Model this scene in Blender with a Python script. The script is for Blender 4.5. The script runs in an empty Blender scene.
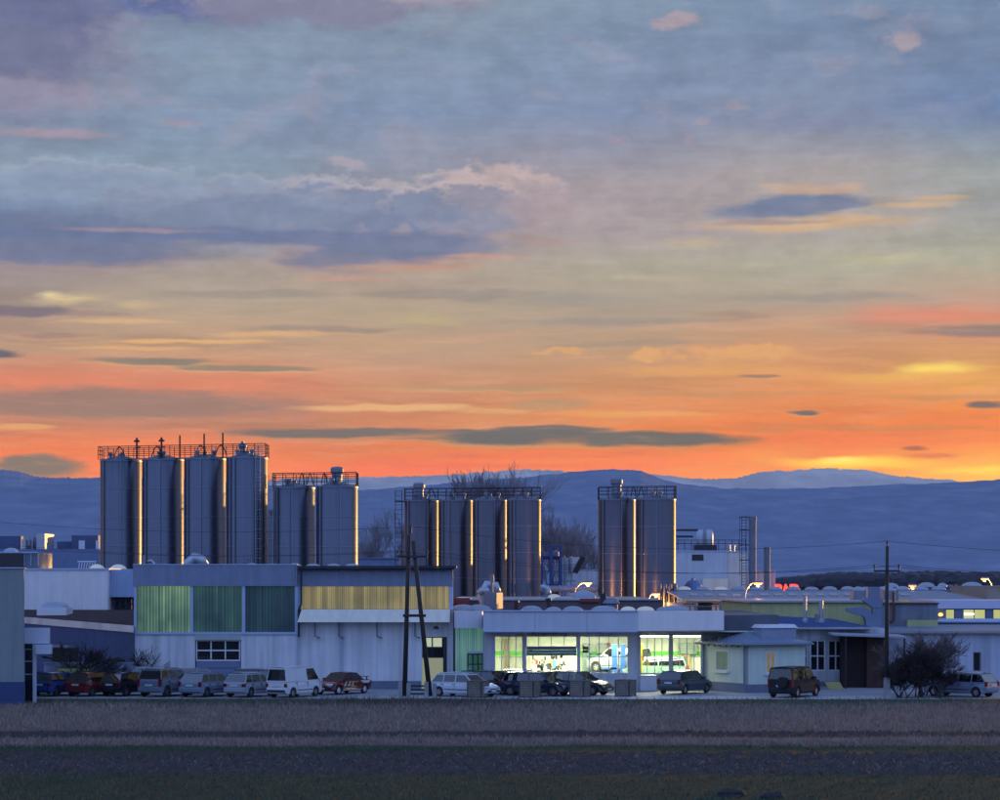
import bpy, bmesh, math, random
import numpy as np
from mathutils import Vector, Matrix, noise as mnoise
R = math.radians
random.seed(7)
scene = bpy.context.scene
COL = scene.collection
# ------------------------------------------------------------------ camera frame: eye height and focal length
EYE, FOC, CX, HY = 7.2, 2560.0, 500.0, 582.0
def X(px, Y): return (px - CX) / FOC * Y
def Z(py, Y): return EYE + (HY - py) / FOC * Y
def lin(c):
    return tuple(((v/255)/12.92 if v/255 <= .04045 else ((v/255+.055)/1.055)**2.4) for v in c)

# ------------------------------------------------------------------ materials
MATS = {}
def nd(nt, t, **kw):
    n = nt.nodes.new(t)
    for k, v in kw.items(): setattr(n, k, v)
    return n
def mat(name, rgb, rough=.6, metal=0.0, var=.12, scale=1.0, streak=0.0, bump=0.0, bscale=8.0, ribs=0.0, ribaxis='X',
        aniso=0.0, spec=.5, emit=None, estr=0.0, coat=0.0, dirt=0.0, alpha=1.0):
    """rgb is LINEAR base colour"""
    if name in MATS: return MATS[name]
    m = bpy.data.materials.new(name); m.use_nodes = True
    nt = m.node_tree; b = nt.nodes['Principled BSDF']; L = nt.links.new
    b.inputs['Roughness'].default_value = rough
    b.inputs['Metallic'].default_value = metal
    b.inputs['Specular IOR Level'].default_value = spec
    b.inputs['Coat Weight'].default_value = coat
    b.inputs['Alpha'].default_value = alpha
    geo = nd(nt, 'ShaderNodeTexCoord')
    col = nd(nt, 'ShaderNodeRGB'); col.outputs[0].default_value = (*rgb, 1)
    out = col.outputs[0]
    if var > 0:
        n = nd(nt, 'ShaderNodeTexNoise'); n.inputs['Scale'].default_value = scale; n.inputs['Detail'].default_value = 6
        mp = nd(nt, 'ShaderNodeMapping'); L(geo.outputs['Object'], mp.inputs[0]); L(mp.outputs[0], n.inputs['Vector'])
        mr = nd(nt, 'ShaderNodeMapRange'); mr.inputs[1].default_value = .25; mr.inputs[2].default_value = .75
        mr.inputs[3].default_value = 1 - var; mr.inputs[4].default_value = 1 + var
        L(n.outputs[0], mr.inputs[0])
        mx = nd(nt, 'ShaderNodeMix', data_type='RGBA', blend_type='MULTIPLY'); mx.inputs[0].default_value = 1
        L(out, mx.inputs[6]); L(mr.outputs[0], mx.inputs[7]); out = mx.outputs[2]
    if streak > 0:
        n = nd(nt, 'ShaderNodeTexNoise'); n.inputs['Scale'].default_value = 1.0; n.inputs['Detail'].default_value = 5
        mp = nd(nt, 'ShaderNodeMapping'); mp.inputs['Scale'].default_value = (2.5, 2.5, .12)
        L(geo.outputs['Object'], mp.inputs[0]); L(mp.outputs[0], n.inputs['Vector'])
        mr = nd(nt, 'ShaderNodeMapRange'); mr.inputs[1].default_value = .35; mr.inputs[2].default_value = .7
        mr.inputs[3].default_value = 1 + streak*.4; mr.inputs[4].default_value = 1 - streak
        L(n.outputs[0], mr.inputs[0])
        mx = nd(nt, 'ShaderNodeMix', data_type='RGBA', blend_type='MULTIPLY'); mx.inputs[0].default_value = 1
        L(out, mx.inputs[6]); L(mr.outputs[0], mx.inputs[7]); out = mx.outputs[2]
    L(out, b.inputs['Base Color'])
    hs = []
    if bump > 0:
        n = nd(nt, 'ShaderNodeTexNoise'); n.inputs['Scale'].default_value = bscale; n.inputs['Detail'].default_value = 6
        L(geo.outputs['Object'], n.inputs['Vector'])
        bp = nd(nt, 'ShaderNodeBump'); bp.inputs['Strength'].default_value = bump; bp.inputs['Distance'].default_value = .05
        L(n.outputs[0], bp.inputs['Height']); L(bp.outputs[0], b.inputs['Normal'])
    if ribs > 0:
        w = nd(nt, 'ShaderNodeTexWave', bands_direction=ribaxis); w.inputs['Scale'].default_value = ribs
        L(geo.outputs['Object'], w.inputs['Vector'])
        bp = nd(nt, 'ShaderNodeBump'); bp.inputs['Strength'].default_value = .8; bp.inputs['Distance'].default_value = .03
        L(w.outputs[0], bp.inputs['Height']); L(bp.outputs[0], b.inputs['Normal'])
    if aniso:
        b.inputs['Anisotropic'].default_value = abs(aniso)
        b.inputs['Anisotropic Rotation'].default_value = .25 if aniso < 0 else 0
        tg = nd(nt, 'ShaderNodeTangent', direction_type='RADIAL', axis='Z'); L(tg.outputs[0], b.inputs['Tangent'])
    if emit:
        b.inputs['Emission Color'].default_value = (*emit, 1); b.inputs['Emission Strength'].default_value = estr
    MATS[name] = m
    return m

def lit_panel(name, ca, cb, strength, ribs, base=(.25,.3,.3)):
    """corrugated translucent glazing with lamps on behind it: emission broken by vertical ribs and soft patches"""
    m = bpy.data.materials.new(name); m.use_nodes = True
    nt = m.node_tree; b = nt.nodes['Principled BSDF']; L = nt.links.new
    b.inputs['Base Color'].default_value = (*base, 1); b.inputs['Roughness'].default_value = .35
    tc = nd(nt, 'ShaderNodeTexCoord')
    def noise(sc, detail=3):
        mp = nd(nt, 'ShaderNodeMapping'); mp.inputs['Scale'].default_value = sc
        n = nd(nt, 'ShaderNodeTexNoise'); n.inputs['Scale'].default_value = 1; n.inputs['Detail'].default_value = detail
        L(tc.outputs['Object'], mp.inputs[0]); L(mp.outputs[0], n.inputs['Vector']); return n.outputs[0]
    w = nd(nt, 'ShaderNodeTexWave', bands_direction='X'); w.inputs['Scale'].default_value = ribs
    L(tc.outputs['Object'], w.inputs['Vector'])
    n1 = noise((.45, .3, .35), 2); n2 = noise((4.5, 1, .05), 2)
    ra = nd(nt, 'ShaderNodeMapRange'); L(n1, ra.inputs[0]); ra.inputs[1].default_value = .3; ra.inputs[2].default_value = .7
    mx = nd(nt, 'ShaderNodeMix', data_type='RGBA'); L(ra.outputs[0], mx.inputs[0])
    mx.inputs[6].default_value = (*ca, 1); mx.inputs[7].default_value = (*cb, 1)
    m1 = nd(nt, 'ShaderNodeMapRange'); L(n2, m1.inputs[0]); m1.inputs[1].default_value = .3; m1.inputs[2].default_value = .7
    m1.inputs[3].default_value = .45; m1.inputs[4].default_value = 1.25
    m2 = nd(nt, 'ShaderNodeMapRange'); L(w.outputs[0], m2.inputs[0]); m2.inputs[3].default_value = .5; m2.inputs[4].default_value = 1.15
    mm = nd(nt, 'ShaderNodeMath', operation='MULTIPLY'); L(m1.outputs[0], mm.inputs[0]); L(m2.outputs[0], mm.inputs[1])
    ms = nd(nt, 'ShaderNodeMath', operation='MULTIPLY'); L(mm.outputs[0], ms.inputs[0]); ms.inputs[1].default_value = strength
    L(mx.outputs[2], b.inputs['Emission Color']); L(ms.outputs[0], b.inputs['Emission Strength'])
    bp = nd(nt, 'ShaderNodeBump'); bp.inputs['Strength'].default_value = .7; bp.inputs['Distance'].default_value = .03
    L(w.outputs[0], bp.inputs['Height']); L(bp.outputs[0], b.inputs['Normal'])
    return m

def glass(name, tint, gl=.12, rough=.03):
    m = bpy.data.materials.new(name); m.use_nodes = True
    nt = m.node_tree; nt.nodes.clear(); L = nt.links.new
    o = nd(nt, 'ShaderNodeOutputMaterial'); t = nd(nt, 'ShaderNodeBsdfTransparent'); t.inputs[0].default_value = (*tint, 1)
    g = nd(nt, 'ShaderNodeBsdfGlossy'); g.inputs['Roughness'].default_value = rough
    f = nd(nt, 'ShaderNodeLayerWeight'); f.inputs[0].default_value = gl
    mr = nd(nt, 'ShaderNodeMapRange'); mr.inputs[3].default_value = gl*.5; mr.inputs[4].default_value = .85
    L(f.outputs['Fresnel'], mr.inputs[0])
    x = nd(nt, 'ShaderNodeMixShader'); L(mr.outputs[0], x.inputs[0]); L(t.outputs[0], x.inputs[1]); L(g.outputs[0], x.inputs[2])
    L(x.outputs[0], o.inputs[0])
    return m

# ------------------------------------------------------------------ mesh builder
ORG = {}
def put(o, parent=None):
    COL.objects.link(o)
    if parent is not None:
        o.parent = parent
        ORG[o.name] = ORG.get(parent.name, ((0, 0, 0), 0))
    return o
class MB:
    def __init__(s): s.v = []; s.f = []; s.m = []
    def add(s, vs, fs, mi=0):
        k = len(s.v); s.v += [tuple(v) for v in vs]; s.f += [tuple(i+k for i in f) for f in fs]; s.m += [mi]*len(fs)
    def box(s, x0, x1, y0, y1, z0, z1, mi=0):
        if x1 < x0: x0, x1 = x1, x0
        if y1 < y0: y0, y1 = y1, y0
        if z1 < z0: z0, z1 = z1, z0
        s.add([(x0,y0,z0),(x1,y0,z0),(x1,y1,z0),(x0,y1,z0),(x0,y0,z1),(x1,y0,z1),(x1,y1,z1),(x0,y1,z1)],
              [(0,3,2,1),(4,5,6,7),(0,1,5,4),(1,2,6,5),(2,3,7,6),(3,0,4,7)], mi)
    def hexa(s, b, t, mi=0):
        """four bottom points (ccw from above) and four top points"""
        s.add(list(b)+list(t), [(0,3,2,1),(4,5,6,7),(0,1,5,4),(1,2,6,5),(2,3,7,6),(3,0,4,7)], mi)
    def tube(s, pts, r, n=8, mi=0, caps=True, r1=None):
        pts = [Vector(p) for p in pts]; rings = []; up = None
        for i, p in enumerate(pts):
            a = pts[max(i-1, 0)]; b = pts[min(i+1, len(pts)-1)]
            d = (b-a).normalized()
            if up is None:
                up = Vector((0, 0, 1)) if abs(d.z) < .9 else Vector((1, 0, 0))
            u = d.cross(up).normalized(); w = u.cross(d).normalized(); up = w
            rr = r if r1 is None else r + (r1-r)*i/(len(pts)-1)
            rings.append([p + u*rr*math.cos(2*math.pi*k/n) + w*rr*math.sin(2*math.pi*k/n) for k in range(n)])
        vs = [v for g in rings for v in g]; fs = []
        for i in range(len(pts)-1):
            for k in range(n):
                a, b = i*n+k, i*n+(k+1) % n
                fs.append((a, b, b+n, a+n))
        if caps: fs += [tuple(range(n))[::-1], tuple(range((len(pts)-1)*n, len(pts)*n))]
        s.add(vs, fs, mi)
    def lathe(s, c, prof, n=24, mi=0, axis='Z'):
        vs = []; fs = []
        for (r, h) in prof:
            for k in range(n):
                a = 2*math.pi*k/n; x, y = r*math.cos(a), r*math.sin(a)
                if axis == 'Z': vs.append((c[0]+x, c[1]+y, c[2]+h))
                elif axis == 'Y': vs.append((c[0]+x, c[1]+h, c[2]+y))
                else: vs.append((c[0]+h, c[1]+x, c[2]+y))
        for i in range(len(prof)-1):
            for k in range(n):
                a, b = i*n+k, i*n+(k+1) % n
                fs.append((a, b, b+n, a+n))
        s.add(vs, fs, mi)
    def dome(s, cx, cy, z, rx, ry, h, mi=0, n=16, sq=.75):
        vs = []; fs = []; rings = 5
        for j in range(rings):
            t = j/rings; k_ = math.cos(t*math.pi/2)
            for k in range(n):
                a = 2*math.pi*k/n; c_, s_ = math.cos(a), math.sin(a)
                q = 1/max((abs(c_)**4+abs(s_)**4)**.25, .01)
                vs.append((cx+rx*c_*q*k_*1.0, cy+ry*s_*q*k_, z+h*math.sin(t*math.pi/2)))
        vs.append((cx, cy, z+h))
        for j in range(rings-1):
            for k in range(n):
                a, b = j*n+k, j*n+(k+1) % n
                fs.append((a, b, b+n, a+n))
        for k in range(n):
            fs.append(((rings-1)*n+k, (rings-1)*n+(k+1) % n, rings*n))
        s.add(vs, fs, mi)
    def wall(s, x0, x1, z0, z1, y0, y1, holes, mi=0):
        """upright wall facing -Y with rectangular holes (hx0,hx1,hz0,hz1)"""
        xs = sorted({x0, x1, *[h[0] for h in holes], *[h[1] for h in holes]})
        for a, b in zip(xs, xs[1:]):
            if b <= x0 or a >= x1 or b-a < 1e-6: continue
            hs = sorted([(h[2], h[3]) for h in holes if h[0] <= a+1e-6 and h[1] >= b-1e-6])
            z = z0
            for (p, q) in hs:
                if p > z+1e-6: s.box(a, b, y0, y1, z, p, mi)
                z = max(z, q)
            if z1 > z+1e-6: s.box(a, b, y0, y1, z, z1, mi)
    def build(s, name, mats, parent=None, world=True, smooth=False, bevel=0.0, kind=None, label=None):
        if not isinstance(mats, (list, tuple)): mats = [mats]
        me = bpy.data.meshes.new(name)
        vs = s.v
        if world and parent is not None and parent.name in ORG:
            (ox, oy, oz), rz = ORG[parent.name]; c, q = math.cos(-rz), math.sin(-rz)
            vs = [((x-ox)*c-(y-oy)*q, (x-ox)*q+(y-oy)*c, z-oz) for x, y, z in s.v]
        me.from_pydata(vs, [], s.f)
        for m in mats: me.materials.append(m)
        me.polygons.foreach_set('material_index', s.m)
        if smooth: me.polygons.foreach_set('use_smooth', [True]*len(me.polygons))
        me.update()
        o = bpy.data.objects.new(name, me); put(o, parent)
        if bevel:
            b = o.modifiers.new('bevel', 'BEVEL'); b.width = bevel; b.segments = 2; b.limit_method = 'ANGLE'; b.angle_limit = R(28)
        if kind: o['kind'] = kind
        if label: o['label'] = label
        return o
def tag(o, label, cat, group=None, kind=None):
    o['label'] = label; o['category'] = cat
    if group: o['group'] = group
    if kind: o['kind'] = kind
    return o
def thing(name, loc, label, cat, group=None, rz=0.0):
    o = bpy.data.objects.new(name, None); COL.objects.link(o)
    o.location = loc; o.rotation_euler = (0, 0, rz); o.empty_display_size = .3
    ORG[o.name] = (tuple(loc), rz)
    return tag(o, label, cat, group)

# ------------------------------------------------------------------ shared materials
W_PAINT = mat('white_render', (.68,.68,.69), .75, var=.10, scale=.5, streak=.26, bump=.15)
W_PAINT2 = mat('pale_render', (.52,.53,.56), .8, var=.12, scale=.6, streak=.28, bump=.2)
W_BLUE = mat('blue_grey_sheet', (.26,.31,.42), .45, var=.06, streak=.06, ribs=2.2)
W_SHEET = mat('white_sheet', (.66,.66,.70), .45, var=.04, streak=.08)
PLINTH = mat('plinth_grey_blue', (.16,.19,.26), .8, var=.12)
TRIM = mat('light_trim', (.42,.5,.68), .5, var=.05)
DARK = mat('dark_metal', (.03,.035,.05), .5, metal=.3, var=.1)
STEEL = mat('galvanised_steel', (.42,.45,.5), .42, metal=.8, var=.12, scale=2)
DULL = mat('dull_grey_metal', (.2,.22,.27), .55, metal=.3, var=.12, scale=2)
RAILM = mat('railing_steel', (.045,.045,.055), .8, metal=0, var=0, spec=.1)
ROOFM = mat('roofing_felt', (.12,.13,.16), .9, spec=.15, var=.2, scale=.6, bump=.2)
CREAM = mat('cream_sheet', (.85,.78,.62), .5, var=.06, streak=.1)
OLIVE = mat('yellow_green_render', (.50,.50,.22), .8, var=.07, streak=.12)
BLUEROOF = mat('blue_roof_sheet', (.055,.10,.24), .85, spec=.1, var=.1, ribs=3.0)
DOME = mat('skylight_acrylic', (.30,.35,.43), .25, var=.08, scale=3)
DOMELIT = mat('skylight_acrylic_lit', (.6,.6,.55), .3, var=.08, scale=3, emit=lin((190,190,130)), estr=.22)
DOMEDIM = mat('skylight_acrylic_dim', (.35,.42,.55), .25, var=.08, scale=3)
CONC = mat('concrete', (.3,.3,.3), .85, var=.2, scale=2, bump=.3)
WOOD = mat('tarred_pole_wood', (.035,.03,.028), .8, var=.3, scale=6, bump=.3)
RUST = mat('rusty_pipe', (.12,.04,.025), .7, var=.3, scale=4)
GLASS = glass('window_glass', (.95,.98,.96), .06)
DGLASS = mat('dark_window_glass', (.012,.016,.022), .06, var=0, spec=.8)
FRAME = mat('window_frame_paint', (.45,.5,.58), .5, var=.03)
WFRAME = mat('white_window_frame', (.75,.75,.75), .5, var=.03)
BROWN = mat('brown_timber_cladding', (.06,.028,.02), .8, var=.3, scale=2, streak=.2)
SILO_ANISO=-0.8; GARAGE_W=1300; LAMP_W=380; SUN_E=3.1
HAZE_D = 2.6e-5; HAZE_J = (.15, .19, .33)
# ================================================================== SKY
def make_world():
    w = bpy.data.worlds.new('World'); scene.world = w; w.use_nodes = True
    nt = w.node_tree; nt.nodes.clear(); L = nt.links.new
    def M(op, a, b=None, c=None, clamp=False):
        n = nd(nt, 'ShaderNodeMath', operation=op, use_clamp=clamp)
        for i, q in enumerate((a, b, c)):
            if q is None: continue
            if isinstance(q, (int, float)): n.inputs[i].default_value = q
            else: L(q, n.inputs[i])
        return n.outputs[0]
    def V(op, a, b=None, out=0):
        n = nd(nt, 'ShaderNodeVectorMath', operation=op)
        for i, q in enumerate((a, b)):
            if q is None: continue
            if isinstance(q, (tuple, list)): n.inputs[i].default_value = q
            else: L(q, n.inputs[i])
        return n.outputs[out]
    def SS(x, a, b, lo=0.0, hi=1.0):
        n = nd(nt, 'ShaderNodeMapRange', interpolation_type='SMOOTHSTEP')
        L(x, n.inputs[0])
        for i, q in zip((1, 2, 3, 4), (a, b, lo, hi)): n.inputs[i].default_value = q
        return n.outputs[0]
    def MIX(f, a, b, mode='MIX'):
        n = nd(nt, 'ShaderNodeMix', data_type='RGBA', blend_type=mode)
        if isinstance(f, (int, float)): n.inputs[0].default_value = f
        else: L(f, n.inputs[0])
        for i, q in ((6, a), (7, b)):
            if isinstance(q, tuple): n.inputs[i].default_value = (*q[:3], 1)
            else: L(q, n.inputs[i])
        return n.outputs[2]
    tc = nd(nt, 'ShaderNodeTexCoord'); sp = nd(nt, 'ShaderNodeSeparateXYZ'); L(tc.outputs['Generated'], sp.inputs[0])
    x, y, z = sp.outputs
    az = M('ARCTAN2', x, y); el = M('ARCSINE', z)
    E = M('MULTIPLY', el, FOC); A = M('MULTIPLY_ADD', az, FOC, CX)
    cb = nd(nt, 'ShaderNodeCombineXYZ'); L(A, cb.inputs[0]); L(E, cb.inputs[1]); P = cb.outputs[0]
    def NZ(sx, sy, detail, rough=.55, seed=0., out='Color', dist=0.):
        n = nd(nt, 'ShaderNodeTexNoise'); n.inputs['Scale'].default_value = 1; n.inputs['Detail'].default_value = detail
        n.inputs['Roughness'].default_value = rough; n.inputs['Distortion'].default_value = dist
        L(V('ADD', V('MULTIPLY', P, (1/sx, 1/sy, 1)), (seed, seed*.7, seed)), n.inputs['Vector']); return n.outputs[out]
    big = NZ(260, 60, 4, .55, 3.1)
    fine = NZ(70, 24, 5, .52, 9.7)
    iso = NZ(40, 26, 7, .58, 5.3)
    # warped coordinates
    wb = V('MULTIPLY', V('SUBTRACT', big, (.5, .5, .5)), (160, 34, 0))
    wf = V('MULTIPLY', V('SUBTRACT', fine, (.5, .5, .5)), (60, 9, 0))
    wi = V('MULTIPLY', V('SUBTRACT', iso, (.5, .5, .5)), (34, 30, 0))
    PB = V('ADD', V('ADD', P, wb), V('ADD', wf, (0, 0, 0)))      # for the base colours
    PS = V('ADD', P, wf); PS = V('ADD', PS, V('MULTIPLY', wb, (.35, .2, 0)))        # for streaky clouds
    PI_ = V('ADD', P, wi); PI_ = V('ADD', PI_, V('MULTIPLY', wb, (.2, .15, 0)))     # for puffy clouds
    s2 = nd(nt, 'ShaderNodeSeparateXYZ'); L(PB, s2.inputs[0]); Aw, Ew = s2.outputs[0], s2.outputs[1]
    ys = [0, 60, 120, 180, 230, 270, 310, 350, 385, 420, 445, 468, 500]
    cols = {
     0:    [(112,122,155),(126,130,160),(128,140,168),(132,152,176),(112,127,160),(145,136,138),(150,132,122),(182,148,125),(225,135,105),(168,128,110),(233,133,92),(245,130,85),(250,150,80)],
     200:  [(108,122,160),(132,152,176),(126,147,178),(130,150,174),(125,135,162),(160,148,140),(172,154,134),(192,154,124),(222,136,106),(165,125,106),(238,135,95),(246,127,80),(250,150,80)],
     400:  [(130,146,167),(130,150,178),(126,146,180),(140,147,168),(150,142,154),(163,146,136),(173,154,132),(188,155,130),(204,148,116),(212,138,98),(226,130,88),(246,122,70),(250,150,80)],
     600:  [(126,148,174),(126,146,178),(126,143,177),(156,150,161),(165,152,154),(164,155,140),(164,150,134),(188,154,124),(202,146,106),(226,145,95),(236,126,74),(244,126,66),(252,160,70)],
     800:  [(120,144,178),(121,141,174),(126,141,172),(163,158,163),(170,159,154),(166,161,145),(172,152,134),(206,152,114),(220,152,100),(231,136,85),(244,130,66),(253,150,62),(255,180,70)],
     1000: [(112,136,170),(115,136,170),(104,130,174),(150,158,163),(156,155,150),(164,160,142),(192,150,130),(204,150,108),(232,168,96),(240,136,76),(250,142,62),(255,184,68),(255,200,80)],
    }
    t = M('DIVIDE', Ew, 620.0)
    prev = None
    gsc = lambda c, y: (c[0]*.985, c[1]*.965, c[2]*.935) if y < 200 else c
    for i, (cx, cl) in enumerate(cols.items()):
        cl = [gsc(c, y) for c, y in zip(cl, ys)]
        r = nd(nt, 'ShaderNodeValToRGB'); cr = r.color_ramp; cr.interpolation = 'B_SPLINE' if False else 'LINEAR'
        st = sorted([((HY-yy)/620.0, c) for yy, c in zip(ys, cl)])
        cr.elements[0].position = st[0][0]; cr.elements[0].color = (*lin(st[0][1]), 1)
        cr.elements[1].position = st[-1][0]; cr.elements[1].color = (*lin(st[-1][1]), 1)
        for p, c in st[1:-1]:
            e = cr.elements.new(p); e.color = (*lin(c), 1)
        L(t, r.inputs[0])
        prev = r.outputs[0] if prev is None else MIX(SS(Aw, cx-200, cx), prev, r.outputs[0])
    col = prev; base_col = prev
    # soft streak texture through the whole deck
    tex = NZ(230, 16, 8, .62, 1.7, 'Fac')
    col = MIX(1.0, col, SS(tex, .3, .7, .955, 1.04), 'MULTIPLY')
    # ---- individual clouds: (coords, cx, y, rx, ry, body, edge or None, opacity, softness, noise amount)
    n_s = M('ADD', M('MULTIPLY_ADD', NZ(130, 24, 5, .6, 12.2, 'Fac'), 1.1, -.55), M('MULTIPLY_ADD', NZ(30, 7, 7, .65, 15.2, 'Fac'), .9, -.45))
    n_i = M('ADD', M('MULTIPLY_ADD', NZ(70, 44, 4, .6, 2.2, 'Fac'), 1.1, -.55), M('MULTIPLY_ADD', NZ(20, 13, 8, .65, 7.2, 'Fac'), 1.0, -.5))
    sh_s = SS(NZ(90, 11, 8, .62, 61.0, 'Fac'), .3, .7, .965, 1.035)
    sh_i = SS(NZ(30, 19, 9, .62, 71.0, 'Fac'), .3, .7, .93, 1.07)
    S, I = 'S', 'I'
    def MX1(v):   # puffy shading only in the upper deck
        n = nd(nt, 'ShaderNodeMix', data_type='FLOAT'); L(SS(E, 250, 330), n.inputs[0]); n.inputs[2].default_value = 1.0; L(v, n.inputs[3]); return n.outputs[0]
    F_ = [
     (I, 20, 60, 125, 85, (112,118,150), (150,144,164), .9, .5, .8),
     (I, 60, 25, 90, 30, (104,112,148), None, .8, .6, .9),
     (I, 190, 10, 115, 28, (98,112,156), (140,138,162), .95, .45, .8),
     (I, 320, 20, 160, 22, (124,128,156), (162,150,164), .75, .45, 1.2),
     (S, 440, 6, 70, 8, (160,150,166), None, .7, .6, .9),
     (I, 200, 60, 90, 12, (136,156,184), None, .5, .7, 1.0),
     (I, 45, 112, 110, 22, (140,142,168), (165,152,166), .5, .6, 1.1),
     (S, 60, 143, 95, 7, (166,150,166), None, .75, .6, .9),
     (S, 190, 131, 40, 5, (158,150,168), None, .6, .7, 1.2),
     (I, 668, 32, 30, 10, (168,154,166), None, .9, .5, 1.3),
     (I, 905, 54, 28, 11, (164,154,166), None, .85, .5, 1.4),
     (I, 870, 25, 26, 9, (148,150,168), None, .6, .6, 1.4),
     (I, 345, 168, 24, 8, (166,158,172), None, .85, .5, 1.3),
     (I, 699, 127, 11, 5, (160,150,164), None, .8, .5, 1.2),
     (I, 731, 113, 14, 5, (160,152,168), None, .6, .5, 1.2),
     (I, 689, 145, 9, 5, (162,150,164), None, .8, .5, 1.2),
     (I, 618, 147, 12, 5, (156,146,166), None, .7, .5, 1.2),
     (S, 820, 130, 220, 12, (128,138,170), None, .5, .8, .8),
     (S, 980, 125, 80, 18, (112,132,168), None, .4, .8, .6),
     (I, 60, 190, 110, 20, (132,150,176), (152,166,186), .7, .5, 1.1),
     (I, 190, 205, 120, 20, (120,140,170), (146,160,182), .7, .4, 1.2),
     (I, 310, 196, 60, 16, (134,146,172), (160,162,178), .75, .4, 1.2),
     (I, 80, 206, 160, 22, (122,142,172), (150,165,186), .8, .35, .9),
     (I, 455, 190, 55, 16, (138,144,168), (192,180,182), .9, .35, 1.3),
     (I, 400, 214, 165, 24, (120,132,162), (180,172,180), .9, .35, 1.1),
     (I, 500, 200, 80, 27, (156,148,162), (198,176,174), .9, .4, 1.1),
     (I, 520, 190, 34, 14, (172,158,164), (194,172,170), .8, .4, 1.4),
     (I, 470, 222, 60, 18, (138,142,166), (176,164,168), .7, .4, 1.3),
     (I, 60, 184, 60, 12, (130,146,172), (158,168,184), .8, .35, 1.5),
     (I, 150, 186, 55, 12, (126,142,170), (160,168,184), .8, .35, 1.5),
     (I, 240, 198, 60, 14, (124,138,168), (164,166,182), .85, .35, 1.5),
     (I, 318, 196, 45, 14, (126,138,166), (174,170,182), .85, .35, 1.5),
     (I, 375, 200, 48, 16, (124,136,164), (182,172,180), .85, .35, 1.5),
     (I, 430, 206, 55, 18, (122,134,162), (188,176,180), .85, .35, 1.5),
     (I, 482, 200, 44, 17, (140,140,160), (200,180,176), .85, .35, 1.5),
     (I, 545, 215, 55, 24, (170,152,158), None, .6, .5, 1.1),
     (I, 90, 196, 210, 20, (134,150,176), (150,164,184), .8, .5, .9),
     (S, 60, 246, 250, 36, (107,119,150), None, .88, .55, .5),
     (I, 230, 218, 150, 26, (122,135,163), (146,154,176), .8, .5, .9),
     (S, 385, 252, 125, 17, (111,123,153), (188,150,138), .9, .45, .6),
     (S, 345, 281, 70, 4, (190,152,136), None, .8, .6, .6),
     (S, 420, 271, 70, 4, (194,156,140), None, .8, .6, .6),
     (S, 490, 258, 60, 4, (190,155,144), None, .75, .6, .6),
     (S, 545, 245, 50, 5, (184,150,146), None, .7, .6, .7),
     (S, 250, 240, 330, 11, (104,118,154), None, .75, .5, .7),
     (S, 60, 258, 150, 20, (104,119,153), (160,140,140), .75, .45, .7),
     (S, 130, 236, 110, 4, (165,142,152), None, .6, .6, .8),
     (S, 330, 263, 70, 13, (114,124,152), (176,150,140), .75, .5, .8),
     (S, 440, 246, 110, 10, (122,130,158), None, .65, .5, .8),
     (S, 400, 270, 120, 5, (186,152,136), None, .7, .6, .8),
     (S, 808, 228, 128, 10, (204,172,140), None, .95, .6, .7),
     (S, 805, 194, 62, 9, (196,168,150), None, .9, .6, .9),
     (S, 900, 212, 70, 5, (200,170,142), None, .8, .6, .8),
     (S, 765, 214, 78, 12, (122,130,154), None, .9, .6, .8),
     (S, 795, 207, 66, 16, (116,128,156), None, .93, .6, .8),
     (S, 825, 210, 56, 9, (124,132,156), None, .9, .6, .9),
     (S, 770, 226, 70, 4, (150,138,146), None, .7, .6, .8),
     (S, 925, 206, 48, 4, (198,168,138), None, .75, .6, .8),
     (S, 820, 195, 50, 5, (190,162,144), None, .6, .6, .9),
     (S, 84, 303, 52, 9, (222,198,152), None, .85, .9, 1.1),
     (S, 60, 300, 22, 6, (236,214,164), None, .75, .9, .9),
     (S, 150, 308, 30, 7, (210,184,142), None, .7, .9, .9),
     (S, 30, 316, 62, 8, (124,113,124), None, .85, .5, .7),
     (S, 110, 318, 60, 4, (150,130,128), None, .6, .6, .8),
     (S, 10, 357, 34, 6, (100,102,114), None, .9, .5, .5),
     (S, 130, 325, 90, 3.5, (216,176,130), None, .7, .6, 1.0),
     (S, 330, 330, 110, 5, (150,138,130), (206,166,126), .75, .6, .9),
     (S, 60, 338, 70, 4, (150,130,124), (214,160,120), .75, .6, .9),
     (S, 600, 322, 160, 6, (152,142,136), None, .7, .7, .9),
     (S, 420, 296, 130, 7, (150,140,136), (186,160,134), .7, .6, .9),
     (S, 820, 300, 160, 8, (154,146,140), None, .7, .7, .9),
     (S, 640, 280, 120, 6, (182,172,148), None, .6, .7, .9),
     (S, 720, 395, 180, 5, (198,140,98), None, .7, .7, .8),
     (S, 470, 388, 140, 5, (176,140,112), (216,164,116), .7, .6, .8),
     (S, 940, 400, 110, 5, (206,140,90), None, .7, .7, .8),
     (S, 640, 415, 120, 4, (232,166,100), None, .7, .7, .8),
     (S, 190, 343, 115, 3.5, (228,178,122), None, .8, .6, .8),
     (S, 130, 350, 110, 3, (222,170,116), None, .7, .6, .8),
     (S, 160, 364, 80, 5.5, (134,126,118), (215,165,115), .85, .45, .6),
     (S, 240, 370, 80, 4, (138,128,118), (222,168,116), .8, .45, .7),
     (S, 270, 336, 60, 4, (222,176,126), None, .6, .6, .9),
     (S, 250, 297, 120, 6, (150,140,132), None, .6, .6, .8),
     (S, 420, 320, 60, 10, (188,174,130), None, .6, .8, .6),
     (I, 380, 345, 60, 12, (196,158,126), None, .6, .6, 1.2),
     (S, 520, 240, 60, 8, (170,150,146), None, .6, .6, .8),
     (S, 690, 246, 45, 9, (194,178,152), None, .7, .9, .9),
     (S, 880, 265, 95, 10, (190,183,150), None, .7, .8, .5),
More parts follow.
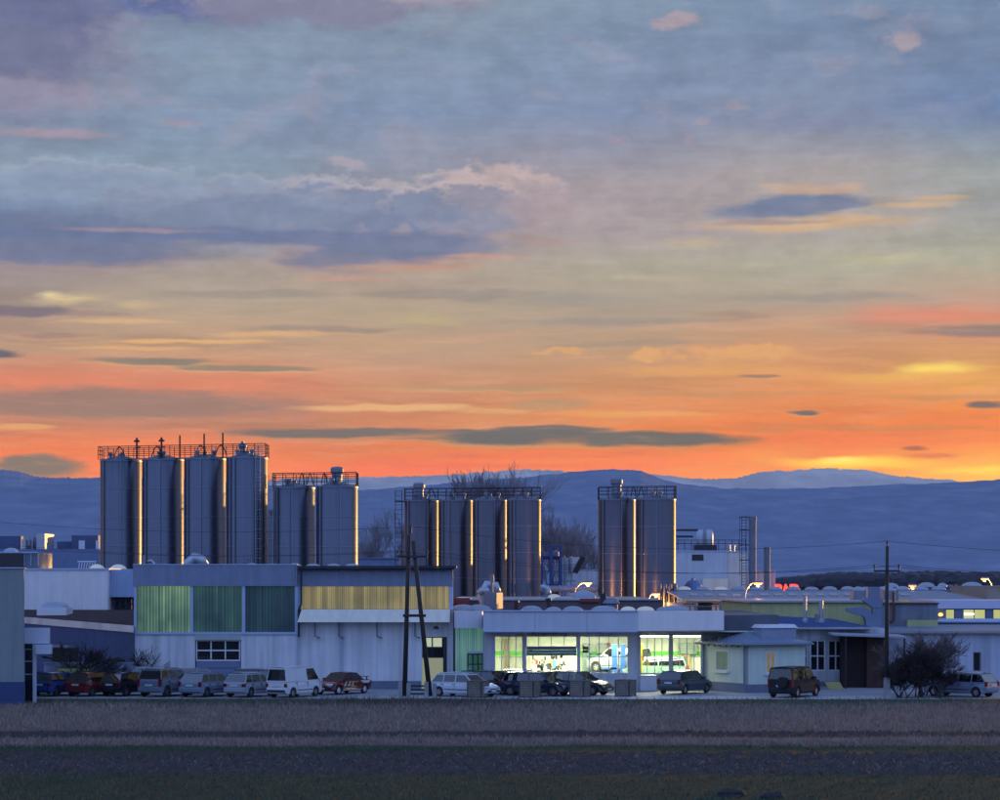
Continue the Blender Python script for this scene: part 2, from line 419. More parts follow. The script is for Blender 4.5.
     (S, 560, 300, 140, 10, (150,146,140), None, .5, .7, .7),
     (S, 930, 320, 130, 15, (226,136,112), None, .75, .75, .5),
     (S, 965, 336, 90, 8, (146,128,122), (215,145,115), .85, .5, .6),
     (S, 640, 345, 150, 6, (160,144,130), None, .5, .6, .7),
     (I, 740, 356, 95, 10, (226,168,112), (205,150,116), .75, .5, 1.2),
     (I, 648, 357, 24, 6, (224,168,114), None, .8, .5, 1.2),
     (I, 560, 350, 40, 4, (224,170,114), None, .6, .5, 1.2),
     (S, 710, 372, 140, 10, (226,166,104), None, .6, .7, .8),
     (S, 935, 372, 62, 10, (252,216,108), None, .97, .75, .5),
     (S, 900, 380, 100, 7, (238,178,98), None, .7, .7, .6),
     (S, 760, 379, 30, 2.5, (150,124,106), None, .8, .5, .5),
     (S, 110, 405, 240, 20, (156,124,114), (205,135,110), .9, .45, .55),
     (S, 30, 430, 40, 4, (228,168,112), None, .7, .5, .8),
     (S, 390, 408, 110, 5, (228,176,124), None, .85, .5, .8),
     (S, 490, 411, 50, 4, (222,168,116), None, .7, .5, .8),
     (S, 560, 405, 60, 8, (176,148,116), None, .6, .6, .8),
     (S, 450, 434, 250, 6, (120,113,108), (208,140,102), .93, .4, .4),
     (S, 330, 432, 135, 6, (118,110,108), (206,136,100), .92, .4, .45),
     (S, 545, 429, 75, 5, (112,108,106), (200,148,108), .9, .4, .6),
     (S, 530, 437, 105, 11, (108,106,106), (205,146,104), .95, .35, .4),
     (S, 650, 440, 125, 9, (110,106,104), (216,140,90), .93, .38, .45),
     (S, 45, 467, 62, 13, (132,118,110), (190,128,100), .93, .3, .15),
     (S, 802, 415, 20, 4, (112,104,104), (226,160,100), .9, .5, .4),
     (S, 908, 450, 22, 3.5, (170,104,80), None, .85, .5, .5),
     (S, 992, 408, 26, 5, (116,106,106), None, .9, .5, .4),
     (S, 830, 430, 200, 5, (196,128,90), None, .5, .6, .7),
     (S, 600, 462, 240, 5, (252,140,60), None, .6, .7, .6),
     (S, 860, 464, 110, 9, (255,206,80), None, .95, .75, .4),
     (S, 845, 461, 40, 6, (255,232,120), None, .9, .8, .3),
     (S, 990, 472, 90, 8, (255,214,88), None, .95, .8, .4),
     (S, 930, 457, 45, 4, (226,120,66), None, .7, .6, .6),
    ]
    def WN(sx, sy, tilt, seed, det=9, rough=.62):
        # cloud streets: noise along slightly tilted, warped lines
        s_ = nd(nt, 'ShaderNodeSeparateXYZ'); L(PS, s_.inputs[0])
        yy_ = M('MULTIPLY_ADD', s_.outputs[0], tilt, s_.outputs[1])
        c_ = nd(nt, 'ShaderNodeCombineXYZ'); L(M('DIVIDE', s_.outputs[0], sx), c_.inputs[0]); L(M('DIVIDE', yy_, sy), c_.inputs[1]); c_.inputs[2].default_value = seed
        n = nd(nt, 'ShaderNodeTexNoise'); n.inputs['Scale'].default_value = 1; n.inputs['Detail'].default_value = det; n.inputs['Roughness'].default_value = rough
        L(c_.outputs[0], n.inputs['Vector']); return n.outputs[0]
    low = SS(E, 330, 230)      # 1 in the warm lower part of the deck
    lit = MIX(low, (.33, .32, .40), lin((222, 168, 130)))
    hs = M('MULTIPLY_ADD', low, .75, .25)
    col = MIX(M('MULTIPLY', hs, SS(WN(210, 17, -.06, 31., 7), .50, .74, 0, .36)), col, lit)
    col = MIX(M('MULTIPLY', hs, SS(WN(260, 26, .05, 47., 7), .50, .76, 0, .62)), col, MIX(1.0, col, (.68, .70, .80), 'MULTIPLY'))
    col = MIX(M('MULTIPLY', hs, SS(WN(90, 7, -.03, 67., 6), .54, .78, 0, .34)), col, lit)
    col = MIX(M('MULTIPLY', hs, SS(WN(120, 10, .04, 83., 6), .52, .78, 0, .5)), col, MIX(1.0, col, (.74, .76, .84), 'MULTIPLY'))
    hi_ = SS(E, 290, 380)
    def BL(sx, sy, seed, lo_, hi2, amt):
        v_ = V('ADD', V('MULTIPLY', PI_, (1/sx, 1/sy, 1)), (seed, seed, seed))
        n = nd(nt, 'ShaderNodeTexNoise'); n.inputs['Scale'].default_value = 1; n.inputs['Detail'].default_value = 7; n.inputs['Roughness'].default_value = .56; n.inputs['Distortion'].default_value = .35
        L(v_, n.inputs['Vector']); return M('MULTIPLY', hi_, SS(n.outputs[0], lo_, hi2, 0, amt))
    col = MIX(BL(150, 62, 21., .46, .66, .42), col, MIX(1.0, col, (.74, .75, .80), 'MULTIPLY'))
    col = MIX(BL(95, 44, 33., .52, .70, .38), col, (.34, .31, .38))
    col = MIX(SS(E, 190, 300), MIX(1.0, col, (1.0, .965, .985), 'MULTIPLY'), MIX(1.0, col, (1.11, 1.12, 1.13), 'MULTIPLY'))
    for (k, cx, yy, rx, ry, body, edge, op, soft, na) in F_:
        soft *= 1.2; op = min(1, op*1.06)
        p = PS if k == 'S' else PI_; n_ = n_s if k == 'S' else n_i
        q = V('MULTIPLY', V('SUBTRACT', p, (cx, HY-yy, 0)), (1/rx, 1/ry, 0))
        ln = nd(nt, 'ShaderNodeVectorMath', operation='LENGTH'); L(q, ln.inputs[0])
        d = M('MULTIPLY_ADD', n_, na, M('SUBTRACT', 1.0, ln.outputs['Value']))
        bc = lin(body)
        if edge:
            q2 = V('ADD', q, (0, .28 if k == 'S' else -.28, 0)); l2 = nd(nt, 'ShaderNodeVectorMath', operation='LENGTH'); L(q2, l2.inputs[0])
            d2 = M('MULTIPLY_ADD', n_, na, M('SUBTRACT', 1.05, l2.outputs['Value']))
            col = MIX(SS(d2, 0, soft*.9, 0, op*.85), col, lin(edge))
        col = MIX(SS(d, 0, soft, 0, op), col, bc)
    col = MIX(M('MULTIPLY', hs, SS(WN(75, 6, .02, 101., 6), .50, .78, 0, .28)), col, lit)
    col = MIX(M('MULTIPLY', hs, SS(WN(100, 9, -.04, 113., 6), .50, .80, 0, .38)), col, MIX(1.0, col, (.76, .78, .86), 'MULTIPLY'))
    shade = M('MULTIPLY', sh_s, MX1(sh_i))
    col = MIX(1.0, col, shade, 'MULTIPLY')
    # ---- beyond the frame: afterglow to the right along the horizon, cloud deck overhead, blue dusk behind
    glow = M('MULTIPLY', SS(az, R(12), R(30)), SS(az, R(92), R(58)))
    glow = M('MULTIPLY', glow, SS(el, R(7), R(2)))
    up = SS(el, R(14), R(40))
    def post(c): return MIX(up, MIX(M('MULTIPLY', glow, .9), c, (2.6, 1.25, .28)), (.15, .20, .33))
    col = post(col); base_col = post(base_col)
    ns = nd(nt, 'ShaderNodeTexSky', sky_type='NISHITA'); ns.sun_disc = False
    ns.sun_elevation = SUN_EL; ns.sun_rotation = SUN_AZ
    nsc = nd(nt, 'ShaderNodeVectorMath', operation='SCALE'); L(ns.outputs[0], nsc.inputs[0]); nsc.inputs['Scale'].default_value = .05
    br = nd(nt, 'ShaderNodeValToRGB'); cr = br.color_ramp
    cr.elements[0].position = 0; cr.elements[0].color = (.11, .19, .44, 1)
    cr.elements[1].position = 1; cr.elements[1].color = (.16, .26, .58, 1)
    e = cr.elements.new(.10); e.color = (.22, .37, .86, 1)
    e = cr.elements.new(.35); e.color = (.36, .57, 1.28, 1)
    L(M('DIVIDE', el, R(90)), br.inputs[0])
    back = V('ADD', br.outputs[0], nsc.outputs[0])
    # unseen dark bank added low on the right to darken the silos' reflections
    bk = M('MULTIPLY', SS(M('SUBTRACT', az, R(100)), R(-12), R(-4)), SS(az, R(150), R(120)))
    back = MIX(M('MULTIPLY', bk, SS(el, R(16), R(6), 0, .75)), back, (.03, .035, .07))
    ln = M('MINIMUM', M('DIVIDE', 633.0, M('MAXIMUM', z, .02)), 15600.0)
    exps = [M('EXPONENT', M('MULTIPLY', ln, HAZE_D*c)) for c in (.35, .55, 1.0)]
    ce = nd(nt, 'ShaderNodeCombineXYZ')
    for i, e_ in enumerate(exps): L(e_, ce.inputs[i])
    # (wanted - J) * exp + J
    J = HAZE_J
    def seen(c):
        b_ = V('MAXIMUM', V('ADD', V('MULTIPLY', V('SUBTRACT', c, J), ce.outputs[0]), J), (.004, .004, .004))
        bg = nd(nt, 'ShaderNodeBackground'); L(MIX(SS(el, R(-1), R(.3)), c, b_), bg.inputs[0]); return bg.outputs[0]
    def MS(f, a, b):
        n = nd(nt, 'ShaderNodeMixShader'); L(f, n.inputs[0]); L(a, n.inputs[1]); L(b, n.inputs[2]); return n.outputs[0]
    win = M('MULTIPLY', SS(M('ABSOLUTE', az), R(19), R(13.5)), M('MULTIPLY', SS(el, R(19), R(14.5)), SS(el, R(-1.5), R(-.5))))
    front = MS(win, seen(base_col), seen(col))
    bb = nd(nt, 'ShaderNodeBackground'); L(back, bb.inputs[0])
    o = nd(nt, 'ShaderNodeOutputWorld'); L(MS(SS(y, .45, .05), front, bb.outputs[0]), o.inputs[0])
    w.cycles.sampling_method = 'MANUAL'; w.cycles.sample_map_resolution = 512
SUN_AZ, SUN_EL = R(32), R(2.6)      # azimuth to the right of the view direction
make_world()
sl = bpy.data.lights.new('sun', 'SUN'); sl.energy = SUN_E; sl.angle = R(.5); sl.color = (1, .56, .16)
so = bpy.data.objects.new('sun', sl); COL.objects.link(so)
sd = Vector((math.sin(SUN_AZ)*math.cos(SUN_EL), math.cos(SUN_AZ)*math.cos(SUN_EL), math.sin(SUN_EL)))
so.rotation_euler = sd.to_track_quat('Z', 'Y').to_euler()
# camera
cd = bpy.data.cameras.new('camera'); cam = bpy.data.objects.new('camera', cd); COL.objects.link(cam)
cam.location = (0, 0, EYE); cam.rotation_euler = (R(90), 0, 0)
cd.sensor_width = 36; cd.lens = 36*FOC/1000; cd.shift_y = (HY-400)/1000; cd.clip_start = .5; cd.clip_end = 60000
scene.camera = cam
vs_ = scene.view_settings; vs_.view_transform = 'Standard'; vs_.look = 'None'; vs_.exposure = 0; vs_.gamma = 1; vs_.use_curve_mapping = False
scene.cycles.use_denoising = True
scene.cycles.max_bounces = 5; scene.cycles.diffuse_bounces = 3; scene.cycles.glossy_bounces = 3; scene.cycles.transparent_max_bounces = 12; scene.cycles.volume_bounces = 0
scene.cycles.sample_clamp_indirect = 4.0; scene.cycles.caustics_reflective = False

# ================================================================== GROUND
def ground_mat():
    m = bpy.data.materials.new('field'); m.use_nodes = True
    nt = m.node_tree; b = nt.nodes['Principled BSDF']; L = nt.links.new
    b.inputs['Roughness'].default_value = .95; b.inputs['Specular IOR Level'].default_value = .15
    g = nd(nt, 'ShaderNodeNewGeometry'); s = nd(nt, 'ShaderNodeSeparateXYZ'); L(g.outputs['Position'], s.inputs[0])
    n = nd(nt, 'ShaderNodeTexNoise'); n.inputs['Scale'].default_value = .22; n.inputs['Detail'].default_value = 9; n.inputs['Roughness'].default_value = .6; L(g.outputs['Position'], n.inputs['Vector'])
    a = nd(nt, 'ShaderNodeMath', operation='MULTIPLY_ADD'); L(n.outputs[0], a.inputs[0]); a.inputs[1].default_value = 5.0; L(s.outputs[1], a.inputs[2])
    r = nd(nt, 'ShaderNodeMapRange'); L(a.outputs[0], r.inputs[0]); r.inputs[1].default_value = 80+2.5; r.inputs[2].default_value = 165+2.5
    cr = nd(nt, 'ShaderNodeValToRGB').color_ramp; node = cr.id_data.nodes[-1]
    stops = [(80,(.030,.044,.026)),(94,(.030,.044,.026)),(97,(.062,.048,.042)),(106,(.055,.044,.040)),(109,(.034,.048,.024)),(112,(.032,.050,.024)),
             (113.5,(.15,.112,.092)),(118,(.15,.112,.092)),(118.8,(.05,.04,.038)),(122.8,(.05,.04,.038)),(124.5,(.16,.118,.096)),
             (138,(.165,.122,.10)),(146,(.09,.08,.07)),(156,(.075,.085,.055)),(165,(.075,.085,.05))]
    cr.elements[0].position = 0; cr.elements[0].color = (*stops[0][1], 1); cr.elements[1].position = 1; cr.elements[1].color = (*stops[-1][1], 1)
    for yv, c in stops[1:-1]:
        e = cr.elements.new((yv-80)/85); e.color = (*c, 1)
    L(r.outputs[0], node.inputs[0])
    n2 = nd(nt, 'ShaderNodeTexNoise'); n2.inputs['Scale'].default_value = 2.2; n2.inputs['Detail'].default_value = 9; n2.inputs['Roughness'].default_value = .7
    L(g.outputs['Position'], n2.inputs['Vector'])
    m2 = nd(nt, 'ShaderNodeMapRange'); L(n2.outputs[0], m2.inputs[0]); m2.inputs[1].default_value = .3; m2.inputs[2].default_value = .7; m2.inputs[3].default_value = .55; m2.inputs[4].default_value = 1.5
    mx = nd(nt, 'ShaderNodeMix', data_type='RGBA', blend_type='MULTIPLY'); mx.inputs[0].default_value = 1
    L(node.outputs[0], mx.inputs[6]); L(m2.outputs[0], mx.inputs[7]); L(mx.outputs[2], b.inputs['Base Color'])
    bp = nd(nt, 'ShaderNodeBump'); bp.inputs['Strength'].default_value = 1; bp.inputs['Distance'].default_value = .15
    L(n2.outputs[0], bp.inputs['Height']); L(bp.outputs[0], b.inputs['Normal'])
    return m
g = MB(); g.add([(-15500,-300,0),(15500,-300,0),(15500,15200,0),(-15500,15200,0)], [(0,1,2,3)])
g.build('ground', ground_mat(), kind='structure')
ASPH = mat('worn_asphalt', (.27,.275,.29), .75, var=.18, scale=.5, bump=.2, bscale=30)
g = MB(); g.add([(-70,158.2,.004),(90,157.2,.004),(90,420,.004),(-70,420,.004)], [(0,1,2,3)])
g.build('yard', ASPH, kind='structure')
PALE = mat('pale_concrete_apron', (.44,.44,.45), .8, var=.15, scale=.7)
g = MB(); g.add([(-9,157.6,.008),(27,157.0,.008),(27,161.5,.008),(-9,161.0,.008)], [(0,1,2,3)])
g.build('road', PALE, kind='structure')

# far hills
def ridge(name, prof, Yr, Y0, Y1, m, amp, seed, cut=None):
    pxs = np.concatenate([np.linspace(-2300, -130, 70), np.linspace(-110, 1110, 900), np.linspace(1140, 3300, 90)]); N, K = len(pxs), 30
    xs_, ys_ = zip(*prof)
    top = np.interp(pxs, xs_, ys_)
    vs = []; fs = []
    for i, px in enumerate(pxs):
        u = (px-CX)/FOC
        for k in range(K):
            t = k/(K-1)*1.5
            Y = Y0 + (Yr-Y0)*t if t <= 1 else Yr + (Y1-Yr)*(t-1)/.5
            hgt = (HY-top[i])/FOC*Yr
            sh = (3*t*t-2*t**3)**.8 if t <= 1 else 1-(t-1)/.5*.6
            nz = mnoise.fractal(Vector((u*14+seed, Y/Yr*3.5, seed)), 1.0, 2.0, 5)
            edge = mnoise.fractal(Vector((u*130+seed, 1.7, seed)), .8, 2.0, 4)
            z = hgt*sh*(1+amp*nz*(1 if t < 1 else 0)*math.sin(min(t, 1)*math.pi)) + (edge*hgt*.012*min(t, 1)) + (random.uniform(-.5, 1)*Yr*.0005 if t > .9 and t < 1.06 else 0)
            vs.append((u*Y, Y, z - 2 + 4*t))
    for i in range(N-1):
        for k in range(K-1):
            a = i*K+k; fs.append((a, a+K, a+K+1, a+1))
    b = MB(); b.add(vs, fs); return b.build(name, m, kind='structure', smooth=True)
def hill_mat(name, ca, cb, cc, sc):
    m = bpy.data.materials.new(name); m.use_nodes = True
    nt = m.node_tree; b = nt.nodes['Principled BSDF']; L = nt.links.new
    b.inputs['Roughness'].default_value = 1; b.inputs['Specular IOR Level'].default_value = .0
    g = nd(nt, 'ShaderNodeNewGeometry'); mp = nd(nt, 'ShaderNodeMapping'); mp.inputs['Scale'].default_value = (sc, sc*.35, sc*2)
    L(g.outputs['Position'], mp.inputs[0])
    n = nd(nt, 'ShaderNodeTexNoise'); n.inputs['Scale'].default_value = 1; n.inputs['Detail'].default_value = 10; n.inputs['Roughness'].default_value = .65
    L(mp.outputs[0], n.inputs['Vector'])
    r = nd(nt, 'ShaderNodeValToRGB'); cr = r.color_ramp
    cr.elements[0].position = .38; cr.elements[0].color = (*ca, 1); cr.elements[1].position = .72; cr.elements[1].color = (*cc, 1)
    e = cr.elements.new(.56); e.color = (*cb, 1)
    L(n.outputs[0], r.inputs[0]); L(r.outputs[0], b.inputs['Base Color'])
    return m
near = [(-2300,500),(-600,478),(-200,466),(0,471),(20,473),(45,478),(75,479),(98,478),(180,482),(270,488),(360,491),(420,487),(470,483),(520,479),(560,475),(600,471),(640,473),(665,483),(700,488),(760,491),(800,490),(860,488),(920,486),(1000,482),(1200,486),(1400,520),(1700,560),(3300,570)]
far = [(-2300,560),(-300,520),(100,500),(240,482),(300,479),(360,478),(420,477),(460,475),(490,471),(520,469),(545,469),(600,474),(640,474),(670,476),(705,479),(735,478),(760,472),(800,469.5),(840,469),(870,470.5),(885,474),(905,477),(940,479),(970,481.5),(1000,481),(1150,488),(1350,530),(1700,565),(3300,572)]
ridge('hills', near, 7000, 3000, 9000, hill_mat('wooded_hillside', (.165,.205,.30), (.20,.25,.35), (.26,.31,.40),  .013), .05, 3.0)  # part of the distant air's blue is put into the slope colours
ridge('mountains', far, 13000, 10000, 15000, hill_mat('snowy_upland', (.46,.43,.42), (.62,.57,.54), (.82,.75,.7), .0030), .12, 8.0)
# haze
HZ = bpy.data.materials.new('haze'); HZ.use_nodes = True; nt = HZ.node_tree; nt.nodes.clear()
pv = nd(nt, 'ShaderNodeVolumePrincipled'); pv.inputs['Color'].default_value = (.35,.55,1,1); pv.inputs['Absorption Color'].default_value = (1,1,1,1); pv.inputs['Density'].default_value = HAZE_D
oo = nd(nt, 'ShaderNodeOutputMaterial'); nt.links.new(pv.outputs[0], oo.inputs['Volume'])
g = MB(); g.box(-16000, 16000, -600, 15600, -3, 640)
hz = g.build('haze', HZ, kind='stuff'); hz['label'] = 'thin blue evening air between the camera and the hills'; hz['category'] = 'haze'
HAZE_ON = True
if not HAZE_ON: bpy.data.objects.remove(hz)

# distant wood
def blob_forest():
    rnd = random.Random(5); b = MB()
    for i in range(2600):
        Y = rnd.uniform(1500, 1900); px = rnd.uniform(560, 1500)
        top = np.interp(px, [560, 770, 800, 840, 880, 930, 970, 1010, 1500], [580, 578, 575, 571, 572, 570, 571, 571, 572])
        h = max(2.0, (HY-top)/FOC*Y+EYE) * rnd.uniform(.72, 1.0); r = rnd.uniform(4.0, 9.0); x = X(px, Y)
        n = 6; a0 = rnd.random()*6
        vs = []; prof = [(r*.6, 0), (r, h*.4), (r*.9, h*.72), (r*.55, h*.93)]
        for (rr, zz) in prof:
            for k in range(n):
                a = a0+2*math.pi*k/n; q = rr*rnd.uniform(.8, 1.2)
                vs.append((x+q*math.cos(a), Y+q*math.sin(a), zz))
        vs.append((x, Y, h)); fs = []
        for j in range(3):
            for k in range(n):
                p, q = j*n+k, j*n+(k+1) % n; fs.append((p, q, q+n, p+n))
        for k in range(n): fs.append((3*n+k, 3*n+(k+1) % n, 4*n))
        b.add(vs, fs)
    o = b.build('forest', mat('distant_wood', (.035,.037,.05), .95, var=.3, scale=.05))  # purple-blue distance haze is put into the wood's colour
    tag(o, 'dark far-off wood along the foot of the hills behind the halls', 'forest', kind='stuff')
blob_forest()

# field growth: many thin blades in one mesh per sort
def blades(name, n, y0, y1, hgt, wid, m, label, seed, xr=1.0, lean=.5, dens=None, cat='grass'):
    r = np.random.default_rng(seed)
    Y = r.uniform(y0, y1, n); hw = Y*.205*xr; Xp = r.uniform(-1, 1, n)*hw
    Y = Y + np.clip(r.normal(0, .9, n), -2, 2)*(.4+.6*np.minimum(Y/110, 1.5)) + .7*np.sin(Xp*.21+seed) + .5*np.sin(Xp*.53+seed*2)
    if dens is not None:
        keep = dens(Xp, Y, r); Xp, Y = Xp[keep], Y[keep]; n = len(Xp)
    h = hgt*r.uniform(.35, 1.25, n); a = r.uniform(0, np.pi, n); w = wid*r.uniform(.6, 1.4, n)
    lx, ly = r.normal(0, lean, n)*h, r.normal(0, lean, n)*h
    v = np.zeros((n, 3, 3)); v[:, 0, 0] = Xp-np.cos(a)*w; v[:, 0, 1] = Y-np.sin(a)*w
    v[:, 1, 0] = Xp+np.cos(a)*w; v[:, 1, 1] = Y+np.sin(a)*w
    v[:, 2, 0] = Xp+lx; v[:, 2, 1] = Y+ly; v[:, 2, 2] = h
    me = bpy.data.meshes.new(name); me.vertices.add(3*n); me.vertices.foreach_set('co', v.ravel())
    me.loops.add(3*n); me.loops.foreach_set('vertex_index', np.arange(3*n)); me.polygons.add(n)
    me.polygons.foreach_set('loop_start', np.arange(0, 3*n, 3)); me.polygons.foreach_set('loop_total', np.full(n, 3))
    me.update(); me.validate(); me.materials.append(m)
    o = bpy.data.objects.new(name, me); COL.objects.link(o); tag(o, label, cat, kind='stuff'); return o
DRY = mat('dry_grass', (.29,.215,.17), .9, var=.35, scale=.6)
GRN = mat('green_grass', (.07,.105,.06), .9, var=.35, scale=.6)
STRAW = mat('maize_stubble', (.17,.15,.14), .8, var=.3, scale=3)
blades('dry_grass', 44000, 125, 150, .24, .02, DRY, 'dry purplish brown grass across the far side of the field', 1)
blades('dry_grass', 13000, 113.5, 117.5, .20, .02, DRY, 'strip of dry brown grass between dark tilled rows', 2)
blades('green_grass', 14000, 149, 157.6, .10, .02, GRN, 'short green grass verge beside the yard', 3)
blades('green_grass', 16000, 80, 96, .14, .015, GRN, 'green grass along the near edge of the field', 4)
blades('green_grass', 8000, 109.5, 112, .10, .015, GRN, 'narrow green grass line crossing the field', 6)
blades('tall_dry_grass', 11000, 146, 156.5, .42, .02, mat('tall_dry_grass', (.10,.075,.062), .9, var=.35, scale=.6), 'tall dry grass bank in front of the parked van and poles', 5,
       dens=lambda x, y, r: r.random(len(x)) < np.exp(-((x+(4.5))/7.5)**2)*np.clip((y-146)/5, 0, 1)+.08)
blades('stubble', 4200, 97, 107.0, .10, .028, STRAW, 'pale crop stubble scattered on the ploughed clods', 8, lean=1.3, cat='stubble')
def clods():
    r = random.Random(4); b = MB()
    for i in range(5200):
        Y = r.uniform(96, 108) if i < 4200 else r.uniform(119, 123); x = r.uniform(-.205, .205)*Y; s_ = r.uniform(.05, .17)
        vs = [(x+s_*r.uniform(.6,1.3)*dx, Y+s_*r.uniform(.6,1.3)*dy, dz*s_*r.uniform(.7,1.3)) for dx, dy, dz in ((1,0,0),(0,1,0),(-1,0,0),(0,-1,0),(0,0,.9))]
        b.add(vs, [(0,1,4),(1,2,4),(2,3,4),(3,0,4)])
    tag(b.build('soil_clods', mat('ploughed_soil', (.062,.05,.045), .9, var=.4, scale=2)), 'dark clods of ploughed soil across the near field', 'soil', kind='stuff')
clods()
for k, (px, py) in enumerate(((731, 796), (773, 798))):
    Y = EYE*FOC/(py-HY); b = MB()
    vs = []; n = 12
    for j in range(5):
        for i in range(n):
            a = 2*math.pi*i/n; q = .72*math.cos(j/5*1.5)*random.uniform(.85, 1.15); vs.append((q*math.cos(a), q*.8*math.sin(a), .36*math.sin(j/5*1.5)*random.uniform(.9, 1.1)))
    vs.append((0, 0, .35)); fs = [(j*n+i, j*n+(i+1) % n, (j+1)*n+(i+1) % n, (j+1)*n+i) for j in range(4) for i in range(n)] + [(4*n+i, 4*n+(i+1) % n, 5*n) for i in range(n)]
    b.add(vs, fs); o = b.build('earth_mound', mat('mound_soil', (.03,.028,.028), .95, var=.4, scale=5), bevel=0)
    o.location = (X(px, Y), Y, 0)
    tag(o, ['dark earth mound at the bottom edge of the field', 'smaller dark earth mound just right of the other one'][k], 'mound', 'earth mounds in the near field')
    o.scale = (.6,.6,.6) if k else (.75,.75,.75)
# ================================================================== SILOS
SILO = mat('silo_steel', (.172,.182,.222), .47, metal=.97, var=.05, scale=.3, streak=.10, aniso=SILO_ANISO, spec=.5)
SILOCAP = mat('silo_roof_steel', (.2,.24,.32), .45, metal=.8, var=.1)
SILO2 = mat('silo_steel_lamp_tint', (.15,.142,.165), .47, metal=.97, var=.05, scale=.3, streak=.10, aniso=SILO_ANISO, spec=.5)  # warmer, darker copy of the silo steel: orange lamp light in the colour
SEAM = mat('silo_seam', (.24,.28,.36), .4, metal=.8, var=0)
G3N, G4N = 'four dark silos in the middle', 'pair of silos on the right'
def silo(px, Y, rpx, ytop, label, group, hat=None, ladder=False, pipe=None, caps='PIPE'):
    cx, r, zt = X(px, Y), rpx/FOC*Y, Z(ytop, Y)
    t = thing('storage_silo', (cx, Y, 0), label, 'silo', group)
    b = MB(); n = 72
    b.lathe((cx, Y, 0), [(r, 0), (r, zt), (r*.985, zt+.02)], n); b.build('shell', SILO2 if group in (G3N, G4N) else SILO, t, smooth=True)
    b = MB(); b.lathe((cx, Y, zt), [(r+.03, -.10), (r+.03, .03), (r*.9, .10), (r*.35, .42), (.22, .45), (.22, .7), (0, .7)], 40)
    b.build('roof', SILOCAP, t)
    b = MB(); z = zt-2.75
    while z > 4:
        b.lathe((cx, Y, z), [(r, -.03), (r+.018, -.02), (r+.018, .02), (r, .03)], n); z -= 2.75
    b.build('seam', SEAM, t, smooth=True)
    b = MB()
    a = R(-90-47); b.tube([(cx+(r+.08)*math.cos(a), Y+(r+.08)*math.sin(a), 0), (cx+(r+.08)*math.cos(a), Y+(r+.08)*math.sin(a), zt)], .05, 8)
    for zz in (zt*.45, zt*.7, zt*.92): b.box(cx+(r-.02)*math.cos(a)-.08, cx+(r+.1)*math.cos(a)+.08, Y+(r+.1)*math.sin(a)-.05, Y+r*math.sin(a)+.12, zz, zz+.06)
    b.build('fill_pipe', SEAM, t)
    if pipe is not None:
        b = MB(); a = R(-90+pipe); b.tube([(cx+(r+.07)*math.cos(a), Y+(r+.07)*math.sin(a), 0), (cx+(r+.07)*math.cos(a), Y+(r+.07)*math.sin(a), zt+.1)], .06, 8)
        b.build('down_pipe', SEAM, t)
    if hat:
        hx, hw, hy, dark = hat; xx = X(hx, Y); ww = hw/2/FOC*Y; top = Z(hy, Y)
        b = MB(); b.lathe((xx, Y, zt), [(ww, .2), (ww, top-zt-.55), (ww*1.05, top-zt-.55)], 20)
        b.lathe((xx, Y, zt), [(ww*.7, .1), (ww*.7, .3), (ww, .6)], 20)
        f = b.build('filter_unit', SILOCAP, t, smooth=False)
        b = MB(); b.lathe((xx, Y, top-.6), [(ww*1.2, 0), (ww*1.28, .1), (ww*1.28, .45), (ww*1.0, .6), (0, .66)], 20)
        b.build('filter_cap', DULL if dark else SILOCAP, f)
    for q in range(2):
        aa = random.uniform(-2.6, -.5); qx, qy = cx+r*.6*math.cos(aa), Y+r*.6*math.sin(aa)
        b = MB(); b.lathe((qx, qy, zt), [(.14, .1), (.14, .5), (.24, .5), (.24, .72), (.1, .82), (0, .82)], 12); b.build('vent', DULL, t)
    if ladder:
        for lp in ladder:
            a = R(-90+lp[0]); z1 = zt+1.1 if lp[1] is None else lp[1]
            bx, by = cx+(r+.16)*math.cos(a), Y+(r+.16)*math.sin(a); tx, ty = -math.sin(a), math.cos(a); ox, oy = math.cos(a), math.sin(a)
            b = MB()
            for s_ in (-.22, .22): b.tube([(bx+tx*s_, by+ty*s_, 2), (bx+tx*s_, by+ty*s_, z1)], .028, 6)
            z = 2.2
            while z < z1: b.tube([(bx-tx*.22, by-ty*.22, z), (bx+tx*.22, by+ty*.22, z)], .016, 4); z += .3
            z = 4.0
            while z < z1:
                b.tube([(bx+ox*.62*math.sin(u)+tx*.34*math.cos(u), by+oy*.62*math.sin(u)+ty*.34*math.cos(u), z) for u in np.linspace(0, math.pi, 7)], .02, 4); z += .9
            for u in (R(35), R(90), R(145)):
                p = (bx+ox*.62*math.sin(u)+tx*.34*math.cos(u), by+oy*.62*math.sin(u)+ty*.34*math.cos(u))
                b.tube([(*p, 4), (*p, z1)], .016, 4)
            b.build('caged_ladder', STEEL, t)
    return t, cx, Y, r, zt
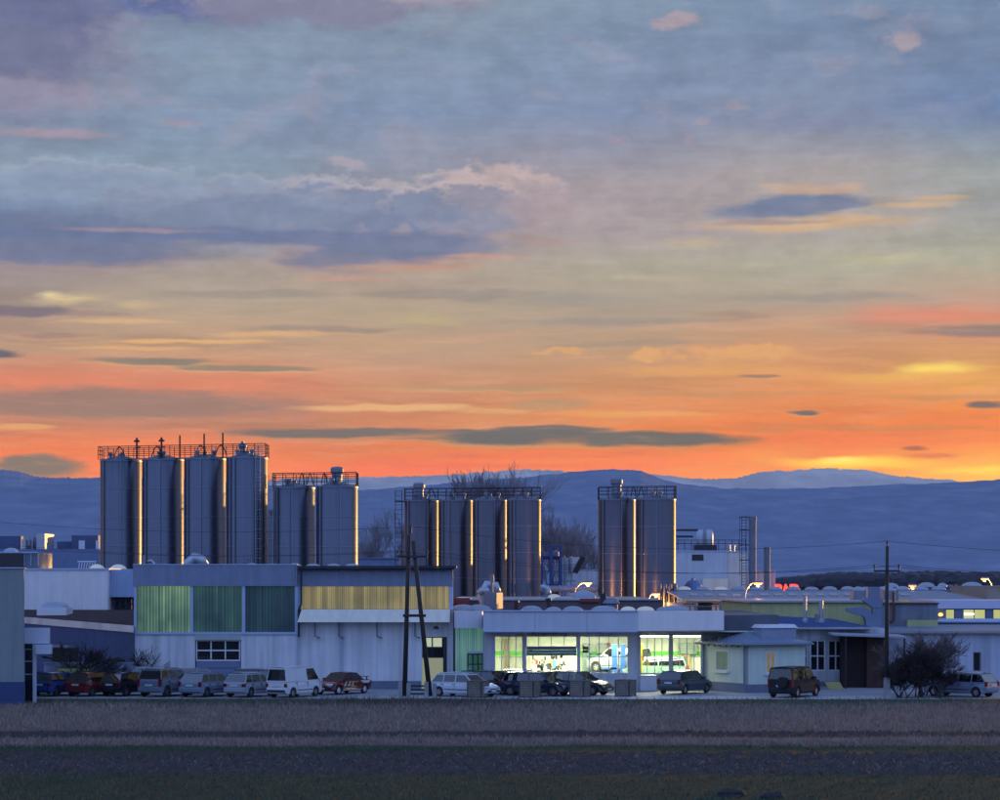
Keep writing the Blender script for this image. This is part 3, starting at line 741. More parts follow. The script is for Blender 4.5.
def walkway(S, label, extra=()):
    """railed gangway carried over the silo roofs of one group"""
    Lx = S[0][1]-S[0][3]+.05; Rx = S[-1][1]+S[-1][3]-.05
    y0 = S[0][2]; y1 = S[-1][2]; z0 = S[0][4]; z1 = S[-1][4]; r = S[0][3]
    t = thing('roof_walkway', ((Lx+Rx)/2, (y0+y1)/2, max(z0, z1)+.12), label, 'walkway', 'railed walkways over the silo groups')
    def P(u, v, h):   # u along the row, v across (-1 front .. 1 back)
        return (Lx+(Rx-Lx)*u, y0+(y1-y0)*u+v*r*.86, z0+(z1-z0)*u+.14+h)
    n = len(S)*4; H_ = 1.15
    b = MB()
    for v in (-1, 1):
        for i in range(n+1): b.tube([P(i/n, v, -.1), P(i/n, v, H_)], .035, 5)
    for i in range(1, 3):
        for u in (0, 1): b.tube([P(u, -1+i*2/3, -.1), P(u, -1+i*2/3, H_)], .035, 5)
    for h in (H_, H_*.68, H_*.36):
        for v in (-1, 1): b.tube([P(0, v, h), P(1, v, h)], .03 if h < H_ else .04, 5)
        for u in (0, 1): b.tube([P(u, -1, h), P(u, 1, h)], .03, 5)
    b.build('railing', RAILM, t)
    b = MB(); b.hexa([P(0, -.16, -.02), P(1, -.16, -.02), P(1, .16, -.02), P(0, .16, -.02)], [P(0, -.16, .06), P(1, -.16, .06), P(1, .16, .06), P(0, .16, .06)])
    b.build('grating_deck', DULL, t)
    b = MB()
    for u in extra:   # bent filling hoses over the rail
        b.tube([P(u-.035+.07*q, -.9, .1+1.0*math.sin(q*math.pi)) for q in np.linspace(0, 1, 9)], .05, 6)
    if extra: b.build('filling_hose', RAILM, t)
    return t, P
G1 = 'four tallest silos at the left'
nm = ['first', 'second', 'third', 'fourth']
S1 = [silo(121+42*i, 248-3*i, 20.6, 461-.9*i, f'{nm[i]} steel silo from the left in the tallest group', G1,
           pipe=(8, 0, -4, -30)[i], ladder=([(34, None), (10, 9.5)] if i == 3 else False)) for i in range(4)]
w1, PW = walkway(S1, 'railed walkway with hoses over the four tallest silos', (.13, .36, .62, .74))
for u, h in ((.235, 1.9), (.385, 1.9)):
    b = MB(); p = PW(u, -.8, 0); b.tube([p, (p[0], p[1], p[2]+h-.3)], .09, 8); b.lathe((p[0], p[1], p[2]+h-.35), [(.28, 0), (.3, .12), (.1, .22), (.1, .4), (0, .4)], 12)
    b.tube([(p[0]-.35, p[1], p[2]+.95), (p[0]+.35, p[1], p[2]+1.05)], .07, 6)
    b.build('vent_stack', RAILM, w1)
for u, h in ((.495, 2.1), (.64, 2.2), (.75, 2.25)):
    b = MB(); p = PW(u, -.8, 0); b.tube([p, (p[0], p[1], p[2]+h)], .075, 8); b.build('mast', RAILM, w1)
b = MB(); p = PW(.86, -.3, 0); b.lathe(p, [(.3, 0), (.3, .9), (.42, .95), (.42, 1.1), (.15, 1.3), (.15, 1.45), (0, 1.45)], 12); b.build('filter_unit', SILOCAP, w1)
G2 = 'pair of silos beside the tallest group'
S2 = [silo(294.2, 238, 20.6, 488, 'left silo of the pair with a caged ladder on its left flank', G2, ladder=[(-58, None)], pipe=-8),
      silo(337, 235, 20.8, 487, 'right silo of the pair with dark capped filter on top', G2, hat=(337, 10, 467, True), pipe=12)]
walkway(S2, 'railed walkway over the pair of silos with hose frames', (.35, .45, .62))
t_ = silo(270.5, 262, 6.5, 517, 'narrow silo squeezed behind the tall group and the pair', None, pipe=0)
G3 = 'four dark silos in the middle'
S3 = [silo(421.5+34.1*i, 276-3*i, 17.0, 501-.3*i, f'{nm[i]} silo from the left of the middle four behind the long hall', G3,
           hat=((419, 9, 483, False) if i == 0 else None), pipe=(22, -20, 15, -32)[i]) for i in range(4)]
w3, PW = walkway(S3, 'railed walkway over the four middle silos', (.2, .37, .7))
b = MB(); p = (X(399, 277), 277, 0); 
for s_ in (-.35, .35): b.tube([(p[0]+s_, 276, 2), (p[0]+s_, 276, Z(490, 276))], .04, 6)
zz = 5
while zz < Z(490, 276): b.tube([(p[0]-.35, 276, zz), (p[0]+.35, 276, zz)], .02, 4); zz += .5
b.box(p[0]-.4, X(406, 276), 275.5, 276.5, Z(502, 276), Z(501, 276))
tag(b.build('access_ladder', RAILM), 'tall thin access ladder left of the four middle silos', 'ladder')
G4 = 'pair of silos on the right'
S4 = [silo(616.7, 262, 18.6, 500, 'left silo of the right hand pair with pale round filter on top', G4, hat=(616.5, 9.5, 478.5, False), pipe=12),
      silo(656, 258, 19.6, 499.5, 'right silo of the right hand pair above the small pressure tanks', G4, pipe=-2)]
walkway(S4, 'railed walkway over the right hand pair of silos', (.45, .55))
for i in range(4):
    px = 659.5+5.2*i; Y = 254.0; b = MB(); r = .2
    b.lathe((X(px, Y), Y, 0), [(r, 0), (r, Z(583.5, Y)-.2), (r*.6, Z(583.5, Y)), (0, Z(583, Y))], 16)
    tag(b.build('pressure_tank', SILO, smooth=True), f'{nm[i]} slim upright tank from the left before the right hand silos', 'tank', 'slim tanks at the foot of the right silo pair')

# ================================================================== HALL A (long hall at the left)
def skylights(parent, Y, z, items, lit=()):
    for i, (x0, x1, h) in enumerate(items):
        cx, rx = (X(x0, Y)+X(x1, Y))/2, abs(X(x1, Y)-X(x0, Y))/2
        b = MB(); b.box(cx-rx, cx+rx, Y-1.0, Y+1.0, z, z+.14, 1); b.dome(cx, Y, z+.14, rx*.93, .9, h*.72, 0)
        b.build('skylight', [DOMELIT if i in lit else DOME, DULL], parent, smooth=False)
YA = 172.0; zA = Z(565, YA); z586, z632, z640 = Z(586, YA), Z(632, YA), Z(640, YA)
A = thing('factory_hall', (X(290, YA), YA, 0), 'long two storey factory hall with green and yellow lit window bands', 'hall')
xa = [X(p, YA) for p in (134, 297.5, 453)]
FASC = mat('blue_grey_fascia', (.22,.26,.36), .5, var=.08, streak=.12, ribs=1.6)
b = MB(); b.hexa([(xa[0], YA+.5, zA-.45), (xa[2]-.02, YA+.5, zA-.45), (X(452.8, 205), 205, zA-.45), (xa[0], 205, zA-.45)], [(xa[0], YA+.5, zA-.3), (xa[2]-.02, YA+.5, zA-.3), (X(452.8, 205), 205, zA-.3), (xa[0], 205, zA-.3)]); b.box(xa[0], xa[1], YA-.05, YA+.5, zA-.3, zA-.02); b.build('roof', ROOFM, A)
b = MB()   # main walls
dr = (X(195, YA), X(241, YA), 0, z640); 
b.wall(xa[0], xa[1], 0, z632, YA, YA+.3, [dr])
d2 = (X(422, YA), X(447, YA), 0, Z(637, YA))
b.wall(xa[1], xa[2], 0, Z(621, YA), YA+.15, YA+.45, [d2])
b.box(xa[0], xa[0]+.3, YA+.3, 205, 0, zA-.45); b.hexa([(xa[2]-.3, YA+.451, 0), (xa[2], YA+.451, 0), (X(453, 205), 205, 0), (X(453, 205)-.3, 205, 0)], [(xa[2]-.3, YA+.451, zA-.452), (xa[2], YA+.451, zA-.452), (X(453, 205), 205, zA-.452), (X(453, 205)-.3, 205, zA-.452)]); b.box(xa[0]+.3, X(453, 205)-.31, 204.7, 205, 0, zA-.45)
b.build('wall', W_PAINT, A)
b = MB(); b.box(xa[0]+.3, X(194, YA), YA-.03, YA-.002, 0, .55); b.box(X(243, YA), xa[1], YA-.03, YA-.002, 0, .55)
b.box(xa[1]+.05, X(421, YA), YA+.12, YA+.148, 0, .55); b.box(X(448, YA), xa[2], YA+.12, YA+.148, 0, .55); b.build('plinth', PLINTH, A)
b = MB(); b.box(xa[0]-.05, xa[1], YA-.12, YA+.3, z586, zA); b.build('fascia', FASC, A)
b = MB(); b.box(xa[1]+.01, xa[2], YA+.05, YA+.4, Z(586.5, YA), Z(569, YA)); b.build('fascia', FASC, A)
b = MB(); b.box(xa[1]-1.0*0+.012, xa[2]+.25, YA-.6, YA+1.0, Z(568, YA), Z(565.8, YA)); b.box(xa[1]+.02, xa[2]+.1, YA-.35, YA-.2, Z(569.8, YA), Z(568.2, YA))
b.build('eave', DARK, A)
b = MB(); b.box(xa[0]-.06, xa[1]+.01, YA-.17, YA+.05, zA+.004, zA+.07); b.build('coping', TRIM, A)
GP = [lit_panel('green_glazing_bright', lin((52,84,68)), lin((128,168,124)), .85, 1.5, base=(.05,.07,.08)),
      lit_panel('green_glazing_dim', lin((22,48,50)), lin((62,100,84)), .75, 1.5, base=(.04,.06,.07)),
      lit_panel('green_glazing_dark', lin((16,34,48)), lin((40,75,75)), .6, 1.5, base=(.03,.045,.06))]
YP = lit_panel('yellow_glazing', lin((142,132,84)), lin((200,178,112)), .62, 2.6, base=(.12,.12,.08))
for i, (p, q) in enumerate(((136.5, 190.3), (193.2, 242.2), (245.2, 295))):
    b = MB(); b.box(X(p, YA), X(q, YA), YA+.1, YA+.2, z632, z586); b.build('window', GP[i], A, label=['bright green lit corrugated glazing', 'dim green lit corrugated glazing', 'dark green corrugated glazing'][i])
b = MB(); b.box(X(300.5, YA), X(449, YA), YA+.22, YA+.32, Z(609, YA), z586); b.build('window', YP, A, label='long yellow lit band of corrugated glazing')
for p, q in ((134, 136.5), (190.3, 193.2), (242.2, 245.2), (295, 298)):
    b = MB(); b.box(X(p, YA), X(q, YA), YA-.06, YA+.12, Z(633, YA), z586); b.build('window_post', TRIM, A)
b = MB(); b.box(X(298.05, YA), X(300.5, YA), YA+.1, YA+.3, Z(609, YA), z586); b.build('window_post', TRIM, A)
b = MB(); b.box(X(449, YA), X(453, YA), YA+.05, YA+.3, Z(609.5, YA), z586); b.build('window_post', TRIM, A)
b = MB(); b.box(xa[0], xa[1], YA-.10, YA+.02, z632-.16, z632); b.build('window_sill', TRIM, A)
b = MB(); zz0, zz1 = Z(622, YA), Z(609.2, YA)
b.hexa([(xa[1]+.05, YA-.75, zz0), (xa[2]-.2, YA-.75, zz0), (xa[2]-.2, YA+.14, zz0), (xa[1]+.05, YA+.14, zz0)],
       [(xa[1]+.3, YA-.30, zz1), (xa[2]-.2, YA-.30, zz1), (xa[2]-.2, YA+.14, zz1), (xa[1]+.3, YA+.14, zz1)]); b.build('awning', CREAM, A)
for p in (315, 339, 377, 415):
    b = MB(); x_ = X(p, YA); b.tube([(x_, YA-.1, zz0), (x_, YA-.1, Z(636, YA)), (x_+.25, YA-.1, Z(637.5, YA)), (x_+.35, YA-.1, Z(637.5, YA))], .06, 6); b.build('drain_pipe', DULL, A)
b = MB(); b.tube([(X(301.5, YA), YA-.3, Z(568, YA)), (X(301.5, YA), YA-.3, Z(604, YA)), (X(299, YA), YA-.25, Z(610, YA)), (X(299, YA), YA-.2, Z(637, YA))], .07, 8); b.build('downpipe', DARK, A)
for p in (297, 341.5): 
    b = MB(); b.box(X(p, YA)-.03, X(p, YA)+.03, YA-.02, YA+.148, .6, Z(624, YA)); b.build('expansion_joint', TRIM, A)
# sectional door, left
b = MB(); b.box(dr[0]+.02, dr[1]-.02, YA-.08, YA+.02, z640, z632-.17); b.build('lintel', mat('greenish_lintel', (.4,.46,.44), .6), A)
DP = mat('sectional_door_panel', (.17,.21,.33), .5, var=.05)
b = MB(); zz = Z(661, YA)
for k in range(4): b.box(dr[0]+.06, dr[1]-.06, YA+.12, YA+.2, zz*k/4+.01, zz*(k+1)/4-.02)
dd = b.build('door', DP, A)
b = MB()
for k in range(3):
    for j in range(2):
        x0, x1 = dr[0]+.1+(dr[1]-dr[0]-.2)*k/3+.06, dr[0]+.1+(dr[1]-dr[0]-.2)*(k+1)/3-.06; z0 = zz+.1+(z640-zz-.1)*j/2; b.box(x0, x1, YA+.15, YA+.17, z0+.06, z0+(z640-zz)/2-.1)
b.build('pane', DGLASS, dd)
b = MB(); 
for k in range(4): b.box(dr[0]+.06+(dr[1]-dr[0]-.2)*k/3, dr[0]+.14+(dr[1]-dr[0]-.2)*k/3, YA+.1, YA+.2, zz, z640)
for j in range(3): b.box(dr[0]+.06, dr[1]-.06, YA+.105, YA+.195, zz+(z640-zz-.08)*j/2, zz+(z640-zz-.08)*j/2+.09)
b.build('door_frame', WFRAME, dd)
# lit door, right
LITDOOR = mat('lit_door_panel', (.4,.4,.25), .5, emit=lin((170,165,105)), estr=.45, var=.1)
b = MB(); zz = Z(658, YA); b.box(d2[0], X(443, YA), YA+.27, YA+.33, 0, zz); dd = b.build('door', LITDOOR, A)
for k in range(2):
    for j in range(2):
        x0 = d2[0]+.05+k*.68; b = MB(); z0 = zz+.05+j*.7; b.box(x0, x0+.6, YA+.28, YA+.31, z0, z0+.6)
        b.build('pane', mat('lit_pane', (.4,.4,.3), .2, emit=lin((200,205,160)), estr=.7, var=.2, scale=3) if j else DGLASS, dd)
b = MB(); b.box(X(443, YA), d2[1], YA+.2, YA+.35, 0, d2[3]); b.box(d2[0], X(443, YA), YA+.26, YA+.34, zz, zz+.05); b.box(d2[0]+.64, d2[0]+.7, YA+.26, YA+.34, zz, d2[3]); b.box(d2[0], X(443, YA), YA+.255, YA+.345, zz+.66, zz+.74)
b.build('door_frame', DARK, dd)
b = MB(); b.tube([(X(437, YA), YA+.1, Z(628, YA)), (X(437, YA), YA-.25, Z(627, YA))], .05, 6); b.lathe((X(436, YA), YA-.3, Z(629, YA)), [(0, .22), (.12, .2), (.2, .02), (0, 0)], 12); b.build('wall_lamp', DARK, A)
skylights(A, 186, zA-.3, [(243, 261, .55), (262, 284, .5), (286, 303, .55), (304, 322, .5), (325, 342, .5), (343, 361, .5)])
# roof ducts of hall A
t = thing('duct_hood', (X(196, 190), 190, zA-.3), 'large pale elbow duct on the hall roof before the third tall silo', 'duct')
b = MB(); c = (X(196, 190), 190, zA-.35)
b.tube([(c[0]-.55, c[1], c[2]), (c[0]-.5, c[1], c[2]+.65), (c[0]-.1, c[1], c[2]+1.0), (c[0]+.35, c[1], c[2]+.85), (c[0]+.6, c[1], c[2]+.35)], .42, 16); b.build('elbow', mat('pale_duct_metal', (.4,.45,.52), .4, metal=.5, var=.1), t, smooth=True)
b = MB(); b.lathe((c[0]-.55, c[1], c[2]), [(.5, 0), (.5, .15), (.43, .15)], 16); b.build('collar', DULL, t)
t = thing('roof_pipe', (X(151, 190), 190, zA-.3), 'small hooked vent pipe on the hall roof between first two tall silos', 'pipe')
b = MB(); c = (X(151, 190), 190, zA-.35); b.tube([(c[0]+.2, c[1], c[2]), (c[0]+.2, c[1], c[2]+.6), (c[0], c[1], c[2]+.8), (c[0]-.25, c[1], c[2]+.7)], .13, 10); b.build('pipe', STEEL, t, smooth=True)
b = MB(); b.lathe((c[0]+.2, c[1], c[2]), [(.25, 0), (.25, .12), (.14, .14)], 12); b.build('flange', DULL, t)
b = MB(); b.tube([(X(143, 200), 200, zA-.4), (X(143, 200), 200, Z(555, 200))], .14, 8); tag(b.build('flue', SILOCAP), 'short white flue behind the hall roof at the foot of the first tall silo', 'flue')

# ================================================================== buildings at the far left
Bh = thing('panel_hall', (X(65, 200), 200, 0), 'pale ribbed panel hall at far left behind the low sloping roof', 'hall')
x0, x1, x2 = X(-60, 200), X(108, 200), X(143, 201)
PAN = mat('pale_ribbed_panel', (.82,.78,.76), .5, var=.05, streak=.08, ribs=1.1)
b = MB(); b.box(x0, x1, 200, 228, 0, Z(570, 200)); b.build('wall', PAN, Bh)
b = MB(); b.box(x0-.1, x1+.08, 199.9, 228.1, Z(570, 200)+.002, Z(568.2, 200)); b.build('roof_edge', TRIM, Bh)
b = MB(); b.box(x1+.004, x2, 201, 228, Z(597, 201), Z(569.5, 201)); b.build('upper_storey', mat('blue_sheet', (.32,.42,.6), .45, var=.06, ribs=1.4), Bh)
b = MB(); b.box(x1+.004, x2, 203.5, 228, 0, Z(597, 201)-.01); b.build('recess_wall', PLINTH, Bh)
b = MB()
for k in range(6): b.tube([(x1+.3+k*(x2-x1-.4)/5, 201.4, Z(611, 201)), (x1+.3+k*(x2-x1-.4)/5, 201.4, Z(599, 201))], .05, 5)
for py in (599, 604): b.tube([(x1+.1, 201.4, Z(py, 201)), (x2, 201.4, Z(py, 201))], .04, 5)
b.box(x1+.01, x2, 201.2, 203.45, Z(612, 201), Z(610.5, 201)); b.build('balcony_railing', DARK, Bh)
for i, (p, q) in enumerate(((88, 106), (104, 124))):
    b = MB(); Y = 212+i*.0; b.dome((X(p, Y)+X(q, Y))/2, Y+i*2.4, Z(570, 200), (X(q, Y)-X(p, Y))/2*.85, .9, .55); b.build('skylight', DOMELIT, Bh)
# low building with sloping planted roof
Cb = thing('low_outbuilding', (X(80, 180), 180, 0), 'low dark blue building with sloping brown planted roof at left', 'building')
pL, pR = (X(-40, 196), 196.0), (X(133.8, 171.6), 171.6)
zL, zR = Z(612.5, 196), Z(626.5, 171.6)
BLK = mat('dark_blue_render', (.055,.075,.15), .8, var=.12, streak=.1)
b = MB(); b.hexa([(pL[0], pL[1], 0), (pR[0], pR[1], 0), (pR[0], 199.8, 0), (pL[0], 199.8, 0)], [(pL[0], pL[1], zL-.25), (pR[0], pR[1], zR-.25), (pR[0], 199.8, zR-.25+.6), (pL[0], 199.8, zL-.24)])
b.build('wall', BLK, Cb)
SED = mat('brown_roof_planting', (.07,.045,.045), .95, spec=.1, var=.5, scale=1.5, bump=.8, bscale=3)
b = MB(); b.hexa([(pL[0], pL[1]+.2, zL-.24), (pR[0], pR[1]+.2, zR-.24), (pR[0], 199.85, 4.2), (pL[0], 199.85, 4.5)], [(pL[0], pL[1]+.2, zL-.05), (pR[0], pR[1]+.2, zR-.05), (pR[0], 199.85, Z(610, 200)), (pL[0], 199.85, Z(609.3, 200))])
b.build('planted_roof', SED, Cb)
b = MB(); b.hexa([(pL[0], pL[1]-.15, zL-.4), (pR[0], pR[1]-.15, zR-.4), (pR[0], pR[1]+.25, zR-.4), (pL[0], pL[1]+.25, zL-.4)], [(pL[0], pL[1]-.15, zL+.05), (pR[0], pR[1]-.15, zR+.05), (pR[0], pR[1]+.25, zR+.05), (pL[0], pL[1]+.25, zL+.05)])
b.build('parapet', mat('pale_parapet_flashing', (.6,.65,.6), .4, metal=.3, var=.25, scale=.8), Cb)
b = MB(); cx = X(55, 193); b.box(cx-1.1, cx+1.1, 191.5, 194.5, 4.2, Z(607.5, 193)); b.dome(cx, 193, Z(607.5, 193), 1.0, 1.2, .45, 1); b.build('skylight', [WFRAME, DOME], Cb)
for k, (px0, px1, a0, a1) in enumerate(((52, 78, 648, 662), (108, 125, 660.5, 662))):
    pass
u = ((pR[0]-pL[0]), (pR[1]-pL[1])); ln_ = math.hypot(*u); u = (u[0]/ln_, u[1]/ln_); nn = (u[1], -u[0])
def onwall(px):   # point of the oblique wall seen at px
    k = (px-CX)/FOC; s_ = (k*pL[1]-pL[0])/(u[0]-k*u[1]); return (pL[0]+u[0]*s_, pL[1]+u[1]*s_)
for (p0, p1, a0, a1) in ((53, 77, 650, 664), (108, 125, 659, 663)):
    A0, A1 = onwall(p0), onwall(p1); b = MB(); o_ = .06
    zt_, zb_ = Z(a0, (A0[1]+A1[1])/2), Z(a1, (A0[1]+A1[1])/2)
    b.hexa([(A0[0]+nn[0]*o_, A0[1]+nn[1]*o_, zb_), (A1[0]+nn[0]*o_, A1[1]+nn[1]*o_, zb_), (*A1, zb_), (*A0, zb_)], [(A0[0]+nn[0]*o_, A0[1]+nn[1]*o_, zt_), (A1[0]+nn[0]*o_, A1[1]+nn[1]*o_, zt_), (*A1, zt_), (*A0, zt_)])
    b.build('window', DGLASS, Cb)
A0, A1 = onwall(52), onwall(78); b = MB(); zt_ = Z(646.5, A0[1]); b.hexa([(A0[0]+nn[0]*.8, A0[1]+nn[1]*.8, zt_), (A1[0]+nn[0]*.8, A1[1]+nn[1]*.8, zt_), (*A1, zt_), (*A0, zt_)], [(A0[0]+nn[0]*.8, A0[1]+nn[1]*.8, zt_+.15), (A1[0]+nn[0]*.8, A1[1]+nn[1]*.8, zt_+.15), (*A1, zt_+.15), (*A0, zt_+.15)]); b.build('canopy', DULL, Cb)
b = MB(); b.box(X(44, 169), X(133.6, 169), 169, 169.25, 0, Z(663.5, 169)); b.box(X(44, 169)-.03, X(133.6, 169), 168.96, 169.29, Z(663.5, 169)+.002, Z(663.5, 169)+.08)
tag(b.build('garden_wall', mat('weathered_wall', (.24,.27,.36), .85, var=.3, scale=1.2, streak=.2)), 'low weathered wall with bare creepers behind the parked cars', 'wall')
# grey block at the left edge
Lb = thing('corner_building', (X(2, 150), 150, 0), 'grey building with dark blue plinth at the left edge', 'building')
xL1 = X(24, 150)
def lblock(e, z0, z1, nm_, m_):
    b = MB(); P_ = [(X(-80, 150)-e, 150-e), (xL1+e, 150-e), (X(24.4, 162)+e, 162+e), (X(-80, 162)-e, 162+e)]; b.hexa([(*p, z0) for p in P_], [(*p, z1) for p in P_]); b.build(nm_, m_, Lb)
lblock(0, 1.35, Z(568.5, 150), 'wall', mat('grey_green_sheet', (.25,.29,.29), .6, var=.08, streak=.12, ribs=.9))
lblock(.04, 0, 1.346, 'plinth', mat('dark_blue_plinth', (.035,.06,.16), .7, var=.1))
lblock(.1, Z(568.5, 150)+.002, Z(567.3, 150), 'coping', TRIM)
WB = mat('white_canopy_sheet', (.6,.65,.75), .5, var=.04)
b = MB(); b.box(X(24.3, 152), X(48, 152), 152, 152.7, Z(643.5, 152), Z(628, 152)); b.build('canopy', WB, Lb)
b = MB(); b.box(X(35.5, 151.7), X(50.5, 151.7), 151.7, 152.3, Z(653.8, 152), Z(644.4, 152)); b.build('sign_box', WB, Lb, label='blank white box under the canopy')
b = MB(); b.box(X(32.5, 152), X(35.3, 152), 152.1, 152.4, 0, Z(644, 152)); b.build('canopy_post', WB, Lb)
b = MB(); b.box(X(24.3, 152.5), X(32.4, 152.5), 152.5, 152.6, .1, Z(644, 152)); b.build('window', DGLASS, Lb)
b = MB()
for py in (650, 662, 675): b.box(X(24.3, 152.5), X(32.4, 152.5), 152.43, 152.49, Z(py, 152), Z(py-1, 152))
b.box(X(24.3, 152.5), X(25, 152.5), 152.4, 152.499, .1, Z(644, 152))
b.build('window_frame', TRIM, Lb)
# hazy works behind at the far left
Wb = thing('rear_works', (X(50, 285), 285, 0), 'blue dark works buildings with rooftop plant behind the panel hall', 'works')
NAVY = mat('dark_navy_cladding', (.07,.10,.19), .6, var=.15, scale=.5)
b = MB(); b.box(X(-120, 285), X(99, 285), 285, 310, 0, Z(549, 285)); b.box(X(-120, 285), X(24, 262), 262, 280, 0, Z(566, 262)); b.build('wall', mat('mid_blue_cladding', (.16,.21,.34), .6, var=.1, ribs=.8), Wb)
b = MB(); b.box(X(-40, 300), X(21, 300), 300, 306, Z(549, 285), Z(536, 300)); b.build('roof_cabin', NAVY, Wb); b = MB(); b.box(X(57, 300), X(73, 300), 300, 306, Z(549, 285), Z(541.5, 300)); b.build('roof_cabin', NAVY, Wb); b = MB(); b.box(X(73.1, 300), X(99.5, 300), 299, 306, Z(549, 285), Z(535.5, 300)); b.build('roof_cabin', NAVY, Wb)
b = MB(); b.box(X(46, 296), X(54, 296), 290, 296, Z(549, 285), Z(534.5, 296)); b.box(X(28, 296), X(32, 296), 292, 296, Z(549, 285), Z(540, 296)); b.build('cooling_unit', mat('pale_plant_metal', (.45,.48,.52), .35, metal=.6, var=.1), Wb)
b = MB(); b.tube([(X(36, 296), 296, Z(549, 285)), (X(36, 296), 296, Z(537, 296))], .36, 12); b.build('tank', DULL, Wb)
b = MB(); b.tube([(X(20.5, 290), 293, Z(549, 285)), (X(20.5, 290), 293, Z(535.5, 290))], .25, 10); b.tube([(X(23.5, 290), 293, Z(545, 290)), (X(23.5, 290), 293, Z(535.5, 290))], .25, 10); b.build('flue', mat('pale_plant_metal', (.45,.48,.52)), Wb)
for p, q in ((79, 85), (96, 99.3)): 
    b = MB(); b.box(X(p, 299), X(q, 299), 298.8, 299, Z(550, 299), Z(540.5, 299)); b.build('roof_door', W_SHEET, Wb)
b = MB(); b.box(X(-120, 262), X(24, 262), 261.7, 261.995, Z(566, 262), Z(553, 262)); b.build('window', DGLASS, Wb)
b = MB(); b.box(X(24.1, 262), X(38.5, 262), 262, 270, 0, Z(552.5, 262)); b.build('stair_block', DULL, Wb)
b = MB()
for p in (24.3, 31, 38): b.box(X(p, 262), X(p+.7, 262), 261.8, 261.99, Z(566, 262), Z(552.5, 262))
b.box(X(-120, 262), X(38.5, 262), 261.6, 261.79, Z(553, 262), Z(551.7, 262)); b.build('trim', TRIM, Wb)
b = MB(); b.dome(X(11, 270), 270, Z(552, 262), X(18, 270)-X(11, 270), 1.2, .55); b.dome(X(65, 290), 292, Z(549, 285), 1.4, 1.2, .1); b.build('skylight', DOMEDIM, Wb)
b = MB()
for k in range(7): b.tube([(X(80+k*2.6, 230), 229, Z(569, 200)), (X(81.5+k*2.6, 230), 229, Z(561.5, 230))], .04, 5)
b.tube([(X(79, 230), 229, Z(561.5, 230)), (X(98, 230), 229, Z(561.5, 230))], .04, 5)
tag(b.build('roof_railing', WFRAME), 'short pale roof railing beside the first tall silo', 'railing')
# ================================================================== GARAGE D (lit workshop)
YD = 168.5
D = thing('garage_workshop', (X(590, YD), YD, 0), 'lit garage workshop with glass front and white band along its roof', 'garage')
zT, zF = Z(611.5, 167), Z(631, 167)
xg0, xg1, xg2 = X(483, YD), X(637, YD), X(703, YD+2)
hd = Z(636, YD); sill = Z(673.5, YD); 
holes = [(X(494.5, YD), X(523, YD), Z(689, YD)*0+sill, hd), (X(526, YD), X(577, YD), .02, hd), (X(579.5, YD), X(628.5, YD), sill, hd)]
holes[0] = (X(494.5, YD), X(523, YD), .15, hd)
b = MB(); b.wall(xg0, xg1+.0, 0, zF, YD, YD+.3, holes)
b.box(xg0, xg0+.3, YD+.3, 182.3, 0, zF); b.box(xg0+.3, 18.4, 182, 182.3, 0, zF)
b.build('wall', W_PAINT2, D)
# right-hand, slightly set back front
YE = 170.3; xe0, xe1 = X(637.2, YD), X(703.5, YE)
h2 = [(X(640, YE), X(669.5, YE), Z(673.5, YE), Z(635, YE)), (X(672.5, YE), X(701.5, YE), Z(673.5, YE), Z(635, YE))]
b = MB(); b.wall(xe0+.0, xe1, 0, zF, YE, YE+.3, h2); b.box(xe0-.004, xe0+.25, YD+.302, YE-.002, 0, zF); b.box(xe1, 18.4, YE+.2, YE+.5, 0, zF); b.box(18.1, 18.4, YE+.5, 182, 0, zF); b.build('wall', W_PAINT2, D)
# interior
INW = mat('workshop_wall_paint', (.72,.76,.62), .7, var=.05)
b = MB(); b.box(xg0+.31, 18.05, 181.9, 181.99, 0, zF-.02); b.box(xg0+.302, xg0+.36, YD+.31, 181.89, 0, zF-.02); b.build('inner_wall', INW, D)
b = MB(); b.box(xg0+.31, 18.05, YD+.31, 181.89, zF-.1, zF-.02); b.build('ceiling', INW, D)
b = MB(); b.box(xg0+.31, 18.05, YD+.31, 181.89, .004, .03); b.build('floor', mat('workshop_floor', (.3,.3,.28), .4, var=.15), D)
b = MB(); b.box(xg0+.37, 18.0, 181.85, 181.895, 2.0, 2.28); b.build('wall_stripe', mat('green_stripe_paint', (.12,.62,.05), .6, var=.05), D)
for xx in (X(524.5, 176), X(634, 176)):
    b = MB(); b.box(xx-.1, xx+.1, YD+2.5, 181.8, .04, zF-.11); b.build('partition', INW, D)
# roof + band
b = MB(); b.box(xg0+.2, 18.4, YD+.35, 196, zF+.002, zT-.25); b.build('roof', ROOFM, D)
BAND = mat('white_band_sheet', (.56,.60,.68), .45, var=.05, streak=.08)
for (p, q) in ((483, 535), (535, 587), (587, 638)):
    b = MB(); b.box(X(p, 166.9)+.008, X(q, 166.9)-.008, 166.9, 168.9, zF, zT); b.build('roof_band', BAND, D)
b = MB(); b.hexa([(X(638, 166.9)+.004, 166.9, zF), (X(724, 168.2), 168.2, zF+.02), (X(724, 168.2), 170.0, zF+.02), (X(638, 166.9)+.004, 168.9, zF)],
                 [(X(638, 166.9)+.004, 166.9, zT), (X(724, 168.2), 168.2, Z(611, 168)), (X(724, 168.2), 170.0, Z(611, 168)), (X(638, 166.9)+.004, 168.9, zT)]); b.build('roof_band', mat('band_sheet_lit_end', (.84,.80,.78), .45, var=.05, streak=.08), D)  # turned end of the band: its lighter face is painted in
b = MB(); b.box(X(483, 166.8), X(638, 166.8), 166.8, 168.88, zT+.002, zT+.06); b.box(X(483, 166.8), X(638, 166.8), 166.85, 168.85, zF-.07, zF-.003); b.build('coping', TRIM, D)
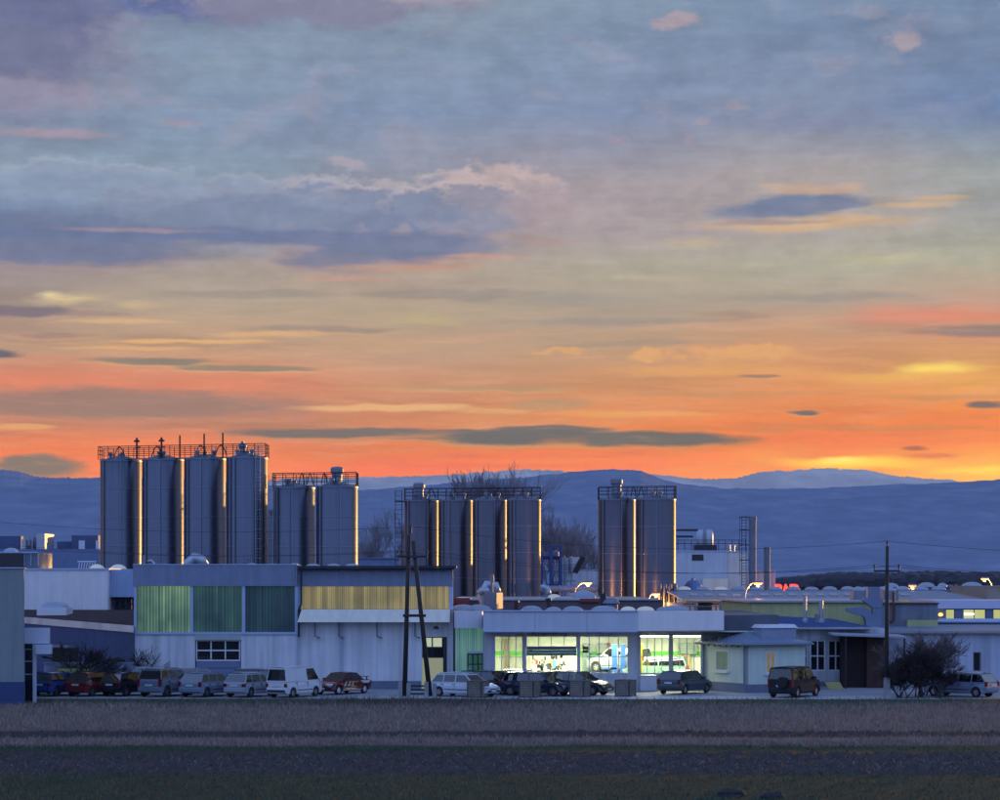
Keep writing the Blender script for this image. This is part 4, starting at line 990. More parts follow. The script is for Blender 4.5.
# windows: frames + glass
def glazing(x0, x1, z0, z1, Y, nx, zb, parent=D, frame=None, gm=None, w=.05):
    f = MB(); 
    for k in range(nx+1):
        xx = x0+(x1-x0)*k/nx; f.box(max(x0, xx-w/2-(w/2 if k == nx else 0)), min(x1, xx+w/2+(w/2 if k == 0 else 0)), Y+.08, Y+.16, z0, z1)
    for z_ in [z0+w/2, z1-w/2]+zb: f.box(x0, x1, Y+.085, Y+.155, z_-w/2, z_+w/2)
    fo = f.build('window', frame or FRAME, parent)
    g = MB(); g.box(x0+.01, x1-.01, Y+.115, Y+.125, z0, z1); g.build('pane', gm or GLASS, fo); return fo
h = holes[0]; glazing(h[0], h[1], sill, h[3], YD, 4, [Z(657, YD)])
b = MB(); b.box(h[0], X(509, YD), YD+.05, YD+.25, .15, sill); b.build('window_apron', W_PAINT2, D)
h = holes[1]; glazing(h[0], h[1], Z(647, YD), h[3], YD, 4, [])
b = MB(); 
for k in range(3): b.box(h[0]+.03, h[1]-.03, YD+.03, YD+.08, Z(655.5, YD)+k*.19, Z(655.5, YD)+k*.19+.18)
rd = b.build('roller_door', mat('grey_roller_door', (.10,.14,.2), .5, var=.05), D)
b = MB(); b.box(h[0]+.2, h[0]+.42, YD+.01, YD+.028, Z(651.5, YD), Z(649.8, YD)); b.build('vent', DARK, rd)
h = holes[2]; glazing(h[0], h[1], h[2], h[3], YD, 5, [Z(656.5, YD)])
for h in h2: glazing(h[0], h[1], h[2], h[3], YE, 4, [Z(656.5, YE)])
for p_, q_ in ((492.5, 494.4), (523.3, 525.8), (577.2, 579.3)):
    b = MB(); b.box(X(p_, YD), X(q_, YD), YD-.05, YD-.002, 0, hd+.08); b.build('window_post', TRIM, D)
# sign lettering above the door
def text_mesh(name, fc, parent):
    q = bpy.data.objects.new('tmp', fc); COL.objects.link(q); bpy.context.view_layer.update()
    me = bpy.data.meshes.new_from_object(q.evaluated_get(bpy.context.evaluated_depsgraph_get())); bpy.data.objects.remove(q)
    o = bpy.data.objects.new(name, me); me.name = name; me.materials.clear()
    for m in fc.materials: me.materials.append(m)
    return put(o, parent)
fc = bpy.data.curves.new('sign_text', 'FONT'); fc.body = 'Autogarnierung'; fc.size = .34; fc.extrude = .015; fc.align_x = 'CENTER'; fc.space_character = 1.08
fc.materials.append(mat('dark_green_letters', (.02,.05,.05), .5, var=0)); fo = text_mesh('lettering', fc, D)
fo.rotation_euler = (R(90), 0, 0); ox = ORG[D.name][0]; fo.location = (X(549, YD)-ox[0], YD-.03-ox[1], Z(635.3, YD)-ox[2])
# tubes (lit lamps)
TUBE = mat('fluorescent_tube', (.8,.8,.8), .3, var=0, emit=(.95,.9,1.0), estr=24)
tubes = [(X(512, 172), 173, 1.3), (X(512, 172), 178, 1.3), (X(540, 172), 171, 1.5), (X(566, 170), 170.2, 1.4), (X(552, 176), 176, 1.5), (X(598, 176), 173.5, 1.5), (X(616, 176), 178, 1.5), (X(598, 178), 179, 1.5),
         (X(650, 171.5), 171.6, 1.25), (X(684, 171.5), 171.6, 1.1), (X(655, 178), 177, 1.3), (X(690, 178), 177, 1.2)]
for i, (tx, ty, hl) in enumerate(tubes):
    zc = zF-.12; low = .22 if i in (8, 9) else (.16 if i == 3 else 0)
    b = MB(); b.box(tx-hl-.05, tx+hl+.05, ty-.09, ty+.09, zc-.06-low, zc-.005-low*0); lm = b.build('ceiling_lamp', WFRAME, D)
    b = MB(); b.tube([(tx-hl, ty, zc-.1-low), (tx+hl, ty, zc-.1-low)], .035, 8); b.build('lamp_tube', TUBE, lm)
def area(x, y, z, sx, sy, e, col):
    l = bpy.data.lights.new('workshop_light', 'AREA'); l.shape = 'RECTANGLE'; l.size = sx; l.size_y = sy; l.energy = e; l.color = col
    o = bpy.data.objects.new('workshop_light', l); COL.objects.link(o); o.location = (x, y, z)
for (x_, y_) in ((X(508, 175), 174.5), (X(550, 175), 174.5), (X(603, 176), 175), (X(650, 176), 175), (X(690, 176), 175)):
    area(x_, y_, zF-.5, 2.2, 6.0, GARAGE_W, (1, .97, .70))
# fittings seen through the glass: each rests in the workshop
t = thing('tool_board', (X(548, 181.7), 181.7, .8), 'pegboard hung with dark tools on the workshop back wall', 'tool board')
b = MB(); b.box(X(530, 181.7), X(566, 181.7), 181.7, 181.76, .75, 1.95); b.build('board', INW, t)
b = MB(); rr = random.Random(3)
for k in range(46):
    xx = X(rr.uniform(531, 565), 181.7); zz = rr.uniform(.85, 1.85); b.box(xx, xx+rr.uniform(.04, .16), 181.62, 181.69, zz, zz+rr.uniform(.05, .28))
b.build('tools', DARK, t)
b = MB(); 
for (p, zz, w_, h_, mi) in ((535.5, 1.45, .16, .3, 1), (547, 1.1, .3, .42, 0), (549.5, 1.35, .22, .3, 2), (552, 1.2, .25, .5, 3), (541, 1.3, .2, .2, 0)):
    b.box(X(p, 179), X(p, 179)+w_, 179, 179.3, zz, zz+h_, mi)
b.box(X(533, 179), X(556, 179), 178.9, 179.5, .75, .82, 0); b.box(X(533, 179), X(533.8, 179), 178.95, 179.4, .03, .75, 0); b.box(X(555, 179), X(555.8, 179), 178.95, 179.4, .03, .75, 0)
tag(b.build('workbench', [DARK, mat('red_paint', (.5,.03,.02), .4), mat('yellow_paint', (.7,.5,.03), .5), mat('cyan_paint', (.05,.25,.4), .5)]), 'workbench with red, yellow and blue tools behind the open roller door', 'workbench')
LP = mat('lift_blue_paint', (.03,.10,.30), .4); CARW = mat('van_white_paint', (.6,.62,.6), .35, coat=.4, var=.02)
for i, px in enumerate((614.5, 623)):
    b = MB(); x_ = X(px, 177); b.box(x_-.18, x_+.18, 176.8, 177.2, .03, 2.9); b.box(x_-.35, x_+.35, 176.6, 177.4, .03, .1); b.box(x_-.9, x_+.1, 175.9, 176.1, 1.2, 1.32)
    tag(b.build('lift_post', LP), ['blue car lift post left of the raised pickup', 'blue car lift post at the edge of the third window'][i], 'car lift', 'posts of the car lift')
b = MB(); x_ = X(640.8, 172.5); b.box(x_-.1, x_+.1, 172.4, 172.6, .03, 3.0); b.box(x_-.3, x_+.3, 172.2, 172.8, .03, .09); b.box(x_-.15, x_+.15, 172.35, 172.65, 2.9, 3.05)
tag(b.build('lift_post', mat('yellow_lift_paint', (.75,.62,.04), .4)), 'yellow lift post inside the fourth workshop window', 'car lift')
for i, (p, q, a0, a1, c) in enumerate(((504, 509, 638, 672, (.25,.2,.13)), (583, 589, 645, 671, (.2,.3,.25)), (590, 602, 655, 671, (.13,.22,.24)), (676, 690, 655, 671, (.5,.38,.15)), (679, 697, 643, 654, (.25,.33,.28)), (583, 592, 643, 653, (.3,.36,.3)), (597, 607, 643, 653, (.3,.36,.3)))):
    Yq = 181.2; b = MB(); z1 = Z(a0, Yq); z0 = .03 if a1 > 660 else Z(a1, Yq); b.box(X(p, Yq), X(q, Yq), Yq, Yq+.55, z0, z1)
    for k in range(3): b.box(X(p, Yq)+.04, X(q, Yq)-.04, Yq-.03, Yq-.004, z0+(z1-z0)*(k+.08)/3, z0+(z1-z0)*(k+.9)/3, 1)
    cc = mat(f'cabinet_paint_{i}', c, .5)
    o = b.build('tool_cabinet' if a1 > 660 else 'wall_cabinet', [cc, mat(f'cabinet_door_{i}', tuple(v*.8 for v in c), .5)])
    tag(o, ['narrow brown cabinet inside the first workshop window', 'tall green grey cabinet inside the third workshop window', 'wide low cabinet inside the third workshop window', 'ochre cabinet inside the last workshop window',
            'grey green wall cupboard inside the last workshop window', 'left wall cupboard inside the third workshop window', 'right wall cupboard inside the third workshop window'][i], 'cabinet')
b = MB(); Yq = 181.84; b.box(X(607, Yq), X(610, Yq), Yq-.06, Yq, Z(646, Yq), Z(642.5, Yq)); tag(b.build('wall_notice', [mat('red_paint', (.5,.03,.02))]), 'small red notice on the workshop wall above the green stripe', 'notice')
b = MB(); b.lathe((X(607.5, 181.6), 181.6, 1.0), [(.09, 0), (.1, .05), (.1, .5), (.03, .6), (.03, .68), (0, .68)], 12); tag(b.build('fire_extinguisher', mat('red_paint', (.5,.03,.02))), 'red fire extinguisher on the workshop wall below the notice', 'extinguisher')
skylights(D, 182, zT-.25, [(520, 543, .5), (545, 562, .38), (562, 584, .45), (590, 618, .5), (620, 636, .42), (636, 655, .42), (655, 690, .5)], lit=(4, 5))
# stub between hall and garage
St = thing('link_building', (X(468, 171), 171, 0), 'narrow link with rounded white top over green lit corrugated glazing', 'building')
b = MB(); n = 8; x0, x1 = X(454, 170.6), X(483.6, 170.6); z0, z1 = Z(628, 170.6), Z(611.5, 170.6)
ring = [(x0, 171.2), (x0+.1, 170.75), (x0+.4, 170.6), (x1-.35, 170.6), (x1-.1, 170.7), (x1, 171.0), (x1, 174), (x0, 174)]
k = len(ring); b.add([(x, y, z0) for x, y in ring]+[(x, y, z1) for x, y in ring], [tuple(range(k))[::-1], tuple(range(k, 2*k))]+[(i, (i+1) % k, (i+1) % k+k, i+k) for i in range(k)])
b.build('roof_band', W_SHEET, St)
b = MB(); b.box(x0+.05, xg0-.02, 172, 172.1, 0, z0-.01); b.build('window', lit_panel('teal_glazing', lin((70,130,115)), lin((125,180,150)), .6, 2.2), St)
b = MB(); b.box(x0+.05, xg0-.02, 172.4, 195, 0, Z(612, 172)-.1); b.build('wall', W_PAINT2, St)
for (p, q, i) in ((453.5, 470, 0), (472, 484, 1)):
    b = MB(); cx = (X(p, 178)+X(q, 178))/2+.1; b.box(cx-.9, cx+.9, 177, 179, Z(612, 172)-.1, Z(612, 172)+.05); b.dome(cx, 178, Z(612, 172)+.05, .9, .9, .42); b.build('skylight', DOME, St)
Bo = thing('glass_booth', (X(478, 169.5), 169.5, 0), 'dark framed glass entrance booth before the green glazing', 'booth')
b = MB(); xx0, xx1 = X(467, 169.3), X(489, 169.3); zt = Z(653.5, 169.3)
for x_ in (xx0, X(472, 169.3), X(477.5, 169.3), X(482, 169.3), xx1-.07):
    for y_ in (169.3, 171.4): b.box(x_, x_+.07, y_, y_+.07, 0, zt)
for z_ in (.05, Z(665, 169.3), zt-.09): b.box(xx0, xx1, 169.31, 169.36, z_, z_+.09); b.box(xx0, xx0+.06, 169.37, 171.4, z_, z_+.09); b.box(xx1-.06, xx1, 169.37, 171.4, z_, z_+.09)
b.build('frame', DARK, Bo)
b = MB(); b.box(xx0, xx1, 169.25, 171.5, zt+.002, zt+.09); b.build('roof', FRAME, Bo)
b = MB(); b.box(xx0+.03, xx1-.03, 169.33, 169.34, .1, zt-.05); b.box(xx0+.03, xx0+.04, 169.4, 171.4, .1, zt-.05); b.build('pane', glass('booth_glass', (.55,.72,.7), .14), Bo)
b = MB(); b.box(X(484, 169.2), X(488.3, 169.2), 169.2, 169.27, .15, zt-.1); b.build('door', mat('pale_lit_glass', (.5,.6,.55), .2, emit=lin((150,180,150)), estr=.35), Bo)
# plant on the garage roof
t = thing('roof_chimney_box', (X(490, 180), 180, zT-.3), 'square metal box on the garage roof with two bent ducts behind', 'chimney')
b = MB(); x0, x1 = X(484.5, 178), X(496.5, 178); zb = zT-.3; ztt = Z(592.5, 178)
b.hexa([(x0, 178.3, zb), (x1, 178, zb), (x1+.45, 179.2, zb), (x0+.4, 179.4, zb)], [(x0, 178.3, ztt), (x1, 178, ztt), (x1+.45, 179.2, ztt), (x0+.4, 179.4, ztt)]); b.build('box', DULL, t, bevel=.02)
b = MB(); c = (X(489, 181.5), 181.5, zb); b.tube([(c[0]-.1, c[1], c[2]), (c[0]-.5, c[1], c[2]+1.3), (c[0]-.1, c[1], Z(584, 181)), (c[0]+.4, c[1], Z(585, 181)), (c[0]+.6, c[1], c[2]+1.2)], .34, 14); b.build('bent_duct', mat('pale_duct_metal', (.4,.45,.52)), t, smooth=True)
b = MB(); b.tube([(X(478.5, 181), 181, Z(593.5, 181)), (X(481.5, 181), 181, Z(590.3, 181)), (X(487, 181), 181, Z(590.5, 181)), (X(488, 181), 181, Z(593, 181))], .24, 12); b.build('bent_duct', mat('pale_duct_metal', (.4,.45,.52)), t, smooth=True)
b = MB(); c = (X(492, 177.5), 178.6); b.tube([(*c, ztt), (*c, Z(574, 178))], .09, 8); b.tube([(*c, Z(582, 178)), (*c, Z(575.5, 178))], .15, 8); b.build('flue', DULL, t)
t = thing('extractor_fan', (X(607, 190), 190, zT-.25), 'round extractor fan on the garage roof beside a dark box', 'fan')
b = MB(); b.lathe((X(610, 190), 190, zT-.25), [(.55, 0), (.6, .5), (.75, .6), (.5, .95), (0, 1.0)], 16); b.build('fan_cowl', DULL, t)
b = MB(); b.box(X(600, 190), X(606, 190), 189.6, 190.4, zT-.25, Z(593.5, 190)); b.build('motor_box', DARK, t, bevel=.03)
for i, (px, hh) in enumerate(((516, .75), (548.5, .9))):
    b = MB(); x_ = X(px, 186); b.tube([(x_, 186, zT-.3), (x_, 186, zT-.3+hh)], .16, 10); b.lathe((x_, 186, zT-.3+hh), [(.24, 0), (.24, .12), (0, .18)], 10)
    tag(b.build('roof_vent', DARK), ['dark stub vent on garage roof before the first two skylights', 'dark stub vent on garage roof right of the bent duct box'][i], 'vent')
b = MB(); b.box(X(640, 169), X(656, 169), 168.7, 169.5, .02, Z(676, 169)); b.box(X(639.6, 169), X(656.4, 169), 168.65, 169.55, Z(676, 169)+.002, Z(675, 169)); b.box(X(647.7, 169), X(648.1, 169), 168.68, 168.7, .1, Z(677, 169))
tag(b.build('storage_bin', W_SHEET, bevel=.02), 'white lidded storage bin under the workshop window beside green wagon', 'bin')

# ================================================================== K: hall behind the garage
K = thing('rear_hall', (X(560, 204), 204, 0), 'low brown walled hall with skylights between garage and middle silos', 'hall')
kz = Z(600.5, 204)
b = MB(); b.box(X(453, 204), X(662, 204), 204, 246, 0, kz); b.build('wall', mat('brown_grey_render', (.12,.10,.12), .8, var=.12), K)
b = MB(); b.box(X(452.6, 203.9), X(662.4, 203.9), 203.85, 246.1, kz+.002, kz+.09); b.build('roof', mat('pale_roof_sheet', (.3,.32,.36), .5, metal=.3, var=.2), K)
b = MB(); b.box(X(452, 203.7), X(470, 203.7), 203.7, 203.84, kz-.25, kz+.22); b.box(X(580, 203.7), X(600, 203.7), 203.7, 203.84, kz-.12, kz+.15); b.build('red_flashing', mat('red_brown_flashing', (.22,.04,.04), .6), K)
def bigdome(p, q, top, Y, base, parent, m, i=0):
    b = MB(); cx = (X(p, Y)+X(q, Y))/2; b.dome(cx, Y, base, (X(q, Y)-X(p, Y))/2*.85, 1.3, Z(top, Y)-base, 0, n=20); b.build('skylight', m, parent)
bigdome(452, 474, 597, 212, kz+.09, K, DOMELIT)
bigdome(546, 562, 594, 214, kz+.09, K, DOMELIT); bigdome(552, 574, 596.5, 210, kz+.09, K, DOME); bigdome(569, 598, 590, 222, kz+.09, K, DOME); bigdome(500, 512, 598, 214, kz+.09, K, DOMEDIM); bigdome(515, 530, 598, 214, kz+.09, K, DOMEDIM)
t = thing('swan_neck_pipe', (X(546, 235), 235, kz+.09), 'pale swan neck pipe on the rear hall roof right of the middle silos', 'pipe')
b = MB(); Y = 235; b.tube([(X(541, Y), Y, Z(588, Y)), (X(543.5, Y), Y, Z(586.6, Y)), (X(547, Y), Y, Z(588.5, Y)), (X(548, Y), Y, Z(592, Y)), (X(548, Y), Y, kz+.3)], .27, 12); b.build('pipe', mat('pale_duct_metal', (.4,.45,.52)), t, smooth=True)
b = MB(); b.lathe((X(548, Y), Y, kz+.09), [(.5, 0), (.5, .22), (.28, .24)], 14); b.build('flange', DULL, t)
# between middle and right silos
t = thing('blue_steel_tower', (X(552, 290), 290, 0), 'blue steel frame tower with platforms right of the middle silos', 'tower')
SB = mat('blue_steel_paint', (.03,.07,.22), .5, var=.1); b = MB(); Y = 290
for px in (541.5, 551, 560.5):
    for y_ in (289, 292): b.box(X(px, Y)-.16, X(px, Y)+.16, y_-.16, y_+.16, 0, Z(545 if px > 545 else 552, Y))
b.build('column', SB, t)
for py in (546, 556, 571, 584):
    for y_ in (289, 292): b = MB(); b.box(X(540.5, Y), X(561.5, Y), y_-.1, y_+.1, Z(py+.8, Y), Z(py, Y)); b.build('beam', SB, t)
b = MB(); b.box(X(540.5, Y), X(560, Y), 289.2, 291.8, Z(559.6, Y), Z(556.2, Y)); b.build('platform', SB, t)
b = MB(); b.box(X(543, Y), X(549, Y), 290, 291, Z(556, Y), Z(552.5, Y)); b.lathe((X(556, Y), 290.5, Z(556, Y)), [(.35, 0), (.35, .5), (0, .7)], 12); b.build('motor', DULL, t)
t = thing('hopper', (X(570, 292), 294, 0), 'pale metal hopper with slanted side beside the blue tower', 'hopper')
HP = mat('pale_hopper_sheet', (.5,.55,.6), .4, metal=.4, var=.1, streak=.1); Y = 292
b = MB(); b.lathe((X(567, Y), 294, 0), [(X(574, Y)-X(567, Y), 0), (X(574, Y)-X(567, Y), Z(557.5, Y))], 24); b.build('drum', HP, t)
b = MB(); zz0, zz1 = Z(573, Y), Z(557, Y); b.hexa([(X(571, Y), 292.5, zz0), (X(575, Y), 292.5, zz0), (X(575, Y), 296, zz0), (X(571, Y), 296, zz0)], [(X(570, Y), 292.5, zz1), (X(582, Y), 292.5, zz1), (X(582, Y), 296, zz1), (X(570, Y), 296, zz1)]); b.build('chute', HP, t)
b = MB(); b.tube([(X(575, Y), 292.4, zz0), (X(583, Y), 292.4, zz1)], .3, 8); b.build('chute_edge', mat('dark_rubber', (.03,.025,.03), .8), t)
b = MB()
for px in (564, 571): b.tube([(X(px, Y), 290.8, 2), (X(px, Y), 290.8, Z(556, Y))], .05, 5)
for py in (565, 573, 581): b.tube([(X(559.5, Y), 290.8, Z(py, Y)), (X(576, Y), 290.8, Z(py, Y))], .05, 5)
b.build('guard_rail', DULL, t)
b = MB(); Y = 300; b.box(X(572, Y), X(601, Y), Y, Y+12, 0, Z(570, Y)); b.box(X(571.8, Y), X(601, Y), Y-.1, Y+12.1, Z(570, Y)+.002, Z(569.3, Y)); b.box(X(580, Y), X(590, Y), Y-.06, Y-.004, 1, Z(580, Y)); tag(b.build('small_plant_house', W_PAINT2), 'plain pale block behind the hopper and the first street lamp', 'building')
b = MB(); Y = 262; b.tube([(X(540, Y), Y, Z(589, Y)), (X(598, Y), Y, Z(588.5, Y))], .33, 14)
for px in (548, 560, 572, 584, 594): b.lathe((X(px, Y), Y, Z(588.8, Y)), [(.33, -.12), (.4, -.12), (.4, .12), (.33, .12)], 14, axis='X'); b.box(X(px, Y)-.1, X(px, Y)+.1, Y-.1, Y+.1, 0, Z(591, Y))
tag(b.build('pipeline', mat('blue_pipe_paint', (.10,.17,.33), .45, var=.08)), 'thick blue pipeline running behind the rear hall roof', 'pipeline')
b = MB(); Y = 300; b.box(X(358, Y), X(399, Y), Y, Y+10, 0, Z(558.5, Y)); b.box(X(357.6, Y), X(399.4, Y), Y-.2, Y+10.2, Z(558.5, Y)+.002, Z(557.5, Y)); b.box(X(370, Y), X(390, Y), Y-.06, Y-.004, 4, Z(562, Y)); tag(b.build('pump_house', mat('mid_blue_cladding', (.16,.21,.34))), 'blue grey flat building behind the hall between pair and middle silos', 'building')

# white building I with roof tanks
I = thing('white_plant_building', (X(712, 300), 300, 0), 'white windowless plant building with rooftop tanks right of silos', 'building')
Y = 300; b = MB(); b.box(X(670, Y), X(727.5, Y), Y, Y+14, 0, Z(551.5, Y)); b.build('wall', mat('cool_white_wall', (.50,.56,.64), .7, var=.06, streak=.1), I)
b = MB(); b.box(X(727.7, Y), X(747.5, Y), Y+.1, Y+14, 0, Z(552, Y)); b.build('stair_wall', mat('warm_white_wall', (.62,.62,.6), .7, var=.06, streak=.1), I)
b = MB(); b.box(X(670, Y), X(727.6, Y), Y-.1, Y+14.1, Z(551.5, Y)+.002, Z(550.4, Y)); b.box(X(727.7, Y), X(748, Y), Y, Y+14.1, Z(552, Y)+.002, Z(550.8, Y)); b.build('roof_edge', TRIM, I)
b = MB(); b.box(X(692, Y), X(703.5, Y), Y-.06, Y-.004, Z(560.5, Y), Z(554.5, Y)); b.build('louvre', DARK, I)
b = MB(); b.box(X(702, Y), X(727, Y), Y-1.5, Y-.15, 0, Z(578.5, Y)); b.build('annex', CREAM, I)
b = MB(); b.box(X(697, Y), X(719, Y), Y+3, Y+6, Z(550.4, Y), Z(544.5, Y)); tb = b.build('tank_base', DARK, I)
for i, px in enumerate((703, 712)):
    b = MB(); b.lathe((X(px, Y), Y+4.5, Z(544.5, Y)), [(.48, 0), (.5, .1), (.5, 1.5), (.3, 1.85), (0, 1.9)], 18); b.build('roof_tank', mat('pale_duct_metal', (.4,.45,.52)), I, smooth=True)
b = MB(); b.tube([(X(672, Y), Y+3, Z(529.5, Y)), (X(700, Y), Y+3, Z(529.5, Y))], .13, 8); b.tube([(X(672, Y), Y+3, Z(536, Y)), (X(695, Y), Y+3, Z(536, Y))], .13, 8); b.tube([(X(676, Y), Y+3, Z(551, Y)), (X(676, Y), Y+3, Z(529, Y))], .1, 8); b.build('roof_pipe', DARK, I)
b = MB()
for k in range(11): b.tube([(X(678+k*6.8, Y), Y+.3, Z(551, Y)), (X(678+k*6.8, Y), Y+.3, Z(540, Y))], .04, 5)
for py in (540, 543.5): b.tube([(X(677, Y), Y+.3, Z(py, Y)), (X(746, Y), Y+.3, Z(py, Y))], .035, 5)
b.build('roof_railing', RAILM, I)
for px in (731, 735.5):
    b = MB(); b.lathe((X(px, Y), Y+3, Z(551, Y)), [(.22, 0), (.22, .75), (.28, .75), (.1, .95), (0, .95)], 12); b.build('roof_vent', STEEL, I)
b = MB(); Y = 303; b.box(X(748, Y), X(775.5, Y), Y, Y+8, 0, Z(571, Y)); b.box(X(747.8, Y), X(775.8, Y), Y-.1, Y+8.1, Z(571, Y)+.002, Z(570.3, Y)); tag(b.build('boiler_house', W_PAINT2), 'low pale block behind the two chimneys', 'building')
def chimney(px, top, r, Y, label, lad):
    t = thing('chimney', (X(px, Y), Y, 0), label, 'chimney', 'steel chimneys beside the white building')
    b = MB(); b.lathe((X(px, Y), Y, 0), [(r, 0), (r, Z(top, Y)-.5), (r*1.08, Z(top, Y)-.5), (r*1.08, Z(top, Y)), (r*.9, Z(top, Y)), (r*.9, Z(top, Y)-1)], 20); b.build('flue', mat('dull_chimney_steel', (.16,.18,.22), .6, metal=.3), t, smooth=False)
    b = MB(); z = 6
    while z < Z(top, Y)-1: b.lathe((X(px, Y), Y, z), [(r, -.05), (r+.05, -.05), (r+.05, .05), (r, .05)], 20); z += 2.5
    b.build('band', DULL, t)
    if lad:
        b = MB(); x_ = X(px, Y)-r-.55
        for s_ in (-.25, .25): b.tube([(x_+s_, Y, 2), (x_+s_, Y, Z(top+1, Y))], .035, 5)
        z = 2
        while z < Z(top+1, Y): b.tube([(x_-.25, Y, z), (x_+.25, Y, z)], .02, 4); z += .35
        for py in (517, 530, 545, 560): b.box(x_-.5, X(px, Y), Y-.05, Y+.05, Z(py, Y)-.05, Z(py, Y)+.05)
        b.tube([(x_-.5, Y, Z(575, Y)), (x_-.5, Y, Z(517, Y))], .03, 5); b.build('ladder', mat('matt_black_paint', (.02,.022,.03), .9, spec=.05), t)
chimney(752.5, 516.5, .42, 292, 'tall steel chimney with ladder beside the white building', True)
chimney(767, 547, .36, 296, 'shorter steel chimney right of the tall one', False)

# ================================================================== M: long silver roofs at the right
M_ = thing('long_hall', (X(830, 232), 232, 0), 'long hall with silver roof, rows of skylights and lit yellow edge', 'hall')
Y = 232; ez = Z(600, Y)
SR = mat('silver_roof_sheet', (.24,.29,.38), .55, metal=.4, var=.12, ribs=.8)
b = MB(); b.box(X(683, Y), X(986, Y), Y+.5, 290, 0, ez-.4); b.build('wall', mat('warm_white_wall', (.62,.62,.6)), M_)
b = MB(); zr = Z(590.5, 256); b.hexa([(X(683, Y), Y, ez-.1), (X(986, Y), Y, ez-.1), (X(986, Y), 256, zr-.1), (X(683, Y), 256, zr-.1)], [(X(683, Y), Y, ez+.05), (X(986, Y), Y, ez+.05), (X(986, Y), 256, zr), (X(683, Y), 256, zr)]); b.build('roof', SR, M_)
b = MB(); b.box(X(683, Y)-.1, X(986, Y)+.05, Y-.15, Y-.01, ez-.22, ez+.06); b.build('eave_gutter', mat('gutter_lamp_yellow', (.7,.52,.2), .5), M_)  # yellow lamp light from below is put into the gutter colour
rr = random.Random(9)
for k in range(17):
    px = 684+k*18.2; 
    if px > 985: break
    b = MB(); Yk = 257; cx = X(px, Yk); b.box(cx-.75, cx+.75, Yk-1, Yk+1, zr-.3, zr+.08, 1); b.dome(cx, Yk, zr+.08, .68, .8, .34+rr.uniform(-.05, .05)); b.build('skylight', [DOME if k not in (0, 2) else DOMELIT, DULL], M_)
for k in range(20):
    px = 690+k*14; b = MB(); Yk = 241; f = (Yk-Y)/24; z_ = ez+.05+(zr-ez)*f
    if px > 900: break
    b.hexa([(X(px, Yk), Yk-.7, z_-.02), (X(px+8, Yk), Yk-.7, z_-.02), (X(px+8, Yk), Yk+.7, z_+.06), (X(px, Yk), Yk+.7, z_+.06)], [(X(px, Yk), Yk-.7, z_+.12), (X(px+8, Yk), Yk-.7, z_+.12), (X(px+8, Yk), Yk+.7, z_+.2), (X(px, Yk), Yk+.7, z_+.2)]); b.build('roof_light', DOME, M_)
# domes in front left end and loading frames
t = thing('dome_tank', (X(693, 262), 262, 0), 'blue domed tank top beside the right hand silos', 'tank')
b = MB(); Y = 262; b.lathe((X(693, Y), Y, 0), [(X(702, Y)-X(693, Y), 0), (X(702, Y)-X(693, Y), Z(586, Y)), (.72, Z(583, Y)), (.45, Z(580.5, Y)), (0, Z(580, Y))], 24); b.build('shell', mat('blue_tank_paint', (.12,.19,.38), .4), t, smooth=True)
b = MB(); b.lathe((X(693, Y), Y, Z(580.2, Y)), [(.15, 0), (.15, .2), (0, .22)], 10); b.build('hatch', DULL, t)
t = thing('loading_rack', (X(714, 226), 226, 0), 'steel loading rack with orange lamp light behind the garage roof', 'rack')
b = MB(); Y = 226
for px in (690, 695, 716, 720, 738): b.box(X(px, Y)-.07, X(px, Y)+.07, Y-.07, Y+.07, 0, Z(601, Y))
b.build('rack_post', DULL, t)
b = MB()
for py in (601.5, 606): b.box(X(686, Y), X(740, Y), Y-.05, Y+.05, Z(py+.8, Y), Z(py, Y))
b.box(X(686, Y), X(740, Y), Y+.2, Y+2.2, Z(602, Y), Z(601, Y)); b.build('rack_beam', DULL, t)
for i, (p, q) in enumerate(((698, 712), (722, 735))):
    b = MB(); b.box(X(p, 228), X(q, 228), 228, 230, 0, Z(602.5, 228)); b.box(X(p, 228)-.08, X(q, 228)+.08, 227.9, 230.1, Z(602.5, 228)+.002, Z(602, 228)); b.box(X(p, 228)+.3, X(q, 228)-.3, 227.93, 227.99, 2.5, Z(604, 228)); tag(b.build('cooling_cabinet', DULL, bevel=.03), ['grey plant cabinet under the left half of the loading rack', 'grey plant cabinet under the right half of the loading rack'][i], 'cabinet')
# right end blocks
t = thing('ribbed_shed', (X(950, 262), 262, 0), 'dark blue ribbed shed with flat skylights at far right', 'shed')
b = MB(); Y = 262; b.box(X(893, Y), X(987, Y), Y, 285, 0, Z(588, Y)); b.build('wall', mat('navy_ribbed_sheet', (.045,.07,.17), .5, ribs=1.3), t)
b = MB(); b.box(X(893, Y)-.1, X(987, Y)+.1, Y-.1, 285.1, Z(588, Y)+.002, Z(587.2, Y)); b.build('roof', BLUEROOF, t)
for i, (p, q, h_) in enumerate(((917, 936, .35), (938, 947, .3), (960, 984, .4), (884, 899, .3))):
    b = MB(); b.dome((X(p, 270)+X(q, 270))/2, 270, Z(587.2, Y), (X(q, 270)-X(p, 270))/2*.85, 1.2, h_+.15, n=20); b.build('skylight', DOME, t)
b = MB(); b.box(X(955.5, 266), X(957.5, 266), 266, 266.6, Z(587.2, Y), Z(584, 266)); b.box(X(948, 266), X(953, 266), 266, 266.6, Z(587.2, Y), Z(584.5, 266)); b.build('flue', DULL, t)
